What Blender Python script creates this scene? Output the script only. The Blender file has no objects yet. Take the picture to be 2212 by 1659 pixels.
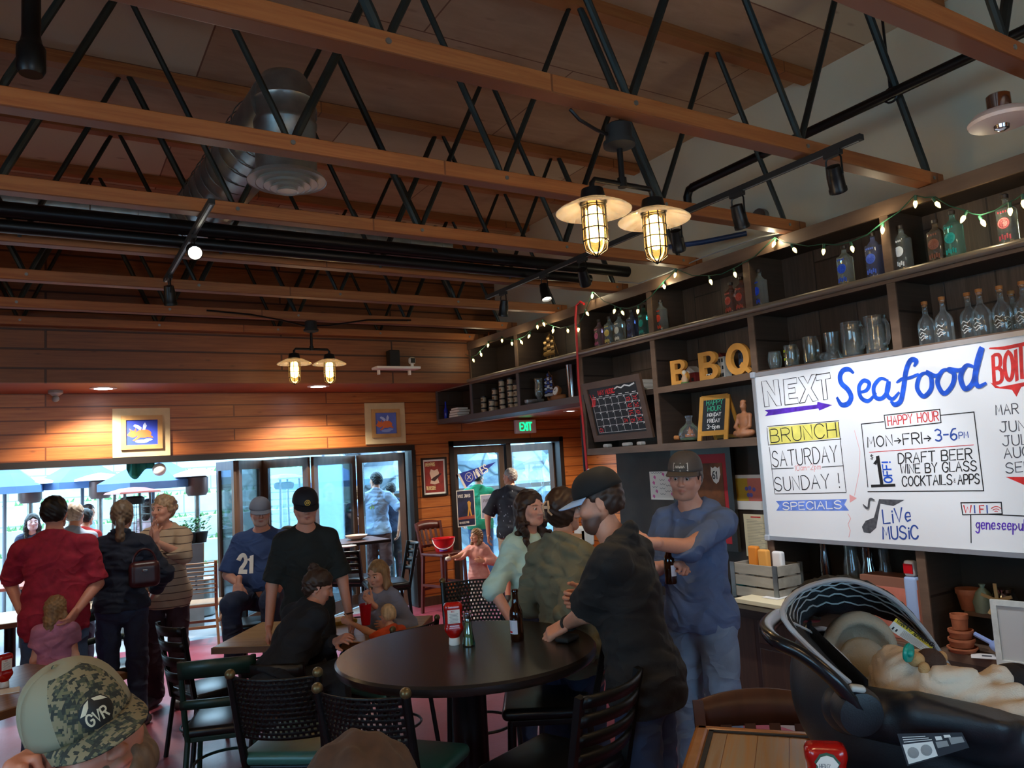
import bpy, bmesh, math, random
import numpy as np
from mathutils import Vector, Matrix
random.seed(7); np.random.seed(7)
SC = bpy.context.scene
COL = SC.collection
pi = math.pi
# ------------------------------------------------------------------ camera, light, exposure
FPX = 1649.0                       # focal length for a 2212 px wide frame
YAW, PIT, ROLL = .55144, .09786, -.05913
CAM = np.array([0, 0, 1.9])
FW = np.array([math.sin(YAW)*math.cos(PIT), math.cos(YAW)*math.cos(PIT), math.sin(PIT)])
_r = np.array([math.cos(YAW), -math.sin(YAW), 0]); _u = np.cross(_r, FW)
RT = math.cos(ROLL)*_r + math.sin(ROLL)*_u; UP = -math.sin(ROLL)*_r + math.cos(ROLL)*_u
cd = bpy.data.cameras.new('camera'); cam = bpy.data.objects.new('camera', cd); COL.objects.link(cam)
cd.sensor_width = 36; cd.lens = 36*FPX/2212; cd.clip_start = .05; cd.clip_end = 200
cam.matrix_world = Matrix(((RT[0], UP[0], -FW[0], 0), (RT[1], UP[1], -FW[1], 0), (RT[2], UP[2], -FW[2], 1.9), (0, 0, 0, 1)))
SC.camera = cam
SC.view_settings.view_transform = 'Standard'; SC.view_settings.look = 'None'
SC.view_settings.gamma = 1; SC.view_settings.use_curve_mapping = False
SC.view_settings.exposure = 0.22
try:
    SC.cycles.use_denoising = True
    SC.cycles.sample_clamp_indirect = 6; SC.cycles.max_bounces = 8; SC.cycles.caustics_reflective = False; SC.cycles.caustics_refractive = False
    SC.cycles.transparent_max_bounces = 16
except Exception:
    pass
W = bpy.data.worlds.new('sky'); SC.world = W; W.use_nodes = True
_bg = W.node_tree.nodes['Background']
_bg.inputs[0].default_value = (.47, .76, 1.0, 1); _bg.inputs[1].default_value = 9.0
def lamp(name, kind, loc, power, color, size=.1, target=None, spot=None, blend=.4, size_y=None):
    l = bpy.data.lights.new(name, kind); o = bpy.data.objects.new(name, l); COL.objects.link(o)
    l.energy = power; l.color = color; o.location = loc
    if kind == 'AREA':
        l.size = size
        if size_y: l.shape = 'RECTANGLE'; l.size_y = size_y
    elif kind == 'SUN': l.angle = size
    else: l.shadow_soft_size = size
    if spot: l.spot_size = spot; l.spot_blend = blend
    if target is not None: o.rotation_euler = (Vector(target)-Vector(loc)).to_track_quat('-Z', 'Y').to_euler()
    return o

# ------------------------------------------------------------------ pixel <-> place
def ray(px, py): return FW + (px-1106)/FPX*RT - (py-829.5)/FPX*UP
def at(px, py, ax, v):
    d = ray(px, py); i = 'xyz'.index(ax); return CAM + (v-CAM[i])/d[i]*d
def dep(px, py, Z): return CAM + Z*ray(px, py)
V3 = lambda *a: np.array(a if len(a) > 1 else a[0], float)
def unit(v): v = V3(v); return v/(np.linalg.norm(v)+1e-12)
def rotz(a): c, s = math.cos(a), math.sin(a); return np.array([[c, -s, 0], [s, c, 0], [0, 0, 1.]])
def rotx(a): c, s = math.cos(a), math.sin(a); return np.array([[1, 0, 0], [0, c, -s], [0, s, c]])
def roty(a): c, s = math.cos(a), math.sin(a); return np.array([[c, 0, s], [0, 1, 0], [-s, 0, c]])
def frame(d, up=(0, 0, 1)):
    z = unit(d); x = np.cross(up, z)
    if np.linalg.norm(x) < 1e-4: x = np.cross((0, 1, 0), z)
    x = unit(x); return np.stack([x, np.cross(z, x), z], 1)

# ------------------------------------------------------------------ materials
def lin(h):
    if isinstance(h, str):
        h = h.lstrip('#'); c = [int(h[i:i+2], 16)/255 for i in (0, 2, 4)]
        return tuple(x/12.92 if x <= .04045 else ((x+.055)/1.055)**2.4 for x in c)
    return tuple(h)
MATS = {}
def mat(name, col, rough=.5, metal=0, noise=None, bump=0, bscale=60, emit=None, trans=0, ior=1.45, coat=0, alpha=1, spec=.5, var=.15, stretch=None):
    """plain or mottled principled material; noise=(scale) mottles between col and a darker tone"""
    if name in MATS: return MATS[name]
    m = bpy.data.materials.new(name); m.use_nodes = True; nt = m.node_tree; N = nt.nodes; L = nt.links
    b = N['Principled BSDF']; c = lin(col)
    b.inputs['Base Color'].default_value = (*c, 1); b.inputs['Roughness'].default_value = rough; b.inputs['Metallic'].default_value = metal
    b.inputs['Transmission Weight'].default_value = trans; b.inputs['IOR'].default_value = ior; b.inputs['Coat Weight'].default_value = coat
    b.inputs['Specular IOR Level'].default_value = spec; b.inputs['Alpha'].default_value = alpha
    if noise or bump:
        tc = N.new('ShaderNodeTexCoord'); mp = N.new('ShaderNodeMapping'); L.new(tc.outputs['Object'], mp.inputs[0])
        if stretch: mp.inputs['Scale'].default_value = stretch
    if noise:
        n = N.new('ShaderNodeTexNoise'); n.inputs['Scale'].default_value = noise; n.inputs['Detail'].default_value = 5
        L.new(mp.outputs[0], n.inputs[0]); r = N.new('ShaderNodeValToRGB')
        r.color_ramp.elements[0].position = .3; r.color_ramp.elements[1].position = .72
        r.color_ramp.elements[0].color = (*[x*(1-var) for x in c], 1); r.color_ramp.elements[1].color = (*[min(1, x*(1+var)) for x in c], 1)
        L.new(n.outputs['Fac'], r.inputs[0]); L.new(r.outputs[0], b.inputs['Base Color'])
    if bump:
        n2 = N.new('ShaderNodeTexNoise'); n2.inputs['Scale'].default_value = bscale; n2.inputs['Detail'].default_value = 4; L.new(mp.outputs[0], n2.inputs[0])
        bp = N.new('ShaderNodeBump'); bp.inputs['Strength'].default_value = bump; bp.inputs['Distance'].default_value = .01
        L.new(n2.outputs['Fac'], bp.inputs['Height']); L.new(bp.outputs[0], b.inputs['Normal'])
    if emit:
        b.inputs['Emission Color'].default_value = (*lin(emit[0]), 1); b.inputs['Emission Strength'].default_value = emit[1]
    MATS[name] = m; return m
class NB:
    """small node-graph writer"""
    def __init__(s, name):
        s.m = bpy.data.materials.new(name); s.m.use_nodes = True; s.N = s.m.node_tree.nodes; s.L = s.m.node_tree.links; s.b = s.N['Principled BSDF']; MATS[name] = s.m
    def n(s, t, ins=None, **kw):
        x = s.N.new('ShaderNode'+t)
        for k, v in kw.items(): setattr(x, k, v)
        for k, v in (ins or {}).items():
            if hasattr(v, 'links'): s.L.new(v, x.inputs[k])
            else: x.inputs[k].default_value = v
        return x
    def co(s, scale=(1, 1, 1), rot=(0, 0, 0), loc=(0, 0, 0), out='Object'):
        t = s.n('TexCoord'); return s.n('Mapping', {0: t.outputs[out], 'Scale': scale, 'Rotation': rot, 'Location': loc}).outputs[0]
    def noise(s, co, scale, detail=4, rough=.5, dist=0): return s.n('TexNoise', {'Vector': co, 'Scale': scale, 'Detail': detail, 'Roughness': rough, 'Distortion': dist}).outputs['Fac']
    def ramp(s, f, *st):
        r = s.n('ValToRGB', {0: f}); e = r.color_ramp.elements
        while len(e) < len(st): e.new(.5)
        for i, (p, c) in enumerate(st):
            c = lin(c) if not isinstance(c, (int, float)) else (c, c, c); e[i].position = p; e[i].color = (*c, 1)
        return r.outputs[0]
    def mix(s, f, a, b, mode='MIX'):
        x = s.n('Mix', data_type='RGBA', blend_type=mode)
        for k, v in ((0, f), (6, a), (7, b)):
            if hasattr(v, 'links'): s.L.new(v, x.inputs[k])
            else: x.inputs[k].default_value = v if k == 0 else ((*lin(v), 1))
        return x.outputs[2]
    def math(s, op, a, b=0):
        x = s.n('Math', operation=op)
        for k, v in ((0, a), (1, b)):
            if hasattr(v, 'links'): s.L.new(v, x.inputs[k])
            else: x.inputs[k].default_value = v
        return x.outputs[0]
    def done(s, col=None, rough=.5, bump=None, bstr=.3, bdist=.01, **kw):
        if col is not None:
            if hasattr(col, 'links'): s.L.new(col, s.b.inputs['Base Color'])
            else: s.b.inputs['Base Color'].default_value = (*lin(col), 1)
        if hasattr(rough, 'links'): s.L.new(rough, s.b.inputs['Roughness'])
        else: s.b.inputs['Roughness'].default_value = rough
        if bump is not None:
            bp = s.n('Bump', {'Height': bump, 'Strength': bstr, 'Distance': bdist}); s.L.new(bp.outputs[0], s.b.inputs['Normal'])
        for k, v in kw.items(): s.b.inputs[k.replace('_', ' ')].default_value = v
        return s.m
def planks(name, ax, width, cols, gap='#2a1408', length=2.4, rough=.4, across='z', knots=.5, grain=(1, 1, 1), gapw=.012):
    """boards running along axis ax, stacked along axis `across`; brick texture in object space"""
    q = NB(name); t = q.n('TexCoord'); sp = q.n('SeparateXYZ', {0: t.outputs['Object']})
    i = 'xyz'.index(ax); j = 'xyz'.index(across)
    cv = q.n('CombineXYZ', {0: sp.outputs[i], 1: sp.outputs[j], 2: 0.0}).outputs[0]
    br = q.n('TexBrick', {'Vector': cv, 'Color1': (0, 0, 0, 1), 'Color2': (1, 1, 1, 1), 'Mortar': (0, 0, 0, 1), 'Scale': 1.0, 'Mortar Size': gapw*width/.1*.5, 'Mortar Smooth': .3, 'Brick Width': length, 'Row Height': width}, offset=.37)
    sv = q.n('CombineXYZ', {0: q.math('MULTIPLY', sp.outputs[i], 1.2), 1: q.math('MULTIPLY', sp.outputs[j], 26), 2: q.math('MULTIPLY', br.outputs['Color'], 9)}).outputs[0]
    g = q.noise(sv, 1.6, 6, .6, .6)
    tone = q.mix(br.outputs['Color'], cols[0], cols[1])
    tone = q.mix(q.ramp(g, (.35, 0.), (.7, 1.)), tone, cols[2])
    kv = q.n('CombineXYZ', {0: q.math('MULTIPLY', sp.outputs[i], 2.2), 1: q.math('MULTIPLY', sp.outputs[j], 5.5), 2: q.math('MULTIPLY', br.outputs['Color'], 7)}).outputs[0]
    vo = q.n('TexVoronoi', {'Vector': kv, 'Scale': 1.1}).outputs['Distance']
    kn = q.ramp(vo, (.02, 1.), (.10, 0.))
    tone = q.mix(q.math('MULTIPLY', kn, knots), tone, cols[3])
    col = q.mix(br.outputs['Fac'], tone, gap)
    return q.done(col, rough, bump=q.math('SUBTRACT', 1.0, br.outputs['Fac']), bstr=.5, bdist=.006)
def glass(name, col='#e8f2f0', rough=.03, mixv=.82, refl=.9, milk=0):
    """thin clear glass: mostly passes light straight through, plus a sharp reflection at grazing angles"""
    if name in MATS: return MATS[name]
    q = NB(name); out = q.N['Material Output']
    tr = q.n('BsdfTransparent', {0: (*lin(col), 1)}); gl = q.n('BsdfGlossy', {0: (refl, refl, refl, 1), 'Roughness': rough})
    fr = q.n('LayerWeight', {'Blend': .28}); f = q.math('MAXIMUM', q.math('MULTIPLY', fr.outputs['Fresnel'], .9), 1-mixv if mixv < .9 else .04)
    mx = q.n('MixShader', {0: f, 1: tr.outputs[0], 2: gl.outputs[0]}); 
    if milk:     # slightly cloudy glass: some of the light scatters at the surface
        df = q.n('BsdfDiffuse', {0: (*[.25+.75*x for x in lin(col)], 1)}); tl = q.n('BsdfTranslucent', {0: (*[.25+.75*x for x in lin(col)], 1)}); ad = q.n('MixShader', {0: .5, 1: df.outputs[0], 2: tl.outputs[0]}); mx = q.n('MixShader', {0: milk, 1: mx.outputs[0], 2: ad.outputs[0]})
    q.L.new(mx.outputs[0], out.inputs[0]); return q.m

# ------------------------------------------------------------------ mesh builder
class M:
    def __init__(s): s.v = []; s.f = []; s.mi = []; s.c = None
    def add(s, vs, fs, mi=0):
        o = len(s.v); s.v += [tuple(map(float, p)) for p in vs]; s.f += [tuple(o+i for i in f) for f in fs]; s.mi += [mi]*len(fs); return s
    def box(s, c, d, R=None, mi=0):
        c = V3(c); h = V3(d)/2; R = np.eye(3) if R is None else R
        vs = [c+R@(h*V3(x, y, z)) for x in (-1, 1) for y in (-1, 1) for z in (-1, 1)]
        return s.add(vs, [(0, 1, 3, 2), (4, 6, 7, 5), (0, 4, 5, 1), (2, 3, 7, 6), (0, 2, 6, 4), (1, 5, 7, 3)], mi)
    def b2(s, lo, hi, mi=0): lo = V3(lo); hi = V3(hi); return s.box((lo+hi)/2, np.abs(hi-lo), mi=mi)
    def rbox(s, c, d, r, R=None, mi=0, seg=3):
        """box with rounded edges"""
        bm = bmesh.new(); bmesh.ops.create_cube(bm, size=1)
        for v in bm.verts: v.co = Vector((v.co.x*d[0], v.co.y*d[1], v.co.z*d[2]))
        bmesh.ops.bevel(bm, geom=bm.edges[:], offset=min(r, min(d)*.49), segments=seg, affect='EDGES', profile=.5)
        R = np.eye(3) if R is None else R; bm.verts.index_update()
        s.add([V3(c)+R@V3(v.co) for v in bm.verts], [[v.index for v in f.verts] for f in bm.faces], mi); bm.free(); return s
    def beam(s, p, q, w, h, up=(0, 0, 1), mi=0):
        p, q = V3(p), V3(q); F = frame(q-p, up); return s.box((p+q)/2, (w, h, np.linalg.norm(q-p)), F, mi)
    def tube(s, pts, r, n=8, mi=0, cap=True, closed=False, flat=1):
        pts = [V3(p) for p in pts]; k = len(pts); rs = [r]*k if np.isscalar(r) else list(r); vs = []; px = None
        for i, p in enumerate(pts):
            if closed: d = pts[(i+1) % k]-pts[i-1]
            else: d = pts[min(i+1, k-1)]-pts[max(i-1, 0)]
            d = unit(d)
            if px is None: F = frame(d); px = F[:, 0]
            px = unit(px-d*(px@d)); py = np.cross(d, px)
            vs += [p+rs[i]*(math.cos(2*pi*j/n)*px+flat*math.sin(2*pi*j/n)*py) for j in range(n)]
        fs = []
        for i in range(k if closed else k-1):
            a, b = i*n, ((i+1) % k)*n
            fs += [(a+j, a+(j+1) % n, b+(j+1) % n, b+j) for j in range(n)]
        if cap and not closed: fs += [tuple(range(n))[::-1], tuple((k-1)*n+j for j in range(n))]
        return s.add(vs, fs, mi)
    def cyl(s, p, q, r, r2=None, n=16, mi=0): return s.tube([p, q], [r, r if r2 is None else r2], n, mi)
    def lathe(s, prof, c=(0, 0, 0), R=None, n=24, mi=0, sx=1, sy=1):
        """prof = [(radius, z)]"""
        R = np.eye(3) if R is None else R; c = V3(c); vs = []; fs = []; k = len(prof)
        for r, z in prof: vs += [c+R@V3(max(r, 1e-4)*sx*math.cos(2*pi*j/n), max(r, 1e-4)*sy*math.sin(2*pi*j/n), z) for j in range(n)]
        for i in range(k-1): fs += [(i*n+j, i*n+(j+1) % n, (i+1)*n+(j+1) % n, (i+1)*n+j) for j in range(n)]
        fs += [tuple(range(n))[::-1], tuple((k-1)*n+j for j in range(n))]
        return s.add(vs, fs, mi)
    def ball(s, c, r, R=None, n=16, m=10, mi=0):
        r = (r, r, r) if np.isscalar(r) else r; R = np.eye(3) if R is None else R
        vs = []; fs = []
        for i in range(m+1):
            t = pi*i/m
            for j in range(n): vs.append(V3(c)+R@V3(r[0]*math.sin(t)*math.cos(2*pi*j/n), r[1]*math.sin(t)*math.sin(2*pi*j/n), r[2]*math.cos(t)))
        for i in range(m): fs += [(i*n+j, (i+1)*n+j, (i+1)*n+(j+1) % n, i*n+(j+1) % n) for j in range(n)]
        return s.add(vs, fs, mi)
    def prism(s, poly, o, ex, ey, depth, mi=0, holes=None):
        """polygon (2-D) in the plane o+x*ex+y*ey, extruded by depth along ex x ey (fill handles concave)"""
        ex, ey = V3(ex), V3(ey); nz = unit(np.cross(ex, ey)); bm = bmesh.new(); loops = [poly]+(holes or []); E = []
        for lp in loops:
            vv = [bm.verts.new(Vector(V3(o)+ex*a+ey*b)) for a, b in lp]
            E += [bm.edges.new((vv[i], vv[(i+1) % len(vv)])) for i in range(len(vv))]
        bmesh.ops.triangle_fill(bm, edges=E, use_beauty=True, use_dissolve=False)
        if depth:
            g = bmesh.ops.extrude_face_region(bm, geom=bm.faces[:]); dv = Vector(nz*depth)
            for v in g['geom']:
                if isinstance(v, bmesh.types.BMVert): v.co += dv
            bmesh.ops.recalc_face_normals(bm, faces=bm.faces[:])
        bm.verts.index_update(); s.add([v.co for v in bm.verts], [[v.index for v in f.verts] for f in bm.faces], mi); bm.free(); return s
    def grid(s, P, mi=0):
        """P[i][j] points"""
        a, b = len(P), len(P[0]); return s.add([p for r in P for p in r], [(i*b+j, (i+1)*b+j, (i+1)*b+j+1, i*b+j+1) for i in range(a-1) for j in range(b-1)], mi)
    def join(s, o, mi=None):
        k = len(s.v); s.v += o.v; s.f += [tuple(k+i for i in f) for f in o.f]; s.mi += [mi if mi is not None else x for x in o.mi]; return s
    def xf(s, R=None, t=(0, 0, 0), sc=1):
        A = np.array(s.v)*sc
        if R is not None: A = A@np.array(R).T
        s.v = [tuple(p) for p in (A+V3(t))]; return s
    def mesh(s, name, mats, smooth=False, col=None):
        me = bpy.data.meshes.new(name); me.from_pydata(s.v, [], s.f)
        for m_ in (mats if isinstance(mats, (list, tuple)) else [mats]): me.materials.append(m_)
        if any(s.mi): me.polygons.foreach_set('material_index', s.mi)
        if smooth:
            me.polygons.foreach_set('use_smooth', [True]*len(s.f))
            if smooth != 2: auto(me, 40)
        if col is not None:
            a = me.color_attributes.new('Col', 'FLOAT_COLOR', 'POINT'); a.data.foreach_set('color', np.concatenate([col, np.ones((len(col), 1))], 1).astype(np.float32).ravel())
        me.update(); return me
def auto(me, deg):
    """mark edges sharper than deg as sharp"""
    bm = bmesh.new(); bm.from_mesh(me); bmesh.ops.recalc_face_normals(bm, faces=bm.faces[:]); lim = math.radians(deg)
    for e in bm.edges:
        if len(e.link_faces) == 2 and e.calc_face_angle(0) > lim: e.smooth = False
    bm.to_mesh(me); bm.free()
def fixn(me):
    bm = bmesh.new(); bm.from_mesh(me); bmesh.ops.recalc_face_normals(bm, faces=bm.faces[:]); bm.to_mesh(me); bm.free()

# ------------------------------------------------------------------ scene objects
MX = {}
def tag(o, label=None, cat=None, group=None, kind=None):
    for k, v in (('label', label), ('category', cat), ('group', group), ('kind', kind)):
        if v: o[k] = v
    return o
def thing(name, label, cat, loc=(0, 0, 0), rz=0, group=None, R=None):
    o = bpy.data.objects.new(name, None); COL.objects.link(o); o.empty_display_size = .1
    mx = Matrix.Translation(Vector([float(x) for x in loc])) @ (Matrix(R.tolist()).to_4x4() if R is not None else Matrix.Rotation(rz, 4, 'Z'))
    o.matrix_world = mx; MX[o.name] = mx
    return tag(o, label, cat, group)
def part(name, m, mats, parent, smooth=False, world=False, label=None, kind=None, col=None, at0=None):
    """child mesh; geometry in the parent's own frame, or in world space with world=True"""
    o = None
    if world:
        inv = MX[parent.name].inverted(); A = np.array(inv.to_3x3()); t = np.array(inv.translation); m.xf(A, t)
    me = m.mesh(name, mats, smooth, col)
    if not smooth: fixn(me)
    o = bpy.data.objects.new(name, me); COL.objects.link(o); o.parent = parent; MX[o.name] = MX[parent.name]
    return tag(o, label, None, None, kind)
def solo(name, m, mats, label, cat, group=None, smooth=False, kind=None, loc=None, col=None):
    """a thing that is one mesh; origin at its base centre"""
    A = np.array(m.v); c = V3(loc) if loc is not None else V3((A[:, 0].min()+A[:, 0].max())/2, (A[:, 1].min()+A[:, 1].max())/2, A[:, 2].min())
    m.xf(t=-c); me = m.mesh(name, mats, smooth, col)
    if not smooth: fixn(me)
    o = bpy.data.objects.new(name, me); COL.objects.link(o); o.location = c; MX[o.name] = Matrix.Translation(Vector(c))
    return tag(o, label, cat, group, kind)
def struct(name, m, mats, smooth=False, label=None):
    me = m.mesh(name, mats, smooth); fixn(me) if not smooth else None
    o = bpy.data.objects.new(name, me); COL.objects.link(o); o['kind'] = 'structure'
    if label: o['label'] = label
    return o
def kids(o): return [c for c in bpy.data.objects if c.parent == o]
CH = {}
def copy_tree(o, loc, rz=None, label=None, group=None, mx=None, parent=None):
    c = o.copy(); COL.objects.link(c)
    if parent: c.parent = parent
    else:
        c.matrix_world = mx if mx is not None else Matrix.Translation(Vector([float(x) for x in loc])) @ Matrix.Rotation(rz or 0, 4, 'Z')
        MX[c.name] = c.matrix_world.copy()
        if label: c['label'] = label
        if group: c['group'] = group
    for ch in kids(o): copy_tree(ch, None, parent=c)
    return c
# ------------------------------------------------------------------ single-stroke lettering
_ST = {'A': '0,0 .5,1 1,0|.2,.4 .8,.4', 'B': '0,0 0,1 .6,1 .85,.88 .85,.65 .6,.53 0,.53|.6,.53 .95,.4 .95,.12 .65,0 0,0', 'C': '.95,.8 .7,1 .3,1 0,.7 0,.3 .3,0 .7,0 .95,.2',
 'D': '0,0 0,1 .5,1 .95,.7 .95,.3 .5,0 0,0', 'E': '.85,1 0,1 0,0 .85,0|0,.52 .7,.52', 'F': '.85,1 0,1 0,0|0,.52 .7,.52', 'G': '.95,.8 .7,1 .3,1 0,.7 0,.3 .3,0 .7,0 .95,.2 .95,.45 .6,.45',
 'H': '0,0 0,1|.9,0 .9,1|0,.5 .9,.5', 'I': '0,0 0,1', 'J': '.8,1 .8,.25 .6,0 .3,0 .05,.2|.4,1 1,1', 'K': '0,0 0,1|.85,1 0,.42|.25,.58 .9,0', 'L': '0,1 0,0 .8,0', 'M': '0,0 .1,1 .5,.3 .9,1 1,0',
 'N': '0,0 0,1 .85,0 .85,1', 'O': '.5,1 .15,.85 0,.5 .15,.15 .5,0 .85,.15 1,.5 .85,.85 .5,1', 'P': '0,0 0,1 .6,1 .9,.85 .9,.6 .6,.46 0,.46', 'Q': '.5,1 .15,.85 0,.5 .15,.15 .5,0 .85,.15 1,.5 .85,.85 .5,1|.6,.3 1,-.05',
 'R': '0,0 0,1 .6,1 .9,.85 .9,.62 .6,.5 0,.5|.45,.5 .95,0', 'S': '.9,.85 .65,1 .3,1 .05,.8 .15,.6 .8,.42 .95,.22 .7,0 .3,0 0,.15', 'T': '0,1 1,1|.5,1 .5,0', 'U': '0,1 0,.25 .25,0 .65,0 .9,.25 .9,1', 'V': '0,1 .45,0 .9,1',
 'W': '0,1 .25,0 .55,.8 .85,0 1.1,1', 'X': '0,0 .9,1|0,1 .9,0', 'Y': '0,1 .45,.5 .9,1|.45,.5 .45,0', 'Z': '0,1 .9,1 0,0 .9,0',
 '0': '.5,1 .15,.85 0,.5 .15,.15 .5,0 .85,.15 .95,.5 .85,.85 .5,1', '1': '.1,.75 .4,1 .4,0', '2': '.05,.8 .3,1 .65,1 .85,.75 .7,.5 0,0 .9,0', '3': '.05,.9 .4,1 .8,.85 .75,.6 .35,.52 .8,.42 .85,.15 .45,0 .05,.12',
 '4': '.7,0 .7,1 0,.35 .95,.35', '5': '.8,1 .1,1 .05,.58 .5,.62 .85,.4 .75,.1 .4,0 .05,.1', '6': '.75,.95 .35,.9 .05,.5 .05,.2 .4,0 .8,.15 .8,.4 .45,.52 .1,.35', '7': '0,1 .9,1 .35,0', '8': '.45,.53 .1,.7 .2,.95 .7,.95 .8,.7 .45,.53 .05,.3 .2,0 .7,0 .85,.3 .45,.53', '9': '.85,.6 .45,.48 .1,.65 .2,.95 .65,1 .85,.75 .8,.4 .6,0',
 '-': '.05,.5 .65,.5', '!': '.2,1 .2,.32|.2,.05 .2,0', '&': '.6,.8 .2,.8 .25,.55 .5,.5|.25,.5 .1,.25 .35,.1 .65,.2', '$': '.7,.8 .3,.9 .1,.7 .7,.4 .5,.1 .1,.2|.4,1.05 .4,0', '>': '0,.4 .8,.4|.5,.62 .85,.4 .5,.18', '.': '.1,.05 .1,0', "'": '.1,1 .1,.8', ':': '.1,.7 .1,.65|.1,.2 .1,.15',
 'a': '.7,.5 .3,.6 .05,.3 .3,0 .65,.2|.7,.6 .7,0', 'b': '0,1 0,0|0,.3 .35,.6 .7,.3 .35,0 0,.2', 'e': '.05,.32 .65,.32 .55,.6 .2,.6 .02,.3 .2,0 .6,.08', 'g': '.65,.5 .3,.6 .05,.35 .3,.05 .65,.25|.68,.6 .65,-.2 .35,-.4 .05,-.25', 'n': '0,0 0,.6|0,.4 .3,.6 .6,.45 .62,0', 'p': '0,.6 0,-.4|0,.35 .35,.6 .7,.3 .35,0 0,.2',
 's': '.6,.5 .3,.6 .1,.45 .55,.25 .4,.02 .05,.1', 'u': '0,.6 .05,.15 .3,0 .6,.2|.62,.6 .62,0', 'i': '.1,.6 .1,0|.1,.85 .1,.8', 'v': '0,.6 .3,0 .6,.6', 'm': '0,0 0,.6|0,.4 .25,.6 .45,.4 .45,0|.45,.4 .7,.6 .95,.4 .95,0', 'o': '.35,.6 .05,.3 .35,0 .65,.3 .35,.6', 'r': '0,0 0,.6|0,.35 .3,.6 .5,.55', 't': '.25,1 .25,.1 .5,0|0,.65 .5,.65', 'c': '.6,.5 .3,.6 .05,.3 .3,0 .6,.1', 'k': '0,1 0,0|.5,.6 0,.25 .55,0', 'h': '0,1 0,0|0,.35 .3,.6 .6,.45 .6,0', 'l': '.1,1 .1,0', 'd': '.7,1 .7,0|.7,.4 .35,.6 .05,.3 .35,0 .7,.2', 'y': '0,.6 .3,.05|.65,.6 .15,-.35', 'f': '.6,.95 .35,.95 .25,.7 .25,0|0,.6 .5,.6', 'w': '0,.6 .2,0 .45,.5 .7,0 .9,.6', 'q': '.65,.5 .3,.6 .05,.35 .3,.05 .65,.25|.68,.6 .68,-.4', 'z': '0,.6 .6,.6 0,0 .6,0', 'x': '0,0 .6,.6|0,.6 .6,0', 'j': '.3,.6 .3,-.2 0,-.3|.3,.85 .3,.8'}
def strokes(ch): return [[tuple(map(float, p.split(','))) for p in st.split()] for st in _ST.get(ch, '').split('|') if st]
def ribbon(m, pts, w, O, ex, ey, nz, th=.0012, mi=0, rise=0):
    """flat stroke of width w (or list) on the plane O,ex,ey standing th proud of it"""
    P = [V3(a, b, 0) for a, b in pts]; k = len(P); ws = [w]*k if np.isscalar(w) else w; Lf = []; Rg = []
    for i in range(k):
        d = unit(P[min(i+1, k-1)]-P[max(i-1, 0)]); n = V3(-d[1], d[0], 0); e = d*ws[i]*.4*((i == k-1)-(i == 0))
        Lf.append(P[i]+e+n*ws[i]/2); Rg.append(P[i]+e-n*ws[i]/2)
    g = lambda p: V3(O)+V3(ex)*p[0]+V3(ey)*p[1]+V3(nz)*th
    vs = [g(p)+V3(nz)*rise*i for i, p in enumerate(Lf)]+[g(p)+V3(nz)*rise*i for i, p in enumerate(Rg)]
    m.add(vs, [(i, i+1, k+i+1, k+i) for i in range(k-1)], mi)
def text(m, s, O, ex, ey, nz, x, y, h, w=.008, asp=.62, gap=.3, mi=0, th=.0012, slant=0):
    """write s at (x,y) on a plane with cap height h; returns end x"""
    for ch in s:
        if ch == ' ': x += h*.45; continue
        st = strokes(ch); wd = max([p[0] for t in st for p in t] or [.5])
        for i, t in enumerate(st): ribbon(m, [(x+p[0]*h*asp+p[1]*h*slant, y+p[1]*h) for p in smooth2(t)], w, O, ex, ey, nz, th*(1+.4*i), mi, th*.03)
        x += (wd*asp+gap*asp)*h
    return x
def smooth2(t):
    """round the soft bends of a stroke, keep its sharp corners"""
    if len(t) < 3: return t
    P = [V3(*p) for p in t]; n = len(P)
    sharp = [i in (0, n-1) or unit(P[i]-P[i-1])@unit(P[i+1]-P[i]) < .35 for i in range(n)]
    out = []
    for i in range(n-1):
        p1, p2 = P[i], P[i+1]; p0 = p1 if sharp[i] else P[i-1]; p3 = p2 if sharp[i+1] else P[i+2]
        if sharp[i] and sharp[i+1]: out.append(tuple(p1)); continue
        for u in (0, .34, .67): out.append(tuple(.5*((2*p1)+(p2-p0)*u+(2*p0-5*p1+4*p2-p3)*u*u+(3*p1-p0-3*p2+p3)*u**3)))
    return out+[t[-1]]
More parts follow.
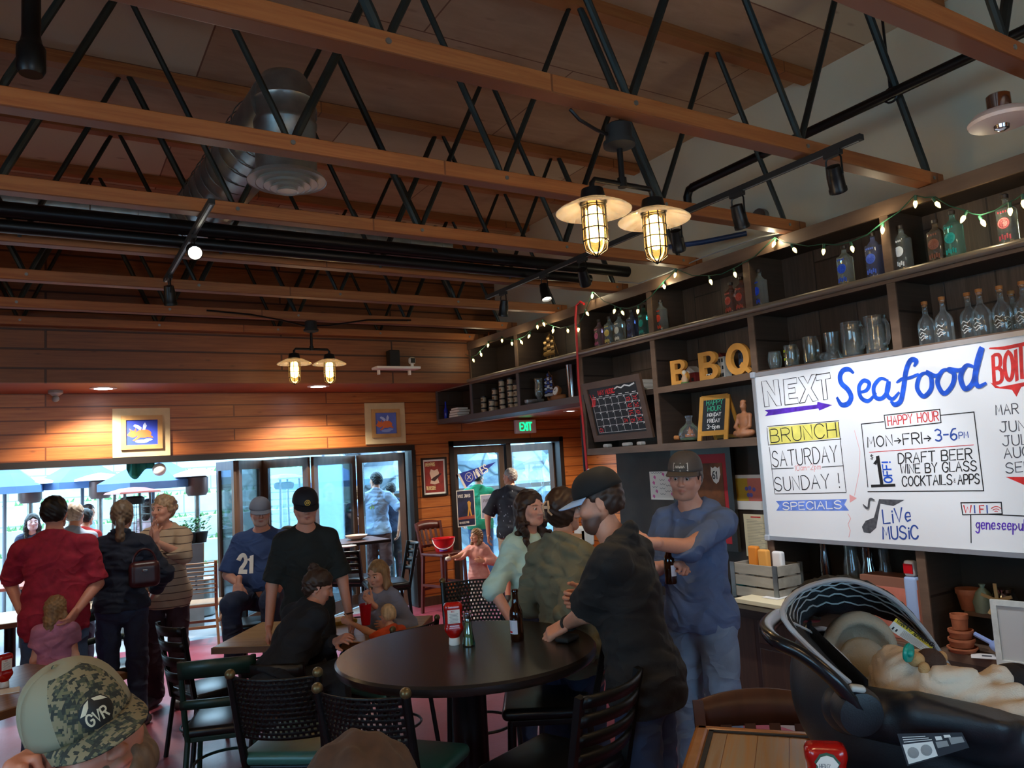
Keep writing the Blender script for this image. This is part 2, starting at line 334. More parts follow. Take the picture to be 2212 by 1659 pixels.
# ------------------------------------------------------------------ soft bodies: smooth unions of limbs, meshed with surface nets
class S:
    def __init__(s): s.p = []
    def _a(s, fn, k, sub): s.p.append((fn, k, sub)); return s
    def cap(s, a, b, ra, rb=None, k=.02, sub=False, flat=False, bb=None):
        a, b = V3(a), V3(b); rb = ra if rb is None else rb; ab = b-a; L2 = ab@ab+1e-12; u = ab/math.sqrt(L2)
        def fn(P):
            t = np.clip(((P-a)@ab)/L2, 0, 1); q = P-a-t[:, None]*ab
            d = np.sqrt((q*q).sum(1))-(ra+(rb-ra)*t)
            if flat: d = np.maximum(d, (P-b)@u)
            return d
        s.p.append((fn, k, sub)); s._b((a, max(ra, rb)), (b, max(ra, rb))); return s
    def ell(s, c, r, R=None, k=.02, sub=False):
        c, r = V3(c), V3(r) if not np.isscalar(r) else V3(r, r, r)
        def fn(P):
            q = P-c
            if R is not None: q = q@R
            k0 = np.sqrt(((q/r)**2).sum(1)); k1 = np.sqrt(((q/(r*r))**2).sum(1))+1e-9
            return k0*(k0-1)/k1
        s.p.append((fn, k, sub)); s._b((c, max(r))); return s
    def rb(s, c, h, r, R=None, k=.01, sub=False):
        c, h = V3(c), V3(h)
        def fn(P):
            q = P-c
            if R is not None: q = q@R
            q = np.abs(q)-(h-r); return np.sqrt((np.maximum(q, 0)**2).sum(1))+np.minimum(q.max(1), 0)-r
        s.p.append((fn, k, sub)); s._b((c, np.linalg.norm(h))); return s
    def plane(s, p, n, k=.004):      # keep the side the normal points away from
        p, n = V3(p), unit(n); s.p.append((lambda P: -((P-p)@n), k, True)); return s
    def _b(s, *cs):
        for c, r in cs:
            lo, hi = c-r, c+r
            if not hasattr(s, 'lo'): s.lo, s.hi = lo.copy(), hi.copy()
            else: s.lo = np.minimum(s.lo, lo); s.hi = np.maximum(s.hi, hi)
    def ev(s, P):
        d = np.full(len(P), 9.)
        for fn, k, sub in s.p:
            e = fn(P)
            if sub:
                e = -e; h = np.maximum(k-np.abs(d-e), 0)/k; d = np.maximum(d, e)+h*h*k*.25
            else:
                h = np.maximum(k-np.abs(d-e), 0)/k; d = np.minimum(d, e)-h*h*k*.25
        if getattr(s, 'disp', None): d = d+s.disp(P)
        return d
    def mesh(s, h, lo=None, hi=None):
        lo = (s.lo if lo is None else V3(lo))-2.5*h; hi = (s.hi if hi is None else V3(hi))+2.5*h
        n = np.ceil((hi-lo)/h).astype(int)+1; q = 4
        nc = (n+q-1)//q+1
        ix = [np.arange(m) for m in nc]; G = np.stack(np.meshgrid(*ix, indexing='ij'), -1).reshape(-1, 3)
        dc = s.ev(lo+G*h*q).reshape(nc)
        near = np.abs(dc) < h*q*1.9
        D = np.where(np.repeat(np.repeat(np.repeat(dc, q, 0), q, 1), q, 2) < 0, -9., 9.)
        # a coarse node speaks for the fine nodes around it
        D = D[q//2:q//2+n[0], q//2:q//2+n[1], q//2:q//2+n[2]]
        nm = np.repeat(np.repeat(np.repeat(near, q, 0), q, 1), q, 2)[q//2:q//2+n[0], q//2:q//2+n[1], q//2:q//2+n[2]]
        n = np.array(D.shape); I = np.argwhere(nm); D[nm] = s.ev(lo+I*h)
        inn = D < 0
        c = np.zeros(n-1, int)
        O = [(x, y, z) for x in (0, 1) for y in (0, 1) for z in (0, 1)]
        sl = lambda o: tuple(slice(o[i], n[i]-1+o[i]) for i in range(3))
        for o in O: c += inn[sl(o)]
        cells = np.argwhere((c > 0) & (c < 8)); 
        if not len(cells): return np.zeros((0, 3)), np.zeros((0, 4), int)
        acc = np.zeros((len(cells), 3)); cnt = np.zeros(len(cells))
        for a in range(3):
            for o in O:
                if o[a]: continue
                p = cells+o; r = p.copy(); r[:, a] += 1
                da, db = D[tuple(p.T)], D[tuple(r.T)]; m = (da < 0) != (db < 0)
                t = np.where(m, da/np.where(m, da-db, 1), 0); pt = V3(o)+0*acc; pt[:, a] += t
                acc += np.where(m[:, None], pt, 0); cnt += m
        vs = lo+(cells+acc/cnt[:, None])*h
        idx = np.full(n-1, -1); idx[tuple(cells.T)] = np.arange(len(cells)); fs = []
        for a in range(3):
            b, d = (a+1) % 3, (a+2) % 3; lo_ = [0, 0, 0]; lo_[b] = lo_[d] = 1
            s0 = [slice(lo_[i], n[i]-1) for i in range(3)]; s1 = list(s0); s1[a] = slice(1, n[a])
            A, B = inn[tuple(s0)], inn[tuple(s1)]; E = np.argwhere(A != B); fl = A[tuple(E.T)]; E = E+lo_
            g = lambda db_, dd_: idx[tuple((E-np.eye(3, dtype=int)[b]*db_-np.eye(3, dtype=int)[d]*dd_).T)]
            Q = np.stack([g(1, 1), g(0, 1), g(0, 0), g(1, 0)], 1); Q = np.where(fl[:, None], Q, Q[:, ::-1]); fs.append(Q)
        fs = np.concatenate(fs); return vs, fs[(fs >= 0).all(1)]
def nmesh(name, vs, fs, mats, col=None):
    me = bpy.data.meshes.new(name); k = len(fs)
    me.vertices.add(len(vs)); me.vertices.foreach_set('co', np.asarray(vs, np.float32).ravel())
    me.loops.add(4*k); me.polygons.add(k); me.loops.foreach_set('vertex_index', fs.astype(np.int32).ravel())
    me.polygons.foreach_set('loop_start', np.arange(k, dtype=np.int32)*4)
    for m_ in (mats if isinstance(mats, (list, tuple)) else [mats]): me.materials.append(m_)
    me.update(calc_edges=True); me.polygons.foreach_set('use_smooth', [True]*k)
    if col is not None:
        a = me.color_attributes.new('Col', 'FLOAT_COLOR', 'POINT'); a.data.foreach_set('color', np.concatenate([col, np.ones((len(col), 1))], 1).astype(np.float32).ravel())
    me.validate(); return me
def sdf_part(name, s, h, mats, parent, label=None, lo=None, hi=None):
    vs, fs = s.mesh(h, lo, hi); me = nmesh(name, vs, fs, mats); o = bpy.data.objects.new(name, me); COL.objects.link(o)
    if parent is not None: o.parent = parent; MX[o.name] = MX[parent.name]
    return tag(o, label)
def folds(amp, sc=1., seed=0):
    r = np.random.RandomState(seed); ws = r.normal(size=(5, 3))*V3(14, 14, 26)*sc; ph = r.rand(5)*6
    def f(P):
        t = 0
        q = P+.02*np.sin(P[:, [2, 0, 1]]*23*sc+seed)
        for w, p in zip(ws, ph): t = t+np.sin(q@w+p)
        return amp*(1.1-np.minimum(np.abs(t), 2.2))
    return f
def skinmat():
    q = NB('skin'); a = q.n('VertexColor', layer_name='Col'); n = q.noise(q.co(), 90, 3)
    c = q.mix(q.math('MULTIPLY', n, .25), a.outputs[0], '#a8604c', 'MIX')
    m = q.done(c, .52, bump=q.noise(q.co(), 420, 2), bstr=.06, bdist=.002); q.b.inputs['Subsurface Weight'].default_value = .06; q.b.inputs['Subsurface Radius'].default_value = (.01, .004, .002); return m
SKIN = skinmat()
EYE = None
def head_sdf(p):
    """unit head in metres (face along +y), top at z=.12, chin at z=-.115"""
    s = S(); fat = p.get('fat', 1); kid = p.get('kid', 0); f = p.get('female', 0)
    s.ell((0, -.012, .035), (.076, .095, .086), k=.01)
    s.ell((0, .022, -.03), (.064*fat, .068, .085-.01*kid), k=.03)
    s.cap((-.028*fat, .052, -.086+.012*kid), (.03*fat, .052, -.086+.012*kid), .022*fat, k=.03)
    s.ell((0, .064, -.098+.014*kid), (.020, .018, .016), k=.02)
    for x in (-1, 1):
        s.cap((x*.062*fat, -.01, -.045), (x*.036*fat, .045, -.085+.01*kid), .014*fat, k=.03)
        s.ell((x*.040*fat, .063, -.024), (.026, .022, .022), k=.025)
        s.cap((x*.012, .086, .026), (x*.05, .070, .028), .009 if not (f or kid) else .006, k=.016)
        s.ell((x*.032, .094, .004), (.020, .016, .0125), k=.016, sub=True)
        s.ell((x*.031, .0745, .0015), (.0150, .0135, .0130), k=.005)
        s.ell((x*.031, .0895, .0010), (.0120, .0120, .0037*(1-p.get('squint', .2))), k=.002, sub=True)
        s.ell((x*.078, -.012, -.006), (.009, .020, .032), R=rotz(-x*.35)@rotx(-.15), k=.008)
        s.ell((x*.088, -.008, -.004), (.006, .011, .02), R=rotz(-x*.35), k=.006, sub=True)
    nl = .8 if kid else 1
    s.cap((0, .086, .014), (0, .086+.024*nl, -.028), .0075*nl, .0115*nl, k=.014)
    for x in (-1, 1): s.ell((x*.0115*nl, .100, -.031), (.0085*nl, .010*nl, .0075*nl), k=.008)
    for x in (-1, 1): s.ell((x*.006, .106, -.040), (.0035, .006, .004), k=.003, sub=True)
    op = p.get('smile', 0)
    for zz, r, yy in ((-.0555, .0052, .0905), (-.0655, .0062, .0885)):
        s.cap((-.021, yy-.010, zz+.003*op), (0, yy, zz-.002*op), r*.55, r, k=.008); s.cap((.021, yy-.010, zz+.003*op), (0, yy, zz-.002*op), r*.55, r, k=.008)
    s.cap((-.024, .083, -.060+.004*op), (0, .1005, -.0605-.002*op), .0016, k=.003, sub=True); s.cap((.024, .083, -.060+.004*op), (0, .1005, -.0605-.002*op), .0016, k=.003, sub=True)
    if p.get('beard'): s.ell((0, .045, -.085), (.058, .05, .042), k=.02)
    return s
def headcol(V, p):
    sk = V3(lin(p.get('skin', '#d9a184'))); C = np.tile(sk, (len(V), 1)); x, y, z = np.abs(V[:, 0]), V[:, 1], V[:, 2]
    g = lambda cx, cy, cz, r, rr=1: np.exp(-(((x-cx)/r)**2+((y-cy)/(r*1.6))**2+((z-cz)/(r*rr))**2))
    def put(m, c): 
        nonlocal C
        m = np.clip(m, 0, 1)[:, None]; C = C*(1-m)+V3(lin(c))*m
    put(.25*g(.045, .07, -.028, .025), '#c96f5c'); put(.22*g(0, .11, -.03, .016), '#c8705e')
    lips = np.clip(1.5-np.abs((x/.023)**2+((z+.0605)/.0085)**2), 0, 1)*(y > .07); put(lips*.75, p.get('lips', '#b5635a'))
    br = np.clip(1.4-(((x-.032)/.021)**2+((z-.0255-.10*(x-.02)*(x < .034))/.0048)**2), 0, 1)*(y > .055); put(br*p.get('brow_k', .95), p.get('brow', '#4a3326'))
    put(np.clip(1.3-(((x-.031)/.0145)**2+((z-.0070)/.0034)**2), 0, 1)*(y > .07)*.9, '#2a1a16'); put(np.clip(1.2-(((x-.031)/.020)**2+((z-.001)/.013)**2), 0, 1)*(y > .06)*.28, '#7a4a3c'); put(np.clip(1.3-((x/.022)**2+((z+.0607)/.0016)**2), 0, 1)*(y > .07)*.8, '#5a2a28')
    if p.get('stubble'):
        m = np.clip((-.035-z)/.02, 0, 1)*np.clip((y+.02)/.03, 0, 1)*(1-lips); m = np.maximum(m, np.clip(1.3-((x/.026)**2+((z+.046)/.007)**2), 0, 1)*(y > .07)); put(m*p['stubble'], p.get('beard_col', '#4d382c'))
    return C
def eyes_for(parent, c, R, sc, p):
    m = M()
    for x in (-1, 1):
        ec = V3(x*.031, .0765, .0015); m.ball(c+R@(ec*sc), .0115*sc, n=16, m=10, mi=0)
        m.lathe([(.0066*sc, 0), (.0058*sc, .0006*sc)], c+R@((ec+V3(0, .0112, 0))*sc), R=R@rotx(-pi/2), n=14, mi=1); m.lathe([(.0026*sc, 0), (.0024*sc, .0005*sc)], c+R@((ec+V3(0, .0118, 0))*sc), R=R@rotx(-pi/2), n=12, mi=2)
    part('eyes', m, [mat('eye_white', '#d8d2cc', .2), mat(p.get('iris', 'iris_brown'), {'iris_blue': '#5b7f98'}.get(p.get('iris'), '#3b2618'), .2), mat('pupil', '#050505', .1)], parent, smooth=True)
def hand_sdf(wr, d, pn, side, curl=.35, sc=1., spread=.12, thumb=.6, grip=None):
    """hand from wrist wr along d; pn = palm normal (the way the palm faces); side +1: thumb lies toward pn x d"""
    d = unit(d); pn = unit(V3(pn)-d*(V3(pn)@d)); t = np.cross(d, pn)*side; s = S(); F = np.stack([t, d, pn], 1)
    w = lambda a, b, c: V3(wr)+F@(V3(a, b, c)*sc)
    s.cap(w(0, -.05, 0), w(0, .012, 0), .026*sc, .023*sc, k=.01)
    s.rb(w(0, .05, 0), V3(.041, .052, .0155)*sc, .0145*sc, R=F, k=.016)
    for i, (x, ln, r) in enumerate(((.030, .070, .0088), (.010, .078, .0092), (-.010, .073, .0088), (-.029, .058, .0078))):
        cu = curl if np.isscalar(curl) else curl[i]; cu = cu*(1+.08*i); a = 0; p = w(x, .095-.006*abs(i-1.2), 0); lat = (x/.03)*spread
        for j, fr in enumerate((.45, .31, .24)):
            a += cu*(.8 if j == 0 else 1.1); q = p+F@(V3(math.sin(lat)*math.cos(a), math.cos(lat)*math.cos(a), math.sin(a))*ln*fr*sc)
            s.cap(p, q, r*sc*(1.05-.1*j), r*sc*(.98-.1*j), k=.004 if j else .009); p = q
    p = w(.026, .020, .004); a = thumb
    for ln, r, aa, up in ((.044, .0135, .75, .25), (.032, .0105, .45, .45*a+.1), (.026, .009, .2, .8*a)):
        q = p+F@(V3(math.sin(aa), math.cos(aa)*math.cos(up), math.sin(up))*ln*sc); s.cap(p, q, r*sc, r*.92*sc, k=.008); p = q
    return s
PCOUNT = {}
def ik(a, c, l1, l2, hint):
    a, c = V3(a), V3(c); d = c-a; L = np.linalg.norm(d)
    if L > (l1+l2)*.995: c = a+d/L*(l1+l2)*.995; L = (l1+l2)*.995
    d = unit(d); x = (l1*l1-l2*l2+L*L)/(2*L); h = math.sqrt(max(l1*l1-x*x, 1e-6)); n = V3(hint)-a; n = unit(n-d*(n@d)); return a+d*x+n*h, c
def relang(base, rel):
    """world heading for someone at base; rel 0 faces the camera, 90 faces the viewer's right, 180 away, -90 left (degrees)"""
    v = V3(base[0], base[1]); d = -v/np.linalg.norm(v); rt = V3(-d[1], d[0]); a = math.radians(rel); f = math.cos(a)*d+math.sin(a)*rt
    return math.atan2(-f[0], f[1])     # rotation about z taking +y to f
def person(label, base, rel, H=1.75, build=1., belly=1., sitz=None, lean=0, side=0, twist=0, head=(None, 0, 0), hp=None, armR=None, armL=None, handR=None, handL=None, legs=None,
           top=None, bottom=None, shoes='shoe_dark', hair=None, cap=None, h=.010, hh=.006, female=False, kid=False, group=None, floor=0., vis=('body',), hs=.92, neckfwd=.0, hpx=None):
    """arms: dict(w=world wrist, e=world elbow hint) ; head=(turn rel to camera degrees or None, pitch, tilt)"""
    hp = dict(hp or {}); hp['kid'] = kid; hp['female'] = female
    s = H/1.75; rz = relang(base, rel); base = V3(base); root = None
    Rz = rotz(rz); loc = lambda w: Rz.T@(V3(w)-base)
    pz = (.93*s if sitz is None else sitz+.09*s); B = rotz(math.radians(twist))@roty(math.radians(side))@rotx(-math.radians(lean)); pel = V3(0, 0, pz)
    T = lambda x, y, z: pel+B@(V3(x*build, y, z)*s)
    Bl = B*1.
    sw = .142 if female else .165
    if kid: sw *= .86
    if hpx is not None:      # slide (and for standing people scale) the figure so that the head sits where the photo has it
        tg = dep(*hpx)
        for _ in range(3):
            if sitz is None: s = H/1.75; pz = .93*s
            pel = V3(0, 0, pz); T = lambda x, y, z: pel+B@(V3(x*build, y, z)*s)
            sc = (.235*s*(1.12 if kid else 1))*hs/.235; hc = T(0, .025+neckfwd, .565)+V3(0, 0, .115*sc)*.9+B@V3(0, .01*s, 0)
            if sitz is None: H *= tg[2]/hc[2]
            else: pz += tg[2]-hc[2]
            q = tg-Rz@hc; base = V3(q[0], q[1], base[2]); rz = relang(base, rel); Rz = rotz(rz)
        if sitz is None: s = H/1.75; pz = .93*s
        else: sitz = pz-.09*s
        pel = V3(0, 0, pz)
    sh = {1: T(sw, -.005, .437), -1: T(-sw, -.005, .437)}; hipj = {k: pel+V3(k*.088*build*s, 0, -.02*s) for k in (1, -1)}
    nk = T(0, .0, .50); hr = (.235*s if not kid else .235*s*1.12)*hs; sc = hr/.235
    hc = T(0, .025+neckfwd, .565)+V3(0, 0, .115*sc)*.9+B@V3(0, .01*s, 0)
    l1, l2 = .285*s, .255*s
    # ---- arms
    arms = {}
    for k, a in ((1, armR), (-1, armL)):
        if a is None: e, w = sh[k]+V3(k*.05, -.02, -.275)*s, sh[k]+V3(k*.07, .05, -.525)*s
        else:
            w = loc(a['w']) if 'w' in a else sh[k]+V3(*a['lw'])*s; hint = loc(a['e']) if 'e' in a else sh[k]+V3(*a.get('le', (k*.3, -.2, -.4)))*s
            e, w = ik(sh[k], w, l1, l2, hint)
        arms[k] = (e, w)
    # ---- legs
    lg = {}
    for k in (1, -1):
        if legs and k in legs: kn, an = [V3(*x) if len(x) == 3 else x for x in legs[k]]
        elif sitz is not None: kn = hipj[k]+V3(k*.05, .40*s, .01); an = V3(kn[0], kn[1]-.02, max(.09*s, kn[2]-.44*s))
        else: kn, an = V3(k*.10*s, .015*s, .49*s), V3(k*.105*s, -.01, .085*s)
        lg[k] = (kn, an)
    def torso(q, t, k=.05):
        q.ell(pel+V3(0, -.01, -.01)*s, V3(.165*build, .118*belly, .115)*s+t, k=.01)
        q.ell(T(0, .008*belly, .13), V3((.138 if female else .150)*build*(.5+.5*belly), .112*belly, .16)*s+t, R=Bl, k=k)
        q.ell(T(0, .0, .31), V3(.150*build, .108, .180)*s+t, R=Bl, k=k)
        q.cap(T(-sw*.82, -.012, .430), T(sw*.82, -.012, .430), .047*s+t, k=k*.8); [q.cap(T(x*sw*.78, -.010, .440), T(x*.03, -.012, .515), .042*s+t, .038*s+t, k=.03) for x in (-1, 1)]
        if female: 
            for x in (-1, 1): q.ell(T(x*.062, .085, .30), V3(.06, .05, .065)*s+t, k=.04)
        return q
    hwdir = {}
    bd = S(); torso(bd, -.006); bd.cap(T(0, -.012, .42), hc+V3(0, 0, -.05*sc)-.02*sc*(Rz.T@V3(0, 0, 0)), .056*s*(.86 if (female or kid) else 1), .052*s*(.86 if (female or kid) else 1), k=.04)
    for k in (1, -1):
        e, w = arms[k]; bd.cap(sh[k], e, .047*s*build**.5, .039*s, k=.03); bd.cap(e, w, .040*s*(build**.5), .026*s, k=.02)
        kn, an = lg[k]; bd.cap(hipj[k], kn, .078*s, .055*s, k=.03); bd.cap(kn, an, .053*s, .036*s, k=.02)
    vs, fs = bd.mesh(h)
    sk = V3(lin(hp.get('skin', '#d9a184'))); cols = [np.tile(sk, (len(vs), 1))]; VS = [vs]; FS = [fs]; n0 = len(vs)
    # ---- head
    hrel, hpit, htil = head; hy = rz if hrel is None else relang(base, hrel); Rh = rotz(hy-rz)@rotx(math.radians(hpit))@roty(math.radians(htil))
    hd = head_sdf(hp); hv, hf = hd.mesh(hh/sc); cols.append(headcol(hv, hp)); VS.append(hc+(hv*sc)@Rh.T); FS.append(hf+n0); n0 += len(hv)
    for k, hdp in ((1, handR), (-1, handL)):
        if hdp is False: continue
        e, w = arms[k]; o = dict(hdp or {}); dd = Rz.T@V3(o.pop('d')) if 'd' in o else unit(w-e); pn = Rz.T@V3(o.pop('pn')) if 'pn' in o else V3(-k, .15, 0)
        sd = np.cross(unit(dd), unit(pn-dd*(pn@dd))); side = o.pop('side', None)
        if side is None: side = k   # chirality: right hand thumb = d x pn * +1
        hs_ = hand_sdf(w, dd, pn, side, sc=s*.98, **o); a, f = hs_.mesh(min(hh, .005)); VS.append(a); FS.append(f+n0); n0 += len(a); cols.append(np.tile(sk*V3(1, .96, .94), (len(a), 1)))
    me = nmesh('person', np.concatenate(VS), np.concatenate(FS), SKIN, np.concatenate(cols))
    root = bpy.data.objects.new('person', me); COL.objects.link(root)
    mx = Matrix.Translation(Vector(base)) @ Matrix.Rotation(rz, 4, 'Z'); root.matrix_world = mx; MX[root.name] = mx
    tag(root, label, 'person', group)
    if hh < .0085: eyes_for(root, hc, Rh, sc, hp)
    # ---- top
    if top:
        t = top.get('t', .006); q = S(); torso(q, t, .04); slv = top.get('sleeve', 2.)
        slack = top.get('slack', .012)
        for k in (1, -1):
            e, w = arms[k]; u = min(slv, 1); end = sh[k]+(e-sh[k])*u
            q.cap(sh[k], end, (.050*s*build**.5+t), (.042*s*build**.5+t+slack) if slv <= 1 else .041*s+t+slack*.5, k=.055, flat=slv <= 1)
            if slv > 1: q.cap(e, e+(w-e)*(slv-1), .043*s+t+slack*.5, .030*s+t+slack*.6, k=.03, flat=True)
        q.cap(T(0, -.012, .45), T(0, -.004, .53), .062*s+t, .060*s+t, k=.03)
        hem = top.get('hem', -.12)+.08
        q.ell(pel+V3(0, -.008, -.05)*s, V3(.168*build, .126*(belly*.4+.6), .20)*s+t+.006, k=.04)
        q.p.append((lambda P, a=T(0, .0, .0)+B@V3(0, 0, hem*s), n=B@V3(0, 0, -1.): -((P-a)@n), .004, True))
        nn = unit(hc-nk); q.p.append((lambda P, a=nk+nn*(.022+top.get('neck', 0))*s+V3(0, .01, 0), n=unit(nn+V3(0, .35, 0)): -((P-a)@n), .008, True))
        if top.get('collar'): q.cap(T(0, -.012, .475), T(0, .004, .514), .060*s+t*.4, .055*s+t*.3, k=.008, flat=True)
        if top.get('hood'):
            for x in (-1, 1): q.cap(T(x*.085, -.05, .50), T(0, -.105, .49), .040*s, .052*s, k=.03); q.cap(T(x*.088, -.03, .505), T(x*.045, .070, .455), .030*s, .020*s, k=.03)
        if top.get('vee'): q.cap(T(0, .16, .50), T(0, .13, .38), .055*s, .01, k=.01, sub=True)
        q.disp = folds(top.get('fold', .0035), top.get('fs', 1.), len(bpy.data.objects))
        sdf_part(top.get('name', 'shirt'), q, top.get('h', h), top['mat'], root)
        if slv > 1.3 and top.get('cuff'):
            for k in (1, -1):
                e, w = arms[k]; c = e+(w-e)*(slv-1); d = unit(w-e); cq = S().cap(c-d*.035, c+d*.012, .034*s+t+slack*.6, k=.01, flat=True); sdf_part('cuff', cq, .008, top['mat'], root)
    if bottom:
        t = bottom.get('t', .010); q = S(); ln = bottom.get('len', 2.); fl = bottom.get('loose', .02)
        q.ell(pel+V3(0, -.012, -.02)*s, V3(.157*build, .116*(belly*.4+.6), .125)*s+t, k=.01)
        for k in (1, -1):
            kn, an = lg[k]; q.cap(hipj[k], hipj[k]+(kn-hipj[k])*min(ln, 1), .082*s*build+t, .060*s+t+fl*.5, k=.035, flat=ln <= 1)
            if ln > 1: q.cap(kn, kn+(an+V3(0, -.01, -.03)-kn)*(ln-1), .058*s+t+fl*.4, .048*s+t*.4+fl, k=.03, flat=True)
        q.disp = folds(bottom.get('fold', .004), .8, len(bpy.data.objects)+3)
        sdf_part(bottom.get('name', 'trousers'), q, bottom.get('h', max(h, .011)), bottom['mat'], root)
    if shoes:
        for k in (1, -1):
            kn, an = lg[k]; z0 = an[2]-.085*s; q = S(); fy = V3(k*.22, 1, 0); fy = unit(fy)
            q.cap(V3(an[0], an[1], z0+.055*s)-fy*.03*s, V3(an[0], an[1], z0+.035*s)+fy*.15*s, .044*s, .038*s, k=.02); q.cap(an, V3(an[0], an[1], z0+.05*s), .042*s, .048*s, k=.03)
            q.p.append((lambda P, z0=z0: P[:, 2]-z0, .01, True))
            sdf_part('shoe', q, .009, MATS.get(shoes) or SKIN, root)
    HF = dict(root=root, hc=hc, Rh=Rh, sc=sc, nk=nk, T=T, B=B, arms=arms, sh=sh, pel=pel, s=s, Rz=Rz, base=base, lg=lg, loc=loc, hp=hp)
    if hair: hair_for(HF, hair)
    if cap: cap_for(HF, cap)
    return HF
def hsdf(HF, s, h, name, m, parent=None, disp=None):
    """mesh a shape given in head coordinates and hang it on the person"""
    if disp: s.disp = disp
    vs, fs = s.mesh(h/HF['sc']); vs = HF['hc']+(vs*HF['sc'])@HF['Rh'].T
    o = bpy.data.objects.new(name, nmesh(name, vs, fs, m)); COL.objects.link(o); o.parent = parent or HF['root']; MX[o.name] = MX[HF['root'].name]; return o
def strand(sc=1., amp=.004, seed=1):
    r = np.random.RandomState(seed); ph = r.rand(4)*6
    return lambda P: amp*(np.sin(P[:, 0]*150*sc+14*np.sin(P[:, 2]*14)+ph[0])*.5+np.sin(P[:, 0]*83*sc+P[:, 1]*70*sc+9*np.sin(P[:, 2]*19+ph[1]))*.5+.5*np.sin(P[:, 1]*130*sc+8*np.sin(P[:, 2]*23)+ph[2]))
def hair_for(HF, a):
    k = a['kind']; m = a['mat']; s = S(); t = a.get('t', .008)
    front = a.get('front', .075)      # height of the hairline at the forehead
    s.ell((0, -.016, .038), (.080+t, .098+t, .088+t), k=.01)
    s.ell((0, -.045, -.005), (.074+t, .062+t, .075+t), k=.03)
    if k != 'bald':
        s.cap((0, .19, -.06), (0, .19, .045), .115, .11, k=.02, sub=True)               # open the face
        s.cap((-.12, .075, -.05), (.12, .075, -.05), .078, k=.02, sub=True)
        s.cap((-.13, .0, -.055), (.13, .0, -.055), .030, k=.015, sub=True)               # around the ears
        if k in ('short', 'crop'): s.p.append((lambda P: -(P[:, 2]+.075-.25*P[:, 1]), .01, True)); s.p[-1] = (lambda P: P[:, 2]+.07+.15*P[:, 1], .01, True)
    if k == 'bun':
        b = V3(*a.get('bun', (0, -.10, .085))); s.ell(b, (.042, .040, .038), k=.02); s.ell(b+V3(.02, -.015, .015), .022, k=.015); s.ell(b+V3(-.022, -.01, -.01), .022, k=.015)
    if k == 'ponytail':
        z0 = a.get('pz', .0); s.cap((0, -.10, z0), (0, -.125, z0-.03), .022, .028, k=.02); s.cap((0, -.125, z0-.03), (0, -.12, -.17), .03, .036, k=.02); s.cap((0, -.12, -.17), (0, -.105, -.30), .034, .016, k=.02)
    if k in ('long', 'curly'):
        L = a.get('len', .26)
        for x in (-1, 1):
            s.cap((x*.068, -.01, .03), (x*.082, -.01, -.09), .028, .034, k=.03); s.cap((x*.082, -.01, -.09), (x*a.get('w', .085), .02+a.get('fwd', 0), -L), .036, .024, k=.03)
        s.cap((0, -.06, 0), (0, -.075, -.14), .075, .065, k=.04); s.cap((0, -.075, -.14), (0, -.075, -L), .065, .035, k=.04)
        if k == 'curly':
            r = np.random.RandomState(4)
            for i in range(60):
                x = (-1 if i % 2 else 1)*(.05+.045*r.rand()); z = .06-(L+.05)*r.rand(); s.ell((x*(1+.35*(z < -.05)), -.03+.06*r.rand()+(.03 if z < -.08 else 0), z), .014+.012*r.rand(), k=.008)
    if k == 'curly_short':
        r = np.random.RandomState(5)
        for i in range(70):
            u = r.rand()*2*pi; v = r.rand()*1.9; p = V3(.085*math.sin(v)*math.cos(u), -.016+.10*math.sin(v)*math.sin(u), .03+.095*math.cos(v))
            if p[1] > .055 and p[2] < .07: continue
            s.ell(p, .018+.01*r.rand(), k=.008)
    if k == 'clip':
        s.ell((0, -.095, .02), (.055, .045, .06), k=.03); s.ell((.015, -.115, .055), (.03, .025, .03), k=.02)
    return hsdf(HF, s, a.get('h', .006), 'hair', m, disp=strand(1, a.get('amp', .003), len(bpy.data.objects)))
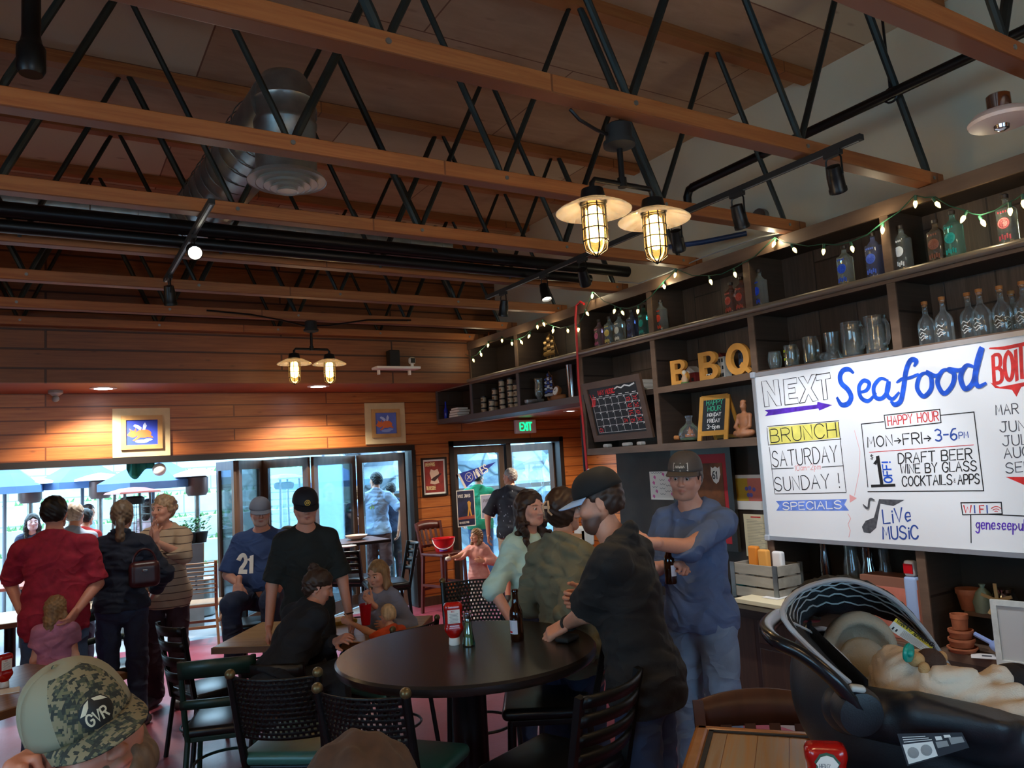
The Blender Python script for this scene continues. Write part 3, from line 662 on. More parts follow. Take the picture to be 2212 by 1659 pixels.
def cap_for(HF, a):
    """baseball cap: crown, brim, button, optional badge; turned by a['turn'] degrees on the head"""
    root = HF['root']; A = rotz(math.radians(a.get('turn', 0)))@rotx(math.radians(a.get('tip', -8))); hc, Rh, sc = HF['hc'], HF['Rh'], HF['sc']; R2 = Rh@A; o = hc+Rh@(V3(0, -.012, .042)*sc)
    W_ = lambda p: o+R2@(V3(p)*sc)
    m = M(); n = 32; prof = []
    rx, ry, hz = .0905, .109, a.get('hz', .098)
    rows = []
    for i in range(11):
        t = i/10; z = hz*math.sin(t*pi/2)**.95; q = max(math.cos(t*pi/2), .0)**.72
        rows.append([W_((rx*q*math.cos(2*pi*j/n), ry*q*math.sin(2*pi*j/n)*(1.0+.02*(math.sin(2*pi*j/n) > 0)), z-.012*(1-t)*0)) for j in range(n+1)])
    m.grid(rows); inner = [[W_((p_*.96)) for p_ in []]] 
    if a.get('panel'):      # a different colour at the front panels
        m.mi = [1 if (4 <= (i % n) <= 11 and i//n < 8) else 0 for i in range(len(m.f))]
    cr = part('cap', m, [a['mat'], a.get('panel') or a['mat']], root, smooth=2)
    md = cr.modifiers.new('thickness', 'SOLIDIFY'); md.thickness = .003; md.offset = -1
    b = M(); P = []
    for i in range(9):
        r = i/8; row = []
        for j in range(17):
            th = (j-8)/8*1.12; x = (rx+.002)*math.sin(th); y0 = (ry+.002)*math.cos(th); ext = a.get('brim', .072)*max(0, math.cos(th*1.25))**.55
            row.append(W_((x*(1+.04*r), y0+ext*r, .004-.020*r*r*0-.34*abs(x)**1.35*(.4+.6*r)*a.get('curve', 1)-.012*r)))
        P.append(row)
    b.grid(P); br = part('brim', b, a.get('brim_mat', a['mat']), cr, smooth=2); md = br.modifiers.new('thickness', 'SOLIDIFY'); md.thickness = .004
    part('button', M().ball(W_((0, 0, hz)), (.007*sc,)*3), a.get('brim_mat', a['mat']), cr, smooth=True)
    if a.get('badge'): a['badge'](HF, cr, lambda u, v, e=0.0: W_(((rx+e)*math.cos(v)**.72*math.sin(u), (ry*1.02+e)*math.cos(v)**.72*math.cos(u), hz*math.sin(v)**.95+e*math.sin(v))))
    return cr
# ------------------------------------------------------------------ shared materials
PINE = planks('pine_wall', 'x', .145, ('#a9622f', '#b87237', '#8f4b20', '#4a2410'), gap='#6a381a', length=3.1, rough=.38, knots=.55)
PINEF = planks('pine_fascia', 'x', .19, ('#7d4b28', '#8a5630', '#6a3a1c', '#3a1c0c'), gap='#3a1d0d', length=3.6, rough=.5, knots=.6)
PINEY = planks('pine_side', 'y', .145, ('#a9622f', '#b87237', '#8f4b20', '#4a2410'), gap='#4a240e', length=2.4, rough=.4)
CHORD = planks('chord_wood', 'x', .3, ('#9c5f30', '#a86a38', '#86491f', '#4a2a12'), gap='#6b3a1a', length=2.9, rough=.55, across='z', knots=.6, gapw=.004)
STEEL = mat('truss_steel', '#2b302d', .5, .55, noise=8, var=.2)
BLACK = mat('black_metal', '#121314', .38, .4)
BLACKM = mat('black_matte', '#151515', .7)
GALV = mat('galvanised', '#8d918f', .34, .85, noise=12, var=.18)
DARK = planks('cabinet_wood', 'y', .9, ('#3d2f25', '#44352a', '#32261d', '#1c130d'), gap='#1f1510', length=3, rough=.5, knots=.1, gapw=.002)
EDGE = mat('cabinet_edge', '#6a5443', .45, noise=14, var=.25, stretch=(1, .2, 1))
BLACKWOOD = mat('black_wood', '#17120f', .35, noise=20, var=.2)
WHITE = mat('white_paint', '#e6e4de', .5)
CHROME = mat('chrome', '#c9ccd0', .12, 1)
REDP = mat('red_plastic', '#c4161f', .3)
PAPER = mat('paper', '#ece9df', .7)
ceilm = NB('plywood_ceiling')
_c = ceilm.co(); _n = ceilm.noise(ceilm.co((1, 3.2, 1)), 2.2, 6, .6, .8); _s = ceilm.n('SeparateXYZ', {0: _c})
_b = ceilm.n('TexBrick', {'Vector': ceilm.co((1, 1, 1), loc=(.3, .55, 0)), 'Color1': (0, 0, 0, 1), 'Color2': (1, 1, 1, 1), 'Mortar': (0, 0, 0, 1), 'Scale': 1.0, 'Mortar Size': .006, 'Brick Width': 2.44, 'Row Height': 1.22})
_k = ceilm.ramp(ceilm.n('TexVoronoi', {'Vector': ceilm.co((2.2, 6, 1)), 'Scale': 1.0}).outputs['Distance'], (.03, 1.), (.13, 0.))
_t = ceilm.mix(ceilm.ramp(_n, (.3, 0.), (.7, 1.)), '#9a7a60', '#ad8d72')
_t = ceilm.mix(ceilm.ramp(_b.outputs['Color'], (.70, 0.), (.74, 1.)), _t, '#b8a890')
_t = ceilm.mix(ceilm.math('MULTIPLY', _k, .5), _t, '#5b3a2a'); _t = ceilm.mix(_b.outputs['Fac'], _t, '#6d4a35')
ceilm.done(_t, .75)
floorm = NB('red_floor')
_f = floorm.noise(floorm.co(), 1.1, 6, .65); _g = floorm.noise(floorm.co(), 40, 3)
floorm.done(floorm.mix(floorm.ramp(_f, (.35, 0.), (.7, 1.)), '#8c3a48', '#783848'), floorm.ramp(_f, (.3, .30), (.7, .48)), bump=_g, bstr=.08)
wallm = NB('white_drywall'); _f = wallm.noise(wallm.co(), 1.4, 4); wallm.done(wallm.mix(wallm.ramp(_f, (.3, 0.), (.75, 1.)), '#d2c9b0', '#c4baa0'), .75)

D = 9.65; XF = 4.667; TY = [1.49, 2.55, 3.57, 4.62, 5.6, 6.62, 7.65, 8.47]
# ------------------------------------------------------------------ shell
struct('floor', M().b2((-4.6, -3.6, -.1), (7.4, 9.9, 0)), floorm.m)
struct('ceiling', M().b2((-4.6, -3.6, 4.75), (7.4, 9.9, 4.9)), ceilm.m)
m = M(); x0, x1, zt = -1.45, 4.25, 2.10
m.b2((-4.6, D, 0), (x0-.06, D+.2, 4.75)); m.b2((x0-.06, D, zt+.06), (x1+.05, D+.2, 4.75)); m.b2((x1+.05, D, 0), (4.83, D+.2, 4.75)); m.b2((4.83, D, 2.2), (6.78, D+.2, 4.75)); m.b2((6.78, D, 0), (7.4, D+.2, 4.75))
struct('wall_back', m, PINE)
def winwall(name, ax, c, a0, a1, w0, w1, z0, z1, mt, wn):
    """wall across axis ax at c with an added fill-daylight window opening w0..w1, z0..z1, its frame, mullions and glass"""
    B = lambda m, u0, u1, za, zb, t0=0, t1=.1: m.b2((c-t1, u0, za), (c-t0, u1, zb)) if ax == 'x' else m.b2((u0, c-t1, za), (u1, c-t0, zb))
    m = M(); B(m, a0, w0, 0, 4.75); B(m, w1, a1, 0, 4.75); B(m, w0, w1, 0, z0); B(m, w0, w1, z1, 4.75); struct(name, m, mt)
    m = M(); n = max(2, round((w1-w0)/1.1)); [B(m, w0+(w1-w0)*k/n-.03, w0+(w1-w0)*k/n+.03, z0, z1, .02, .08) for k in range(n+1)]; B(m, w0, w1, z0, z0+.06, .02, .08); B(m, w0, w1, z1-.06, z1, .02, .08); o = struct(wn, m, DKF)
    g = M(); B(g, w0, w1, z0, z1, .045, .055); MX[o.name] = Matrix(); part('glass', g, PANE, o)
m = M(); m.b2((5.1, -3.6, 0), (5.2, 6.2, 4.75)); m.b2((5.1, 6.2, 2.44), (5.2, D, 4.75)); struct('wall_right', m, wallm.m)
m = M(); m.b2((7.2, 6.2, 0), (7.3, D, 2.6)); m.b2((5.2, 6.1, 0), (7.3, 6.2, 2.6)); struct('wall_nook', m, PINEY)
struct('ceiling_nook', M().b2((5.2, 6.2, 2.5), (7.3, D, 2.6)), PINE)
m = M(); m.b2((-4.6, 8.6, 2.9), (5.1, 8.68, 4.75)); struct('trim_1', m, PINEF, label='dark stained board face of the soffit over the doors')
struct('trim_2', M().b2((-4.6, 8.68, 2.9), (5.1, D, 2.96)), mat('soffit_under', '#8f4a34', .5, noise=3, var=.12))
DKF = mat('door_frame', '#4a372b', .4, noise=16, var=.3, stretch=(1, 1, .15)); DKB = mat('door_head', '#1d1714', .4)
m = M(); m.b2((x0-.06, D-.03, zt), (x1+.05, D+.2, zt+.07)); m.b2((x1, D-.03, 0), (x1+.06, D+.2, zt)); m.b2((x0-.06, D-.03, 0), (x0, D+.2, zt)); struct('door_1', m, DKB)
for k, (a, b) in enumerate(((x1+.06, 4.83),)):
    struct('baseboard_back', M().b2((a, D-.02, 0), (b, D, .12)), DKF)
# ------------------------------------------------------------------ folding glass door leaves
PANE = glass('door_glass', '#eaf6fb', .02, .93)
winwall('wall_left', 'x', -4.6, -3.6, 9.9, -2.8, 2.6, 1.2, 2.7, PINEY, 'fill_window_1'); winwall('wall_front', 'y', -3.6, -4.6, 7.4, -1.2, 2.6, 1.2, 2.5, PINE, 'fill_window_2')  # both windows are added out of view to let in fill daylight
def leaf(name, p, q, z1, label, group, st=.09, th=.045, mats=(DKF, PANE), rail=.11, bot=.16, handle=None):
    p, q = V3(*p, 0), V3(*q, 0); L = np.linalg.norm(q-p); a = math.atan2(q[1]-p[1], q[0]-p[0]); t = thing(name, label, 'door', p, a, group)
    for x in (st/2, L-st/2): part('stile', M().b2((x-st/2, -th/2, .02), (x+st/2, th/2, z1)), mats[0], t)
    part('top_rail', M().b2((st, -th/2, z1-rail), (L-st, th/2, z1)), mats[0], t); part('bottom_rail', M().b2((st, -th/2, .02), (L-st, th/2, .02+bot)), mats[0], t)
    part('glass_pane', M().b2((st, -.004, .02+bot), (L-st, .004, z1-rail)), mats[1], t)
    if handle: part('handle', M().tube([(handle, -.03, .95), (handle, -.07, .97), (handle, -.07, 1.25), (handle, -.03, 1.27)], .011, 8), BLACK, t)
    return t
J = [(4.23, 9.76), (3.73, 10.4), (2.90, 9.74), (2.44, 10.4), (1.98, 9.74), (1.90, 10.5)]
LL = ['glazed folding door leaf hinged on the right jamb of the wide opening', 'glazed folding door leaf next to the one on the jamb', 'middle glazed leaf of the folded door stack', 'narrow-looking glazed leaf seen edge-on in the folded stack', 'end leaf of the folding door, sticking out onto the patio']
for i in range(5):
    a, b = V3(*J[i]), V3(*J[i+1]); d = unit(b-a)*.03; leaf('folding_door_leaf', a+d, b-d, 2.08, LL[i], 'glazed folding door leaves')
# exit door: frame, left leaf, open right half with glazed sidelight
m = M(); m.b2((4.83, D-.02, 0), (4.90, D+.2, 2.2)); m.b2((6.71, D-.02, 0), (6.78, D+.2, 2.2)); m.b2((4.83, D-.02, 2.13), (6.78, D+.2, 2.2)); m.b2((5.78, D+.02, 0), (5.86, D+.16, 2.13)); struct('door_2', m, DKB)
leaf('glazed_door', (4.91, D+.1), (5.77, D+.1), 2.12, 'glazed wooden door with posters taped to it, under the exit sign', None, handle=.80)
leaf('glazed_door', (6.70, D+.14), (6.35, D+.92), 2.12, 'glazed exit door leaf swung open onto the back yard', None, st=.08)
# ------------------------------------------------------------------ roof trusses
def truss(i):
    y = TY[i]; x0, x1 = -4.55, 4.80 if i else 5.05; nm = ['nearest to the viewer, at the top right', 'second from the front, carrying the twin pendant lamp', 'third from the front, below the duct drop', 'fourth from the front', 'fifth from the front, beside the black pipes', 'sixth from the front', 'seventh from the front, carrying the far pendant lamp', 'last one, against the soffit'][i]
    t = thing('roof_truss', 'wooden roof truss with dark steel webs, '+nm, 'truss', (0, y, 3.43), 0, 'open roof trusses')
    part('bottom_chord', M().rbox(((x0+x1)/2, 0, .0425), (x1-x0, .09, .085), .006), CHORD, t)
    if i != 7: part('top_chord', M().b2((-4.55, -.045, 1.235), (5.06, .045, 1.32)), CHORD, t)
    z0, z1 = .075, 1.25 if i != 7 else 1.31
    for k in range(-4, 5):
        xb = 1.03+1.2*k+.06*math.sin(i*1.7); ws = M()
        if not x0+.1 < xb < 4.9: continue
        for s_ in (-1, 1):
            xt = xb+s_*.575; r = .019 if (k+i+s_) % 3 else .025; off = .018*s_
            if xt > 5.0 or xt < -4.5: continue
            part('web', M().tube([(xb+s_*.012, off, z0-.02), (xb+s_*.05, off, z0+.07), (xt-s_*.04, off, z1-.08), (xt, off, z1)], [r*.9, r, r, r*.8], 8, flat=.9), STEEL, t, smooth=True)
        part('pin', M().cyl((xb, -.05, .045), (xb, .05, .045), .012, n=10), GALV, t)
    return t
for i in range(8): truss(i)
# ------------------------------------------------------------------ ducts and pipes
t = thing('air_duct', 'galvanised round air duct dropping to a round ceiling diffuser', 'duct', (1.14, 4.1, 3.5))
part('duct_drop', M().lathe([(.165, .02), (.165, .30), (.172, .31), (.172, .33), (.165, .34), (.166, .44), (.172, .45), (.166, .47), (.155, .54), (.12, .60), (.05, .635)], n=32), GALV, t, smooth=True)
q = M(); P = [(0, .0, .44), (-.02, .25, .42), (-.05, .6, .40), (-.12, 1.3, .36), (-.18, 1.95, .33)]; q.tube(P, .19, 28); part('duct_run', q, GALV, t, smooth=True)
for y in np.linspace(.3, 1.8, 12): part('seam', M().tube([V3(-.01-.09*y, y, .435-.055*y)+.193*V3(math.cos(a), 0, math.sin(a)) for a in np.linspace(0, 2*pi, 24, endpoint=False)], .004, 5, closed=True), GALV, t, smooth=True)
part('gap_shade_disc', M().lathe([(.19, .02), (.05, -.02), (.002, -.022)], n=30), BLACKM, t, smooth=True)  # black disc standing in for the shade in the gaps between rings
for r, z in ((.21, -.0), (.165, -.015), (.125, -.03), (.09, -.045), (.055, -.058)): part('diffuser_ring', M().lathe([(r, z), (r+.004, z-.004), (r-.012, z+.022), (r-.018, z+.022)], n=36), mat('diffuser', '#9a9a94', .4, .5), t, smooth=True)
q = thing('air_duct', 'large galvanised spiral duct running crosswise behind the trusses', 'duct', (.9, 6.1, 3.84))
part('duct_run', M().cyl((-5.4, 0, 0), (2.2, 0, 0), .20, n=28), GALV, q, smooth=True)
for x in np.linspace(-5.2, 2.1, 25): part('seam', M().tube([(x, .203*math.cos(a), .203*math.sin(a)) for a in np.linspace(0, 2*pi, 24, endpoint=False)], .005, 5, closed=True), GALV, q, smooth=True)
for z, r, lab in ((3.56, .050, 'upper'), (3.475, .042, 'lower')):
    solo('pipe', M().cyl((-4.55, 5.32+.06*(z < 3.5), z), (4.6 if z > 3.5 else 4.2, 5.32+.06*(z < 3.5), z), r, n=14), BLACK, lab+' of the two black pipes running crosswise under the duct', 'pipe', 'black crosswise pipes', smooth=True)
solo('vertical_pipe', M().lathe([(.042, 0), (.052, .02), (.052, .11), (.04, .13), (.034, .16), (.034, 1.2), (.04, 1.22)], (-.05, 3.42, 3.53), n=20), BLACK, 'thick black vertical pipe standing on the truss at upper left', 'pipe', smooth=True)
t = thing('sprinkler_pipe', 'black sprinkler pipe running along the white wall above the shelves', 'pipe', (4.4, 3, 3.97))
part('main_pipe', M().cyl((0, -2.6, .02), (0, 1.24, 0), .033, n=14), BLACK, t, smooth=True)
part('elbow', M().tube([(0, 1.2, 0), (0, 1.27, -.01), (.0, 1.3, -.06), (0, 1.3, -.16), (.05, 1.28, -.2), (.68, 1.15, -.2)], .034, 12), BLACK, t, smooth=True)
part('flange', M().cyl((.64, 1.15, -.2), (.69, 1.15, -.2), .075, n=20), GALV, t, smooth=True)
part('hanger', M().tube([(0, -.45, .03), (0, -.45, .76)], .008, 6).tube([(0, -.45+.045*math.sin(a), .045*math.cos(a)) for a in np.linspace(0, 2*pi, 14, endpoint=False)], .007, 6, closed=True), BLACK, t, smooth=True)
solo('cable_sleeve', M().tube([(4.5, 4.75, 3.62), (4.75, 4.5, 3.63), (5.0, 4.25, 3.66)], .022, 10), mat('blue_pipe', '#23395f', .4), 'short blue pipe end below the sprinkler flange', 'pipe', smooth=True)
# ------------------------------------------------------------------ lamps
BULB = mat('bulb_glow', '#fff2d0', .3, emit=('#ffc46a', 30)); LGLASS = glass('lamp_glass', '#fff3dc', .05, .9)
def pendant(loc, label, power, group='twin cage pendant lamps', cast=True):
    t = thing('twin_pendant_lamp', label, 'lamp', loc, 0, group)
    part('junction_box', M().lathe([(.05, -.02), (.062, -.03), (.062, -.10), (.075, -.105), (.075, -.125), (.03, -.14)], n=20), BLACKM, t, smooth=True)
    part('stem', M().cyl((0, 0, -.13), (0, 0, -.30), .014, n=12).cyl((0, 0, -.28), (0, 0, -.325), .022, n=12), BLACK, t, smooth=True)
    part('cross_pipe', M().tube([(-.18, 0, -.37), (-.18, 0, -.33), (-.165, 0, -.31), (.165, 0, -.31), (.18, 0, -.33), (.18, 0, -.37)], .013, 10), BLACK, t, smooth=True)
    for s_ in (-1, 1):
        x = s_*.18
        hd = part('lamp_head', M().lathe([(.02, -.35), (.05, -.36), (.058, -.40), (.062, -.425), (.05, -.43)], (x, 0, 0), n=20), BLACK, t, smooth=True)
        part('shade', M().lathe([(.058, -.405), (.085, -.415), (.155, -.448), (.172, -.462), (.170, -.466), (.15, -.453), (.08, -.422), (.05, -.415)], (x, 0, 0), n=36), glass('shade_glass', '#d8d4cc', .12, .85, .8, .22), hd, smooth=True)
        part('glass_jar', M().lathe([(.046, -.43), (.050, -.45), (.050, -.60), (.045, -.635), (.025, -.655), (.004, -.66)], (x, 0, 0), n=20), LGLASS, hd, smooth=True)
        part('bulb', M().lathe([(.020, -.44), (.036, -.46), (.040, -.50), (.040, -.55), (.034, -.585), (.018, -.60), (.004, -.605)], (x, 0, 0), n=14), BULB, hd, smooth=True)
        cg = M()
        for z in (-.44, -.49, -.545, -.60): cg.tube([(x+.056*math.cos(a), .056*math.sin(a), z) for a in np.linspace(0, 2*pi, 20, endpoint=False)], .0035, 5, closed=True)
        for k in range(4):
            a = k*pi/4+.4
            cg.tube([(x+.056*math.cos(a), .056*math.sin(a), -.43), (x+.057*math.cos(a), .057*math.sin(a), -.60), (x+.05*math.cos(a), .05*math.sin(a), -.64), (x, 0, -.672), (x-.05*math.cos(a), -.05*math.sin(a), -.64), (x-.057*math.cos(a), -.057*math.sin(a), -.60), (x-.056*math.cos(a), -.056*math.sin(a), -.43)], .0035, 5)
        part('wire_cage', cg, BLACK, hd, smooth=True)
        if cast: lamp('pendant_light', 'POINT', V3(loc)+V3(x, 0, -.545), power, (1, .82, .60), .049)
    return t
pendant((2.29, 2.64, 3.45), 'near twin cage pendant lamp glowing warm under the second truss', 80)
pendant((2.31, 7.60, 3.44), 'far twin cage pendant lamp hanging in front of the soffit', 34)
for l_, lb in (((-1.2, 2.6, 3.43), 'unseen twin cage pendant lamp added for fill over the left side of the room'), ((-1.2, 5.9, 3.43), 'unseen twin cage pendant lamp added for fill over the tables at left'), ((1.8, -1.6, 3.43), 'unseen twin cage pendant lamp added for fill over the rear of the room'), ((-2.2, -1.6, 3.43), 'unseen twin cage pendant lamp added for fill at the rear left'), ((.5, .45, 3.43), 'unseen twin cage pendant lamp added for fill over the photographer'), ((3.1, .3, 3.43), 'unseen twin cage pendant lamp added for fill over the near right tables'), ((-1.9, .5, 3.43), 'unseen twin cage pendant lamp added for fill over the near left tables')): pendant(l_, lb, 78)  # extra pendants outside the view, added to brighten the room
solo('cable', M().tube([(2.0, 2.62, 3.44), (2.05, 2.62, 3.40), (2.15, 2.63, 3.375), (2.22, 2.64, 3.37)], .008, 6), BLACK, 'short black cable looping into the near pendant junction box', 'cable', smooth=True)
solo('cable', M().tube([(1.3, 7.55, 3.47), (1.7, 7.55, 3.45), (2.0, 7.56, 3.41), (2.24, 7.6, 3.37), (2.5, 7.57, 3.38), (2.9, 7.55, 3.45), (3.4, 7.55, 3.47)], .009, 6), BLACK, 'black cable draped over the far pendant lamp', 'cable', smooth=True)
SPOTON = mat('spot_on', '#ffffff', .3, emit=('#fff6e0', 18)); SPOTC = mat('spot_cool', '#ffffff', .3, emit=('#cfd8ff', 5))
def spot(track, y, aim, label, on=1, dz=-.0, power=0, drop=.10):
    """yoke-mounted track spot hanging under the rail at y (track-local)"""
    x, ty, z = MX[track.name].translation; p = V3(x, y, z); t = thing('track_spotlight', label, 'lamp', p, 0, 'track spotlights')
    part('adapter', M().rbox((0, 0, -.03), (.036, .10, .03), .006), BLACKM, t)
    part('yoke', M().tube([(0, -.035, -.04), (0, -.045, -.06), (0, -.045, -drop-.05)], .005, 6).tube([(0, .035, -.04), (0, .045, -.06), (0, .045, -drop-.05)], .005, 6).tube([(0, -.046, -drop-.05), (0, .046, -drop-.05)], .006, 6), BLACK, t, smooth=True)
    d = unit(V3(aim)-p); F = frame(d); c = V3(0, 0, -drop-.05)
    part('can', M().lathe([(.018, -.06), (.035, -.055), (.038, -.02), (.042, .0), (.042, .06), (.046, .065), (.046, .085), (.040, .086), (.036, .06)], c, F, n=20), BLACK, t, smooth=True)
    part('lens', M().lathe([(.037, .068), (.03, .074), (.002, .078)], c, F, n=18), [SPOTON, SPOTC, mat('lens_off', '#5a5f66', .15)][{1: 0, 2: 1, 0: 2}[on]], t, smooth=True)
    if power: lamp('track_light', 'SPOT', p+c+d*.10, power*1.6, (1, .93, .82) if on == 1 else (.86, .9, 1), .03, p+c+d*2, math.radians(70), .6)
def track(loc, y0, y1, label):
    t = thing('light_track', label, 'track', loc, 0, 'black light tracks')
    part('rail', M().b2((-.017, y0-loc[1], -.018), (.017, y1-loc[1], .012)), BLACKM, t); part('feed_channel', M().b2((-.006, y0-loc[1]+.02, -.0195), (.006, y1-loc[1], -.017)), GALV, t); return t
TR = track((3.5, 4, 3.41), 2.2, 6.05, 'black light track below the trusses along the shelf side')
for y, aim, on, pw, lb in ((2.37, (4.7, 2.9, 1.6), 0, 45, 'track spotlight nearest the front end of the right-hand track, aimed at the whiteboard'), (3.02, (4.6, 3.4, 1.2), 2, 45, 'track spotlight with a cool white lens beside the blue pipe'), (3.54, (4.7, 4.4, 1.5), 0, 30, 'small dark track spotlight seen just behind the right pendant shade'), (4.56, (4.7, 5.6, 2.0), 0, 20, 'track spotlight hanging behind the left pendant lamp'), (5.09, (3.4, 4.2, .8), 1, 25, 'lit track spotlight tilted toward the room, second from the far end'), (5.75, (3.6, 6.6, 1.0), 1, 25, 'lit track spotlight at the far end, pointing straight down')):
    spot(TR, y, aim, lb, on, power=pw)
TL = track((.78, 5.2, 3.41), 4.3, 6.2, 'short black light track under the trusses at left')
spot(TL, 4.94, (.75, 3.2, 2.6), 'brightly lit track spotlight shining toward the viewer below the duct', 1, power=18, drop=.06); spot(TL, 6.0, (1.1, 6.8, 1.2), 'track spotlight on the far end of the left track', 1, power=25)
DOWN = mat('downlight', '#ffffff', .3, emit=('#eef4ff', 30))
for x, y, lb in ((.52, 9.07, 'round recessed downlight in the soffit left of the first pig picture'), (2.77, 8.9, 'round recessed downlight in the soffit beside the far pendant')):
    t = thing('recessed_light', lb, 'lamp', (x, y, 2.9), 0, 'recessed soffit lights'); part('trim_ring', M().lathe([(.115, 0), (.13, -.002), (.13, -.008), (.11, -.01)], n=28), WHITE, t, smooth=True); part('diffuser', M().lathe([(.11, -.009), (.02, -.013)], n=24), DOWN, t)
    lamp('soffit_light', 'SPOT', (x, y, 2.86), 260, (1, .88, .74), .06, (x, y+.22, 1), math.radians(130), .5)
lamp('nook_fill_light', 'SPOT', (6.0, 8.3, 2.47), 160, (1, .88, .72), .06, (6.0, 8.6, 0), math.radians(150), .5); t = thing('recessed_light', 'unseen round recessed light added to brighten the exit nook', 'lamp', (6.0, 8.3, 2.5)); part('trim_ring', M().lathe([(.085, 0), (.10, -.002), (.10, -.008), (.08, -.01)], n=28), WHITE, t, smooth=True); part('diffuser', M().lathe([(.08, -.009), (.02, -.011)], n=24), DOWN, t)  # hidden fitting and lamp added to brighten the nook
t = thing('motion_sensor', 'small grey cone motion sensor under the soffit at left', 'sensor', (.09, 9.3, 2.9)); part('base', M().lathe([(.07, 0), (.07, -.03), (.03, -.06)], n=20), mat('grey_plastic', '#8a8a88', .4), t, smooth=True); part('dome', M().ball((0, 0, -.09), .035), mat('grey_plastic', '#8a8a88', .4), t, smooth=True)
t = thing('ceiling_sensor', 'white round ceiling detector hanging below the nearest truss', 'sensor', (3.72, 1.66, 3.30))
part('mount', M().lathe([(.045, .125), (.05, .12), (.05, .05), (.03, .045)], n=24), CHROME, t, smooth=True); part('dish', M().lathe([(.06, .05), (.11, .035), (.135, .005), (.13, -.01), (.05, -.02)], n=36), mat('sensor_pink', '#d9c8c0', .4), t, smooth=True); part('lens', M().lathe([(.035, -.015), (.03, -.035), (.012, -.045)], n=20), CHROME, t, smooth=True)
# ------------------------------------------------------------------ built-in shelving along the right wall
YB = [9.6, 8.59, 7.445, 6.22, 5.13, 4.0, 2.84, 1.7, .56]
BACKP = planks('cabinet_back', 'z', .32, ('#4a3a2e', '#5d4c3f', '#3d2e24', '#1c130d'), gap='#2a1f17', length=.9, rough=.45, knots=.1, across='y', gapw=.004)
sh = thing('built_in_shelving', 'long dark brown built-in shelving with two rows of open bays on the right wall', 'shelf', (XF, 4.0, 0))
P = lambda n, m, mt, **k: part(n, m, mt, sh, world=True, **k)
P('top_board', M().b2((XF-.01, .5, 3.365), (5.08, 9.6, 3.42)), DARK)
P('face_strip', M().b2((XF-.025, .5, 3.33), (XF-.005, 9.62, 3.425)), EDGE)
P('rail_board', M().b2((XF, .5, 2.895), (5.08, 9.62, 2.945)), DARK)
P('metal_rail', M().tube([(XF-.035, .5, 2.93), (XF-.035, 9.66, 2.93)], .024, 12), mat('rail_metal', '#8f8476', .35, .6), smooth=True)
P('rail_strip', M().b2((XF-.02, .5, 2.885), (XF, 9.6, 2.93)), EDGE)
P('shelf_board', M().b2((XF, 6.2, 2.44), (5.08, 9.6, 2.50)), DARK); P('shelf_edge', M().b2((XF-.012, 6.2, 2.435), (XF, 9.6, 2.505)), mat('edge_cool', '#54504f', .4))
P('shelf_board', M().b2((XF, .5, 2.405), (5.06, 6.2, 2.455)), DARK); P('shelf_edge', M().b2((XF-.012, .5, 2.403), (XF, 5.13, 2.457)), EDGE)
P('shelf_board', M().b2((XF, 4.0, 1.895), (5.06, 6.24, 1.955)), DARK); P('shelf_edge', M().b2((XF-.012, 4.0, 1.893), (XF, 6.24, 1.957)), EDGE)
P('shelf_board', M().b2((XF, .5, .535), (5.06, 4.0, .585)), EDGE)
P('inner_shelf', M().b2((4.86, 1.7, .775), (5.06, 2.72, .80)), EDGE)
for i, y in enumerate(YB):
    w = .05
    P('divider', M().b2((XF+.002, y-w/2, 2.945), (5.07, y+w/2, 3.365)), DARK); P('divider_edge', M().b2((XF-.01, y-w/2-.004, 2.945), (XF+.002, y+w/2+.004, 3.365)), EDGE)
    lo = 2.50 if i < 3 else (1.955 if i < 5 else .585)
    P('divider', M().b2((XF+.002, y-w/2, lo), (5.07, y+w/2, 2.895)), DARK); P('divider_edge', M().b2((XF-.01, y-w/2-.004, lo), (XF+.002, y+w/2+.004, 2.895)), EDGE if i > 2 else MATS['edge_cool'])
P('back_panel', M().b2((5.06, .5, 1.9), (5.085, 6.24, 3.365)), BACKP); P('back_panel', M().b2((5.06, 6.24, 2.44), (5.085, 9.6, 3.365)), DARK)
P('lower_back_panel', M().b2((5.05, .5, 0), (5.085, 6.24, 1.9)), mat('panel_brown', '#2f251c', .55, noise=5, var=.3))
P('kick_panel', M().b2((XF, .5, 0), (XF+.03, 3.5, .535)), DARK)
ct = thing('counter', 'dark wooden counter under the menu papers', 'counter', (4.6, 4.9, 0))
part('worktop', M().b2((4.18, 3.52, .70), (5.04, 6.22, .76)), BLACKWOOD, ct, world=True); part('front_panel', M().b2((4.26, 3.56, 0), (4.30, 6.2, .70)), planks('counter_front', 'z', .35, ('#3d2a1c', '#4a3424', '#33231a', '#1c130d'), length=.8, rough=.5, across='y', knots=.2), ct, world=True)
part('end_panel', M().b2((4.26, 3.53, 0), (5.04, 3.56, .70)), DARK, ct, world=True); part('base_strip', M().b2((4.235, 3.56, .0), (4.258, 6.2, .05)), mat('pale_strip', '#b9b4aa', .5), ct, world=True)
EX, EY, NX = V3(0, -1, 0), V3(0, 0, 1), V3(-1, 0, 0)      # right, up and out of anything facing the room from the shelving
xy = lambda px, py, x: (lambda p: (-p[1], p[2]))(at(px, py, 'x', x))
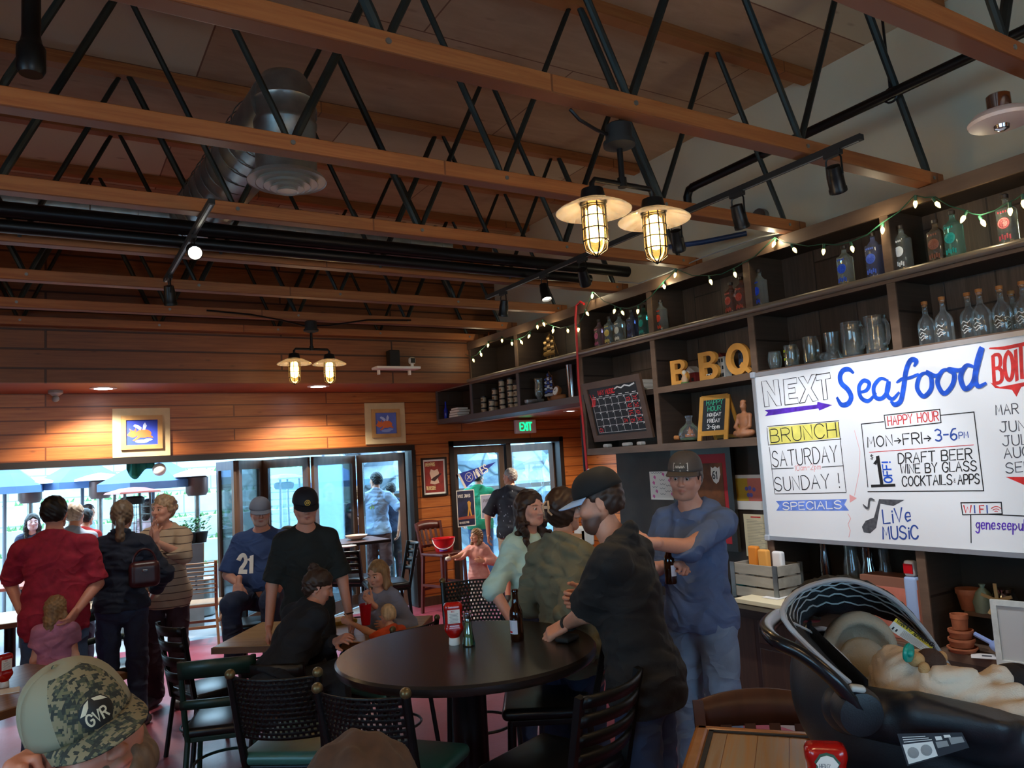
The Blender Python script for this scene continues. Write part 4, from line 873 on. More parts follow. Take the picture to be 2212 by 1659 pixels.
# ------------------------------------------------------------------ whiteboard
WX = XF-.03
wb = thing('whiteboard', 'big white dry-erase board hand-lettered with NEXT Seafood BOIL and happy hour', 'whiteboard', (WX, 4.0, 1.2))
WBM = mat('board_white', '#f2f3f1', .22, coat=.3)
part('panel', M().b2((WX, 1.56, 1.2), (WX+.018, 4.0, 2.43)), WBM, wb, world=True)
FRM = mat('board_frame', '#c3c6c9', .3, .6)
fr = M()
for lo, hi in (((1.54, 2.415), (4.015, 2.445)), ((1.54, 1.185), (4.015, 1.215)), ((3.985, 1.215), (4.015, 2.415)), ((1.54, 1.215), (1.57, 2.415))): fr.b2((WX-.008, lo[0], lo[1]), (WX+.02, hi[0], hi[1]))
part('frame', fr, FRM, wb, world=True)
ct_ = M()
for y, z in ((4.0, 2.43), (4.0, 1.2)): ct_.rbox((WX-.004, y, z), (.03, .045, .045), .008)
part('corner_cap', ct_, mat('cap_grey', '#aeb4bb', .4), wb, world=True)
WO = V3(WX, 0, 0)
INK = dict(k=mat('ink_black', '#232323', .5), b=mat('ink_blue', '#1f56c8', .5, noise=22, var=.35), r=mat('ink_red', '#d8322f', .5, noise=25, var=.25), p=mat('ink_purple', '#5a2fb0', .5, noise=22, var=.35), y=mat('ink_yellow', '#e6da6a', .6, noise=14, var=.12), lb=mat('ink_lightblue', '#6f8fe0', .6, noise=18, var=.25), pk=mat('ink_pink', '#f0a9a4', .6), w=mat('ink_white', '#f4f4f2', .5), g=mat('ink_grey', '#55565a', .5, noise=40, var=.4), db=mat('ink_darkblue', '#2f4f9d', .5))
def wpos(p): return xy(p[0], p[1], WX)
def wline(m, pts, w): ribbon(m, [wpos(p) for p in pts], w, WO, EX, EY, NX)
def wtext(m, s, p0, p1, top, w=.007, O=WO, X=WX, cap=None):
    """text whose baseline runs p0..p1 (pixels in the photo of this board) with cap top at pixel `top` above p0"""
    a, b, t = [V3(*xy(*p, X)) for p in (p0, p1, top)]; h = np.linalg.norm(t-a); ex2 = unit(b-a); ey2 = V3(-ex2[1], ex2[0])
    e = unit(t-a); L = np.linalg.norm(b-a); q = M(); end = text(q, s, (0, 0, 0), (1, 0, 0), (0, 1, 0), (0, 0, 1), 0, 0, h, 0) if False else None
    wid = lambda asp: sum((.45*h if c == ' ' else (max([p[0] for st in strokes(c) for p in st] or [.5])*asp+.3*asp)*h) for c in s)-.3*asp*h
    lo, hi = .1, 2.5
    for _ in range(30):
        mid = (lo+hi)/2
        if wid(mid) < L: lo = mid
        else: hi = mid
    text(m, s, O+EX*a[0]+EY*a[1], EX*ex2[0]+EY*ex2[1], EX*e[0]+EY*e[1], NX, 0, 0, h, w, asp=lo)
L = {k: M() for k in INK}
def flush(block):
    for k in L:
        if L[k].v: part(block+'_lettering', L[k], INK[k], wb, world=True); L[k] = M()
# NEXT as hollow letters, arrow, Seafood, BOIL
HOL = dict(N=[(0, 0), (0, 1), (.28, 1), (.68, .42), (.68, 1), (.95, 1), (.95, 0), (.68, 0), (.27, .6), (.27, 0)], E=[(0, 0), (0, 1), (.9, 1), (.9, .78), (.3, .78), (.3, .62), (.75, .62), (.75, .42), (.3, .42), (.3, .22), (.9, .22), (.9, 0)],
 X=[(0, 0), (.36, .5), (0, 1), (.3, 1), (.5, .7), (.72, 1), (1, 1), (.66, .5), (1, 0), (.7, 0), (.5, .3), (.3, 0)], T=[(.37, 0), (.37, .78), (0, .78), (0, 1), (1, 1), (1, .78), (.65, .78), (.65, 0)])
for ch, bl, br, tl in (('N', (1652, 879), (1690, 876), (1645, 824)), ('E', (1696, 875), (1728, 871), (1692, 820)), ('X', (1727, 871), (1768, 865), (1724, 815)), ('T', (1768, 865), (1799, 861), (1762, 810))):
    a, b, c = [V3(*wpos(p)) for p in (bl, br, tl)]; pts = [tuple(a+(b-a)*u+(c-a)*v) for u, v in HOL[ch]]; ribbon(L['k'], pts+[pts[0]], .006, WO, EX, EY, NX)
poly = lambda m, pts, th=.0008: m.prism([wpos(p) for p in pts], WO+NX*th, EX, EY, 0)
poly(L['p'], [(1652, 886), (1765, 874), (1766, 868), (1798, 875), (1770, 887), (1768, 882), (1653, 899), (1659, 891)])
def brush(m, pts, w, n=0):
    """broad marker stroke through pixel points, thick in the middle and thin at the ends"""
    P_ = [V3(*wpos(p)) for p in pts]; P_ = [P_[0]]+P_+[P_[-1]]; q = []
    for a, b, c, d in zip(P_, P_[1:], P_[2:], P_[3:]):
        for u in np.linspace(0, 1, 7, endpoint=False): q.append(tuple(.5*((2*b)+(c-a)*u+(2*a-5*b+4*c-d)*u*u+(3*b-a-3*c+d)*u**3)))
    q.append(tuple(P_[-1])); k = len(q); ribbon(m, q, [w*(.45+.55*math.sin(pi*min(1, (i+.6)/(k*.22+1))/2)*math.sin(pi*min(1, (k-i)/(k*.22+1))/2)) for i in range(k)], WO, EX, EY, NX, th=.001+.0007*(BC[0] % 12), rise=.00002); BC[0] += 1
BC = [0]
brush(L['b'], [(1843, 805), (1834, 798), (1822, 800), (1815, 812), (1818, 828), (1832, 842), (1839, 858), (1832, 872), (1818, 874), (1809, 860)], .036)
for pts, w in ([(1855, 848), (1872, 843), (1878, 828), (1866, 822), (1856, 836), (1860, 858), (1876, 866), (1892, 850)], .028), ([(1918, 822), (1902, 818), (1888, 836), (1892, 858), (1906, 860), (1918, 844), (1920, 824), (1916, 850), (1928, 862), (1942, 848)], .028), \
    ([(1976, 790), (1980, 780), (1968, 778), (1958, 800), (1952, 840), (1946, 866), (1934, 874), (1926, 868)], .032), ([(1938, 826), (1950, 818), (1966, 816), (1984, 808)], .02), ([(2004, 804), (1988, 812), (1982, 838), (1996, 856), (2012, 840), (2012, 814), (2002, 804), (2022, 812), (2034, 804)], .028), \
    ([(2052, 798), (2036, 802), (2026, 826), (2040, 850), (2058, 832), (2062, 808), (2050, 798), (2072, 800), (2084, 794)], .028), ([(2104, 792), (2088, 790), (2076, 814), (2086, 840), (2104, 824), (2112, 780), (2122, 752), (2108, 812), (2114, 834), (2130, 828)], .030): brush(L['b'], pts, w)
for ch, x0, x1, b0, t0 in (('B', 2148, 2165, 828, 768), ('O', 2172, 2190, 823, 762), ('I', 2197, 2203, 820, 758), ('L', 2208, 2228, 817, 752)): wtext(L['r'], ch, (x0, b0), (x1, b0-3), (x0-3, t0), .020)
poly(L['r'], [(2136, 754), (2170, 756), (2240, 742), (2240, 733), (2170, 748), (2138, 751)]); poly(L['r'], [(2139, 826), (2160, 836), (2240, 820), (2240, 826), (2206, 836), (2196, 857), (2186, 842), (2150, 838)])
flush('headline')
# brunch block
poly(L['y'], [(1660, 923), (1812, 911), (1815, 945), (1664, 961)])
for a, b in (((1658, 921), (1812, 909)), ((1662, 961), (1817, 948)), ((1667, 1013), (1714, 1011)), ((1776, 1009), (1822, 1006)), ((1675, 1067), (1828, 1064)), ((1657, 924), (1660, 962)), ((1811, 912), (1828, 1062)), ((1662, 966), (1674, 1066))): wline(L['k'], [a, b], .005)
wtext(L['k'], 'BRUNCH', (1666, 956), (1808, 943), (1663, 928)); wtext(L['k'], 'SATURDAY', (1670, 1008), (1810, 997), (1667, 976)); wtext(L['k'], 'SUNDAY !', (1675, 1060), (1814, 1053), (1672, 1032))
wtext(L['pk'], '10am-2pm', (1716, 1017), (1773, 1013), (1716, 1005), .004)
poly(L['lb'], [(1676, 1082), (1830, 1078), (1824, 1090), (1834, 1103), (1677, 1103), (1684, 1092)]); wtext(L['w'], 'SPECIALS', (1692, 1101), (1818, 1098), (1691, 1086), .008)
flush('brunch'); wline(L['pk'], [(1846, 930), (1858, 975), (1856, 1020), (1846, 1070)], .003); poly(L['pk'], [(1835, 1068), (1851, 1076), (1836, 1086)]); wline(L['pk'], [(1832, 1110), (1838, 1120), (1832, 1132), (1837, 1146), (1834, 1160)], .004)
flush('arrow')
# happy hour block
for a, b in (((1861, 916), (1909, 911)), ((2033, 897), (2104, 890)), ((2104, 890), (2125, 1060)), ((1875, 1062), (2125, 1060)), ((1861, 916), (1875, 1052)), ((1910, 897), (2030, 884)), ((2030, 884), (2033, 913)), ((2033, 913), (1914, 926)), ((1914, 926), (1910, 897))): wline(L['k'], [a, b], .006)
wtext(L['r'], 'HAPPY HOUR', (1919, 919), (2028, 908), (1917, 900), .006); wtext(L['k'], 'MON>FRI>', (1875, 966), (2012, 956), (1873, 944), .007); wtext(L['db'], '3-6', (2021, 953), (2067, 950), (2019, 928), .009); wtext(L['db'], 'PM', (2072, 947), (2092, 945), (2071, 934), .005)
wline(L['r'], [(1878, 977), (2103, 961)], .004)
wtext(L['k'], '1', (1895, 1046), (1905, 1046), (1886, 985), .024); wline(L['k'], [(1884, 1050), (1932, 1048)], .018); wtext(L['k'], '$', (1880, 993), (1887, 993), (1879, 982), .004)
a, b, c = wpos((1928, 1042)), wpos((1922, 990)), wpos((1912, 1042)); a = V3(*a); b = V3(*b); text(L['b'], 'OFF!', WO+EX*a[0]+EY*a[1], unit(EX*(b-a)[0]+EY*(b-a)[1]), -EX, NX, 0, 0, .055, .010, asp=.62)
wtext(L['k'], 'DRAFT BEER', (1941, 1001), (2100, 991), (1940, 980)); wtext(L['k'], 'WINE BY GLASS', (1946, 1023), (2110, 1016), (1945, 1004)); wtext(L['k'], 'COCKTAILS', (1950, 1050), (2057, 1046), (1949, 1030)); wtext(L['k'], 'APPS', (2070, 1046), (2116, 1044), (2069, 1026)); wtext(L['g'], '&', (2060, 1043), (2064, 1043), (2060, 1032), .003)
flush('happy_hour')
for s_, y0, x0 in (('MAR 2', 896, 2152), ('JUNE', 933, 2160), ('JULY', 963, 2166), ('AUG', 990, 2170), ('SEP', 1022, 2174)): wtext(L['g'], s_, (x0, y0), (x0+(76 if len(s_) > 3 else 56), y0-5), (x0-2, y0-21), .006)
poly(L['r'], [(2172, 1030), (2240, 1030), (2240, 1060), (2200, 1042)])
flush('dates')
# live music and wifi
brush(L['g'], [(1866, 1090), (1876, 1097), (1880, 1078), (1890, 1080)], .012); poly(L['g'], [(1899, 1078), (1954, 1080), (1930, 1093), (1902, 1088), (1893, 1140), (1880, 1152), (1866, 1150), (1862, 1138), (1870, 1125), (1888, 1118)])
wtext(L['db'], 'LiVe', (1909, 1131), (1968, 1125), (1906, 1102), .010); wtext(L['db'], 'MUSiC', (1908, 1164), (1984, 1163), (1906, 1138), .010)
flush('music')
for a, b in (((2076, 1086), (2163, 1085)), ((2163, 1085), (2165, 1110)), ((2165, 1110), (2080, 1112)), ((2080, 1112), (2076, 1086)), ((2097, 1112), (2098, 1172)), ((2137, 1111), (2240, 1116))): wline(L['k'], [a, b], .006)
for ch, x, k in (('W', 2083, 'r'), ('I', 2106, 'db'), ('F', 2117, 'r'), ('I', 2133, 'db')): wtext(L[k], ch, (x, 1108), (x+(16 if ch == 'W' else 9), 1108), (x-1, 1092), .007)
for r in (4, 9, 14): wline(L['r'], [(2152+r*math.sin(t), 1108-r*math.cos(t)) for t in np.linspace(-.8, .8, 7)], .004)
wtext(L['p'], 'geneseepub', (2108, 1142), (2222, 1146), (2108, 1120), .007)
flush('footer')
# ------------------------------------------------------------------ bottles along the top row
CG = glass('bottle_glass', '#eef4f2', .05, .90, 1., .10)
def medallion(m, c, r, mi=0):
    m.lathe([(r, 0), (r*.82, .0012), (r*.3, .0014)], c, frame(NX), n=24, mi=mi)
def square_bottle(px, py, col, label, hgt=.315, tint='#dfeae8', capc='#2a211c', x=4.76):
    p = at(px, py, 'x', x); p = V3(x, p[1], 2.947); w = .088
    t = thing('bottle', label, 'bottle', p, random.uniform(-.12, .12), 'patterned square bottles on the top shelf')
    g = glass('bottle_glass_'+tint[1:], tint, .06, .90, 1., .17)
    m = M(); m.rbox((0, 0, hgt*.37), (w, w, hgt*.74), .016); part('glass_body', m, g, t, smooth=True)
    part('neck', M().lathe([(w*.46, hgt*.73), (w*.36, hgt*.77), (.017, hgt*.82), (.015, hgt*.90), (.018, hgt*.905), (.018, hgt*.915)], n=18), g, t, smooth=True)
    part('stopper', M().lathe([(.016, hgt*.91), (.020, hgt*.92), (.021, hgt*.985), (.016, hgt)], n=16), mat('stopper'+capc, capc, .4), t, smooth=True)
    c = mat('bottle_art'+col, col, .35); m = M(); O = V3(-w/2-.001, 0, 0)
    m.lathe([(.034, 0), (.031, .002), (.026, .0012), (.022, .0022), (.004, .0022)], (-w/2, 0, hgt*.44), frame((-1, 0, 0)), n=28)
    for k in range(10):
        a = k*pi/5; m.tube([(-w/2-.003, .006*math.cos(a), hgt*.44+.006*math.sin(a)), (-w/2-.003, .024*math.cos(a), hgt*.44+.024*math.sin(a))], .0016, 5)
    for k in range(5): m.box((-w/2-.0012, -.028+.014*k, hgt*.17+.008*(k % 2)), (.002, .009, .028))
    for k in range(4): m.box((-w/2-.0012, -.02+.014*k, hgt*.65), (.002, .008, .012))
    part('printed_art', m, c, t)
for a in ((2183, 532, '#c8505a', 'clear square bottle with a red print, at the right end of the top shelf'), (2066, 553, '#1f8f8a', 'teal square bottle with a round teal medallion on the top shelf', .315, '#9fd9cf'), (2028, 562, '#7a4a3a', 'brownish square bottle behind the teal one', .29, '#b9a58e'), (1955, 582, '#eef0f0', 'clear square bottle with a white rosette medallion', .32), (1893, 598, '#4a66c8', 'tall blue square bottle partly behind a shelf post', .33, '#a9b6e8'), (1830, 613, '#2f55c4', 'square bottle with a blue disc, alone in the middle of its bay', .30), (1645, 656, '#2749c0', 'square bottle with a blue disc, right beside a shelf post', .315), (1606, 668, '#b0402f', 'red-printed square bottle just left of a shelf post', .30, '#d8a898'), (1583, 674, '#a83a2a', 'short dark red square bottle behind its red neighbour', .28, '#caa092'), (1431, 711, '#c8452f', 'square bottle with a bright red print at the left of its bay', .31), (1394, 722, '#1fa088', 'turquoise square bottle against a shelf post', .31, '#9adccb'), (1368, 728, '#3c4468', 'dark blue square bottle left of the turquoise one', .30, '#8f98b8'), (1341, 735, '#d9d6c4', 'clear pale square bottle in the crowded left bay', .30), (1319, 740, '#c9b05a', 'clear square bottle with a yellow print in the crowded left bay', .30), (1297, 746, '#b05a74', 'square bottle with a pink print in the crowded left bay', .30, '#e3c3cc'), (1263, 754, '#1f7a4a', 'green square bottle next to the hanging red cord', .31, '#8fc9a4')): square_bottle(*a)
solo('seashell', M().ball((4.76, at(1545, 680, 'x', 4.76)[1], 2.965), (.03, .05, .02)), mat('shell', '#cfc9bd', .4), 'small pale shell lying on the top shelf beside the red bottles', 'ornament', smooth=True)
# clear spirits with corks, mugs
for k, (px, py, lb) in enumerate(((1996, 655, 'leftmost of the corked clear bottles above the whiteboard'), (2034, 650, 'second corked clear bottle from the left, with a paper seal'), (2088, 636, 'third corked clear bottle from the left above the whiteboard'), (2113, 626, 'fourth corked clear bottle from the left, slightly nearer'), (2157, 616, 'fifth corked clear bottle from the left above the whiteboard'), (2182, 622, 'short-necked corked bottle behind two taller ones'), (2206, 610, 'corked clear bottle at the right edge above the whiteboard'))):
    x = 4.78 if k % 2 == 0 else 4.74; x = 4.9 if k == 5 else x; p = V3(x, at(px, py, 'x', x)[1], 2.457); t = thing('bottle', lb, 'bottle', p, 0, 'corked clear bottles above the whiteboard'); q = .92 if k == 5 else 1
    part('glass_body', M().lathe([(.048*q, 0), (.052*q, .01), (.052*q, .135*q), (.046*q, .16*q), (.022, .19*q), (.016, .20*q), (.0155, .25*q), (.019, .255*q), (.019, .265*q)], n=26), CG, t, smooth=True)
    part('cork', M().lathe([(.014, .25*q), (.0145, .262*q), (.019, .266*q), (.019, .285*q), (.006, .288*q)], n=16), mat('cork', '#b0703a' if k != 1 else '#b0703a', .8, noise=60), t, smooth=True)
    m = M(); O = V3(-.054, 0, 0)
    for j, (a, z) in enumerate(((.5, .10), (.35, .075), (.55, .055), (.3, .04))): m.grid([[(-.0535*math.cos(th), .0535*math.sin(th), z+dz+.006*math.sin(th*9+j)) for th in np.linspace(-a, a, 12)] for dz in (0, .006)])
    part('printed_label', m, mat('print_white', '#d9d3c8', .6), t)
def mug(px, kind, label, hgt, r, x=4.76):
    p = V3(x, at(px, 780, 'x', x)[1], 2.457); t = thing('glass_mug' if kind != 'tumbler' else 'glass_tumbler', label, 'glass', p, -.25, None)
    pr = {'mug': [(r*.95, 0), (r, .006), (r*.98, hgt), (r*.92, hgt), (r*.9, .02), (.004, .016)], 'tumbler': [(r*.6, 0), (r*.9, .03), (r, hgt*.55), (r*.85, hgt), (r*.8, hgt), (r*.9, hgt*.5), (r*.6, .02), (.004, .015)], 'boot': [(r*1.05, 0), (r*1.15, .03), (r*.8, .07), (r*.82, hgt*.6), (r*.95, hgt), (r*.88, hgt), (r*.75, .08), (.004, .03)], 'dimple': [(r*.9, 0)]+[(r*(1+.06*math.sin(z*9)), hgt*z/8) for z in range(9)]+[(r*.9, hgt), (r*.88, .03), (.004, .02)]}[kind]
    part('bowl', M().lathe(pr, n=28), CG, t, smooth=True)
    if kind == 'boot': part('toe', M().ball((-.04, .03, .035), (.05, .04, .033)), CG, t, smooth=True)
    if kind in ('mug', 'dimple'): part('handle', M().tube([(0, -r*.9, hgt*.85), (0, -r*1.35, hgt*.84), (0, -r*1.6, hgt*.7), (0, -r*1.6, hgt*.35), (0, -r*1.35, hgt*.22), (0, -r*.9, hgt*.2)], r*.17, 8), CG, t, smooth=True)
    return t
mug(1674, 'tumbler', 'small rounded glass tumbler at the left end above the whiteboard', .14, .052)
t = mug(1710, 'mug', 'glass mug with a yellow and green band above the whiteboard', .165, .050); m = M()
for z, a in ((.115, .9), (.085, .55), (.055, .9)): m.grid([[(-.0515*math.cos(th), .0515*math.sin(th), z+dz) for th in np.linspace(-a+.9, a+.9, 12)] for dz in (0, .018)])
part('printed_band', m, mat('band_yellow', '#c9d62a', .4), t)
mug(1753, 'mug', 'plain straight glass beer mug above the whiteboard', .20, .052); mug(1801, 'boot', 'boot-shaped textured glass above the whiteboard', .20, .055); mug(1845, 'mug', 'tall large glass beer stein above the whiteboard', .245, .070); mug(1898, 'dimple', 'large dimpled glass stein against the shelf post', .255, .068)
# ------------------------------------------------------------------ BBQ letters and little houses
LW = mat('letter_wood', '#dd9a45', .45, noise=10, var=.12)
def letter(ch, px, hgt, label):
    y = at(px, 800, 'x', 4.70)[1]; O = V3(4.72, y, 2.457); w = hgt*.78
    arc = lambda cx, cy, rx, ry, a0, a1, n=14: [(cx+rx*math.cos(a), cy+ry*math.sin(a)) for a in np.linspace(a0, a1, n)]
    if ch == 'B': out = [(0, 0)]+arc(.52, .28, .38, .28, -pi/2, pi/2)[0:]+arc(.50, .77, .34, .23, -pi/2+.25, pi/2)+[(0, 1)]; hol = [[(.26, .15)]+arc(.5, .29, .15, .14, -pi/2, pi/2)+[(.26, .43)], [(.26, .62)]+arc(.48, .74, .13, .12, -pi/2, pi/2)+[(.26, .86)]]
    else: out = arc(.45, .5, .47, .5, -.55, 2*pi-1.05, 40)+[(.62, .18), (.50, .26), (.62, .40), (.86, .20)] if False else arc(.45, .5, .47, .5, 0, 2*pi*.999, 44)[:-1]; hol = [arc(.45, .5, .25, .30, 0, 2*pi*.999, 32)[:-1]]
    m = M().prism([(a*hgt, b*hgt) for a, b in out], O-EX*.0, EX, EY, .035, holes=[[(a*hgt, b*hgt) for a, b in h_] for h_ in hol])
    if ch == 'Q': m.prism([(a*hgt, b*hgt) for a, b in ((.52, .27), (.64, .38), (.98, .06), (.86, -.0))], O+NX*.001, EX, EY, .037)
    m.xf(t=-EX*hgt*.45); solo('letter_'+ch.lower(), m, LW, label, 'letter', 'wooden BBQ letters')
letter('B', 1468, .215, 'first wooden letter B of BBQ, at the left'); letter('B', 1533, .235, 'second wooden letter B of BBQ, in the middle'); letter('Q', 1597, .255, 'wooden letter Q of BBQ')
def house(px, w, hgt, col, roof, label, x=4.86):
    y = at(px, 800, 'x', x)[1]; t = thing('model_house', label, 'ornament', (x, y, 2.457), 0, 'little model houses behind the letters')
    part('walls', M().b2((-.04, -w/2, 0), (.04, w/2, hgt)), mat('house'+col, col, .6), t); part('roof', M().prism([(-w*.6, 0), (w*.6, 0), (0, w*.5)], (-.05, 0, hgt), (0, 1, 0), (0, 0, 1), .1).xf(t=(0, 0, 0)), mat('roof'+roof, roof, .6), t)
    m = M()
    for r in range(max(1, int(hgt/.06))):
        for c in (-1, 1): m.box((-.042, c*w*.22, .04+.06*r), (.004, w*.2, .03))
    part('windows', m, mat('house_win', '#2b3a44', .3), t)
house(1497, .12, .10, '#8a2f2f', '#d9d3c8', 'little red model house with a pale roof between the two letters B'); house(1566, .07, .19, '#d5d6ce', '#7a3030', 'little white tower house between the second B and the Q'); house(1612, .07, .20, '#4a5a70', '#2d3a4a', 'little blue-grey tower house behind the Q')
m = M()
for r in range(3):
    for c in range(7):
        if (r+c) % 2: m.box((4.705, at(1535, 820, 'x', 4.7)[1]-.045+.015*c, 2.465+.015*r), (.006, .015, .015))
t = thing('toy_block', 'small black and white checkered block in front of the second B', 'ornament', (4.70, at(1535, 820, 'x', 4.7)[1], 2.457)); part('block', M().b2((.004, -.055, 0), (.03, .055, .05)), PAPER, t); part('checker', m, BLACKM, t, world=True)
t = thing('figurine', 'tiny pale figurine standing in front of the first B', 'ornament', (4.69, at(1480, 828, 'x', 4.69)[1], 2.457)); part('base', M().cyl((0, 0, 0), (0, 0, .012), .035), mat('grass_green', '#5a7a3a', .7), t); part('body', M().lathe([(.026, .012), (.03, .04), (.018, .07), (.008, .08)], n=16), mat('fig_tan', '#c9a27a', .5), t, smooth=True); part('head', M().ball((0, 0, .095), .021), mat('fig_cream', '#e8dcc0', .5), t, smooth=True)
# ------------------------------------------------------------------ lower bay: A-frame sign, carafe, statue
SIGNW = mat('sign_wood', '#c98f3c', .5, noise=8, var=.12); SLATE = mat('slate', '#22272a', .6, noise=6, var=.2)
a, b = at(1517, 953, 'x', 4.72)[1], at(1568, 946, 'x', 4.72)[1]; cy = (a+b)/2; hw = .135
t = thing('a_frame_sign', 'small wooden A-frame chalkboard sign reading HAPPY HOUR MONDAY FRIDAY 3-6', 'sign', (4.72, cy, 1.957), .25)
tl = lambda v, x=0: V3(-.0+v*.22+x, 0, 0)
def fp(u, v, e=0): return V3(.10*v-e-.02, -u, v*.37)   # leaning front panel, u right, v up 0..1
fm = M()
for (u0, v0), (u1, v1), w in (((-hw, 0), (-hw, 1), .035), ((hw, 0), (hw, 1), .035)): fm.beam(fp(u0*.9, v0), fp(u1*.9, v1), .035, .016, (1, 0, 0))
for v in (.16, .97): fm.beam(fp(-hw*.9, v), fp(hw*.9, v), .016, .04, (0, 0, 1))
part('frame', fm, SIGNW, t); part('slate_panel', M().add([fp(-hw*.8, .18, .002), fp(hw*.8, .18, .002), fp(hw*.8, .95, .002), fp(-hw*.8, .95, .002)], [(0, 1, 2, 3)]).add([fp(-hw*.8, .18, -.004), fp(hw*.8, .18, -.004), fp(hw*.8, .95, -.004), fp(-hw*.8, .95, -.004)], [(3, 2, 1, 0)]), SLATE, t)
bk = M()
for s_ in (-1, 1): bk.beam(V3(.08, s_*hw*.9, .36), V3(.26, s_*hw*.9, 0), .03, .014, (1, 0, 0))
bk.beam(V3(.25, -hw*.9, .03), V3(.25, hw*.9, .03), .014, .03); part('rear_frame', bk, SIGNW, t)
for s_, v, h_, k in (('HAPPY', .80, .042, 'gr'), ('HOUR', .66, .042, 'gr'), ('MONDAY', .54, .028, 'w'), ('-', .475, .028, 'w'), ('FRIDAY', .40, .030, 'w'), ('3-6pm', .26, .036, 'w')):
    m = M(); q = M(); e = text(q, s_, (0, 0, 0), (1, 0, 0), (0, 1, 0), (0, 0, 1), 0, 0, h_, .003); text(m, s_, fp(-(e-.01)/2, v, .003), V3(0, -1, 0), unit(fp(0, 1)-fp(0, 0)), unit(V3(-.37, 0, .10)), 0, 0, h_, .0055)
    part('chalk_lettering', m, mat('chalk_green', '#3fae84', .8) if k == 'gr' else mat('chalk_white', '#e6e6e0', .8), t)
p = V3(4.74, at(1492, 955, 'x', 4.74)[1], 1.957)
t = thing('glass_carafe', 'round glass carafe with a little ship inside, beside the A-frame sign', 'bottle', p)
part('glass_body', M().lathe([(.05, 0), (.085, .015), (.10, .06), (.085, .115), (.045, .145), (.028, .165), (.026, .20), (.034, .215), (.034, .225)], n=30), CG, t, smooth=True)
part('sea', M().lathe([(.06, .006), (.085, .02), (.09, .035), (.01, .037)], n=24), mat('sea_green', '#6f8a4a', .5), t, smooth=True); part('ship', M().box((0, 0, .055), (.03, .09, .022)).prism([(-.03, 0), (.035, 0), (.0, .06)], (0, 0, .07), (0, 1, 0), (0, 0, 1), .003).prism([(-.04, 0), (-.015, 0), (-.03, .04)], (0, 0, .07), (0, 1, 0), (0, 0, 1), .003), mat('ship_orange', '#b8622c', .5), t); part('side_cork', M().cyl((-.03, .09, .04), (-.04, .145, .045), .02, n=14), mat('cork', '#b0703a', .8), t, smooth=True)
st = S(); p = V3(4.72, at(1612, 945, 'x', 4.72)[1], 1.957)
st.ell((0, 0, .035), (.06, .085, .035), k=.02).cap((-.02, -.08, .04), (-.06, .02, .035), .024, k=.02).cap((-.02, .08, .04), (-.06, -.02, .035), .024, k=.02).ell((0, 0, .12), (.035, .05, .08), k=.03).cap((0, -.05, .175), (0, .05, .175), .022, k=.02).cap((0, -.058, .17), (-.03, -.07, .09), .016, k=.01).cap((-.03, -.07, .09), (-.055, -.02, .065), .014, k=.01).cap((0, .058, .17), (-.03, .07, .09), .016, k=.01).cap((-.03, .07, .09), (-.055, .02, .065), .014, k=.01).cap((0, 0, .19), (0, 0, .23), .017, k=.01).ell((-.004, 0, .25), (.028, .025, .034), k=.01).ell((0, 0, .285), (.024, .024, .018), k=.008).cap((-.03, 0, .252), (-.036, 0, .245), .006, k=.006)
vs, fs = st.mesh(.004); o = bpy.data.objects.new('statue', nmesh('statue', vs, fs, mat('terracotta_statue', '#b0744e', .5, noise=12, var=.25))); COL.objects.link(o); o.location = p; MX[o.name] = Matrix.Translation(Vector(p)); tag(o, 'seated cross-legged reddish figure statue beside the A-frame sign', 'statue')
# ------------------------------------------------------------------ calendar chalkboard
xt, xb = 4.585, 4.70; c = [at(1258, 829, 'x', xt), at(1381, 807, 'x', xt), at(1414, 944, 'x', xb), at(1286, 955, 'x', xb)]
ya, yb2 = (c[0][1]+c[3][1])/2, (c[1][1]+c[2][1])/2; zt_, zb_ = (c[0][2]+c[1][2])/2, (c[2][2]+c[3][2])/2
cal = thing('chalkboard_calendar', 'framed chalkboard music calendar with red entries, tilted against the shelves', 'chalkboard', (xb, (ya+yb2)/2, zb_))
CW, CHh = ya-yb2, zt_-zb_; CO = V3(xb, ya, zb_); cey = unit(V3(xt-xb, 0, CHh)); cnz = unit(np.cross(EX, cey)); CH_ = np.linalg.norm(V3(xt-xb, 0, CHh))
cp = lambda u, v, e=0: CO+EX*u+cey*v+cnz*e
m = M(); b_ = .065
for p0, p1 in (((0, b_/2), (CW, b_/2)), ((0, CH_-b_/2), (CW, CH_-b_/2))): m.beam(cp(*p0), cp(*p1), b_, .028, cnz)
for p0, p1 in (((b_/2, b_), (b_/2, CH_-b_)), ((CW-b_/2, b_), (CW-b_/2, CH_-b_))): m.beam(cp(*p0), cp(*p1), b_, .028, cnz)
part('frame', m, mat('calendar_frame', '#5a4334', .5, noise=9, var=.25, stretch=(1, .3, 1)), cal, world=True)
part('slate', M().box(cp(CW/2, CH_/2, -.004), (CW-b_, CH_-b_, .008), np.stack([EX, cey, cnz], 1)), SLATE, cal, world=True)
m = M(); g0, g1, h0, h1 = .10, CW-.075, .085, CH_-.17
R_ = lambda m_, pts, w: ribbon(m_, pts, w, CO, EX, cey, cnz, .003)
for i in range(8): u = g0+(g1-g0)*i/7; R_(m, [(u, h0), (u, h1)], .0035)
for j in range(6): v = h0+(h1-h0)*j/5; R_(m, [(g0, v), (g1, v)], .0035)
for i in range(7):
    for j in range(5):
        u = g0+(g1-g0)*(i+.82)/7; v = h0+(h1-h0)*(j+.8)/5; R_(m, [(u, v), (u+.012, v+.008)], .008)
    R_(m, [(g0+(g1-g0)*(i+.2)/7, h1+.016), (g0+(g1-g0)*(i+.7)/7, h1+.016)], .006)
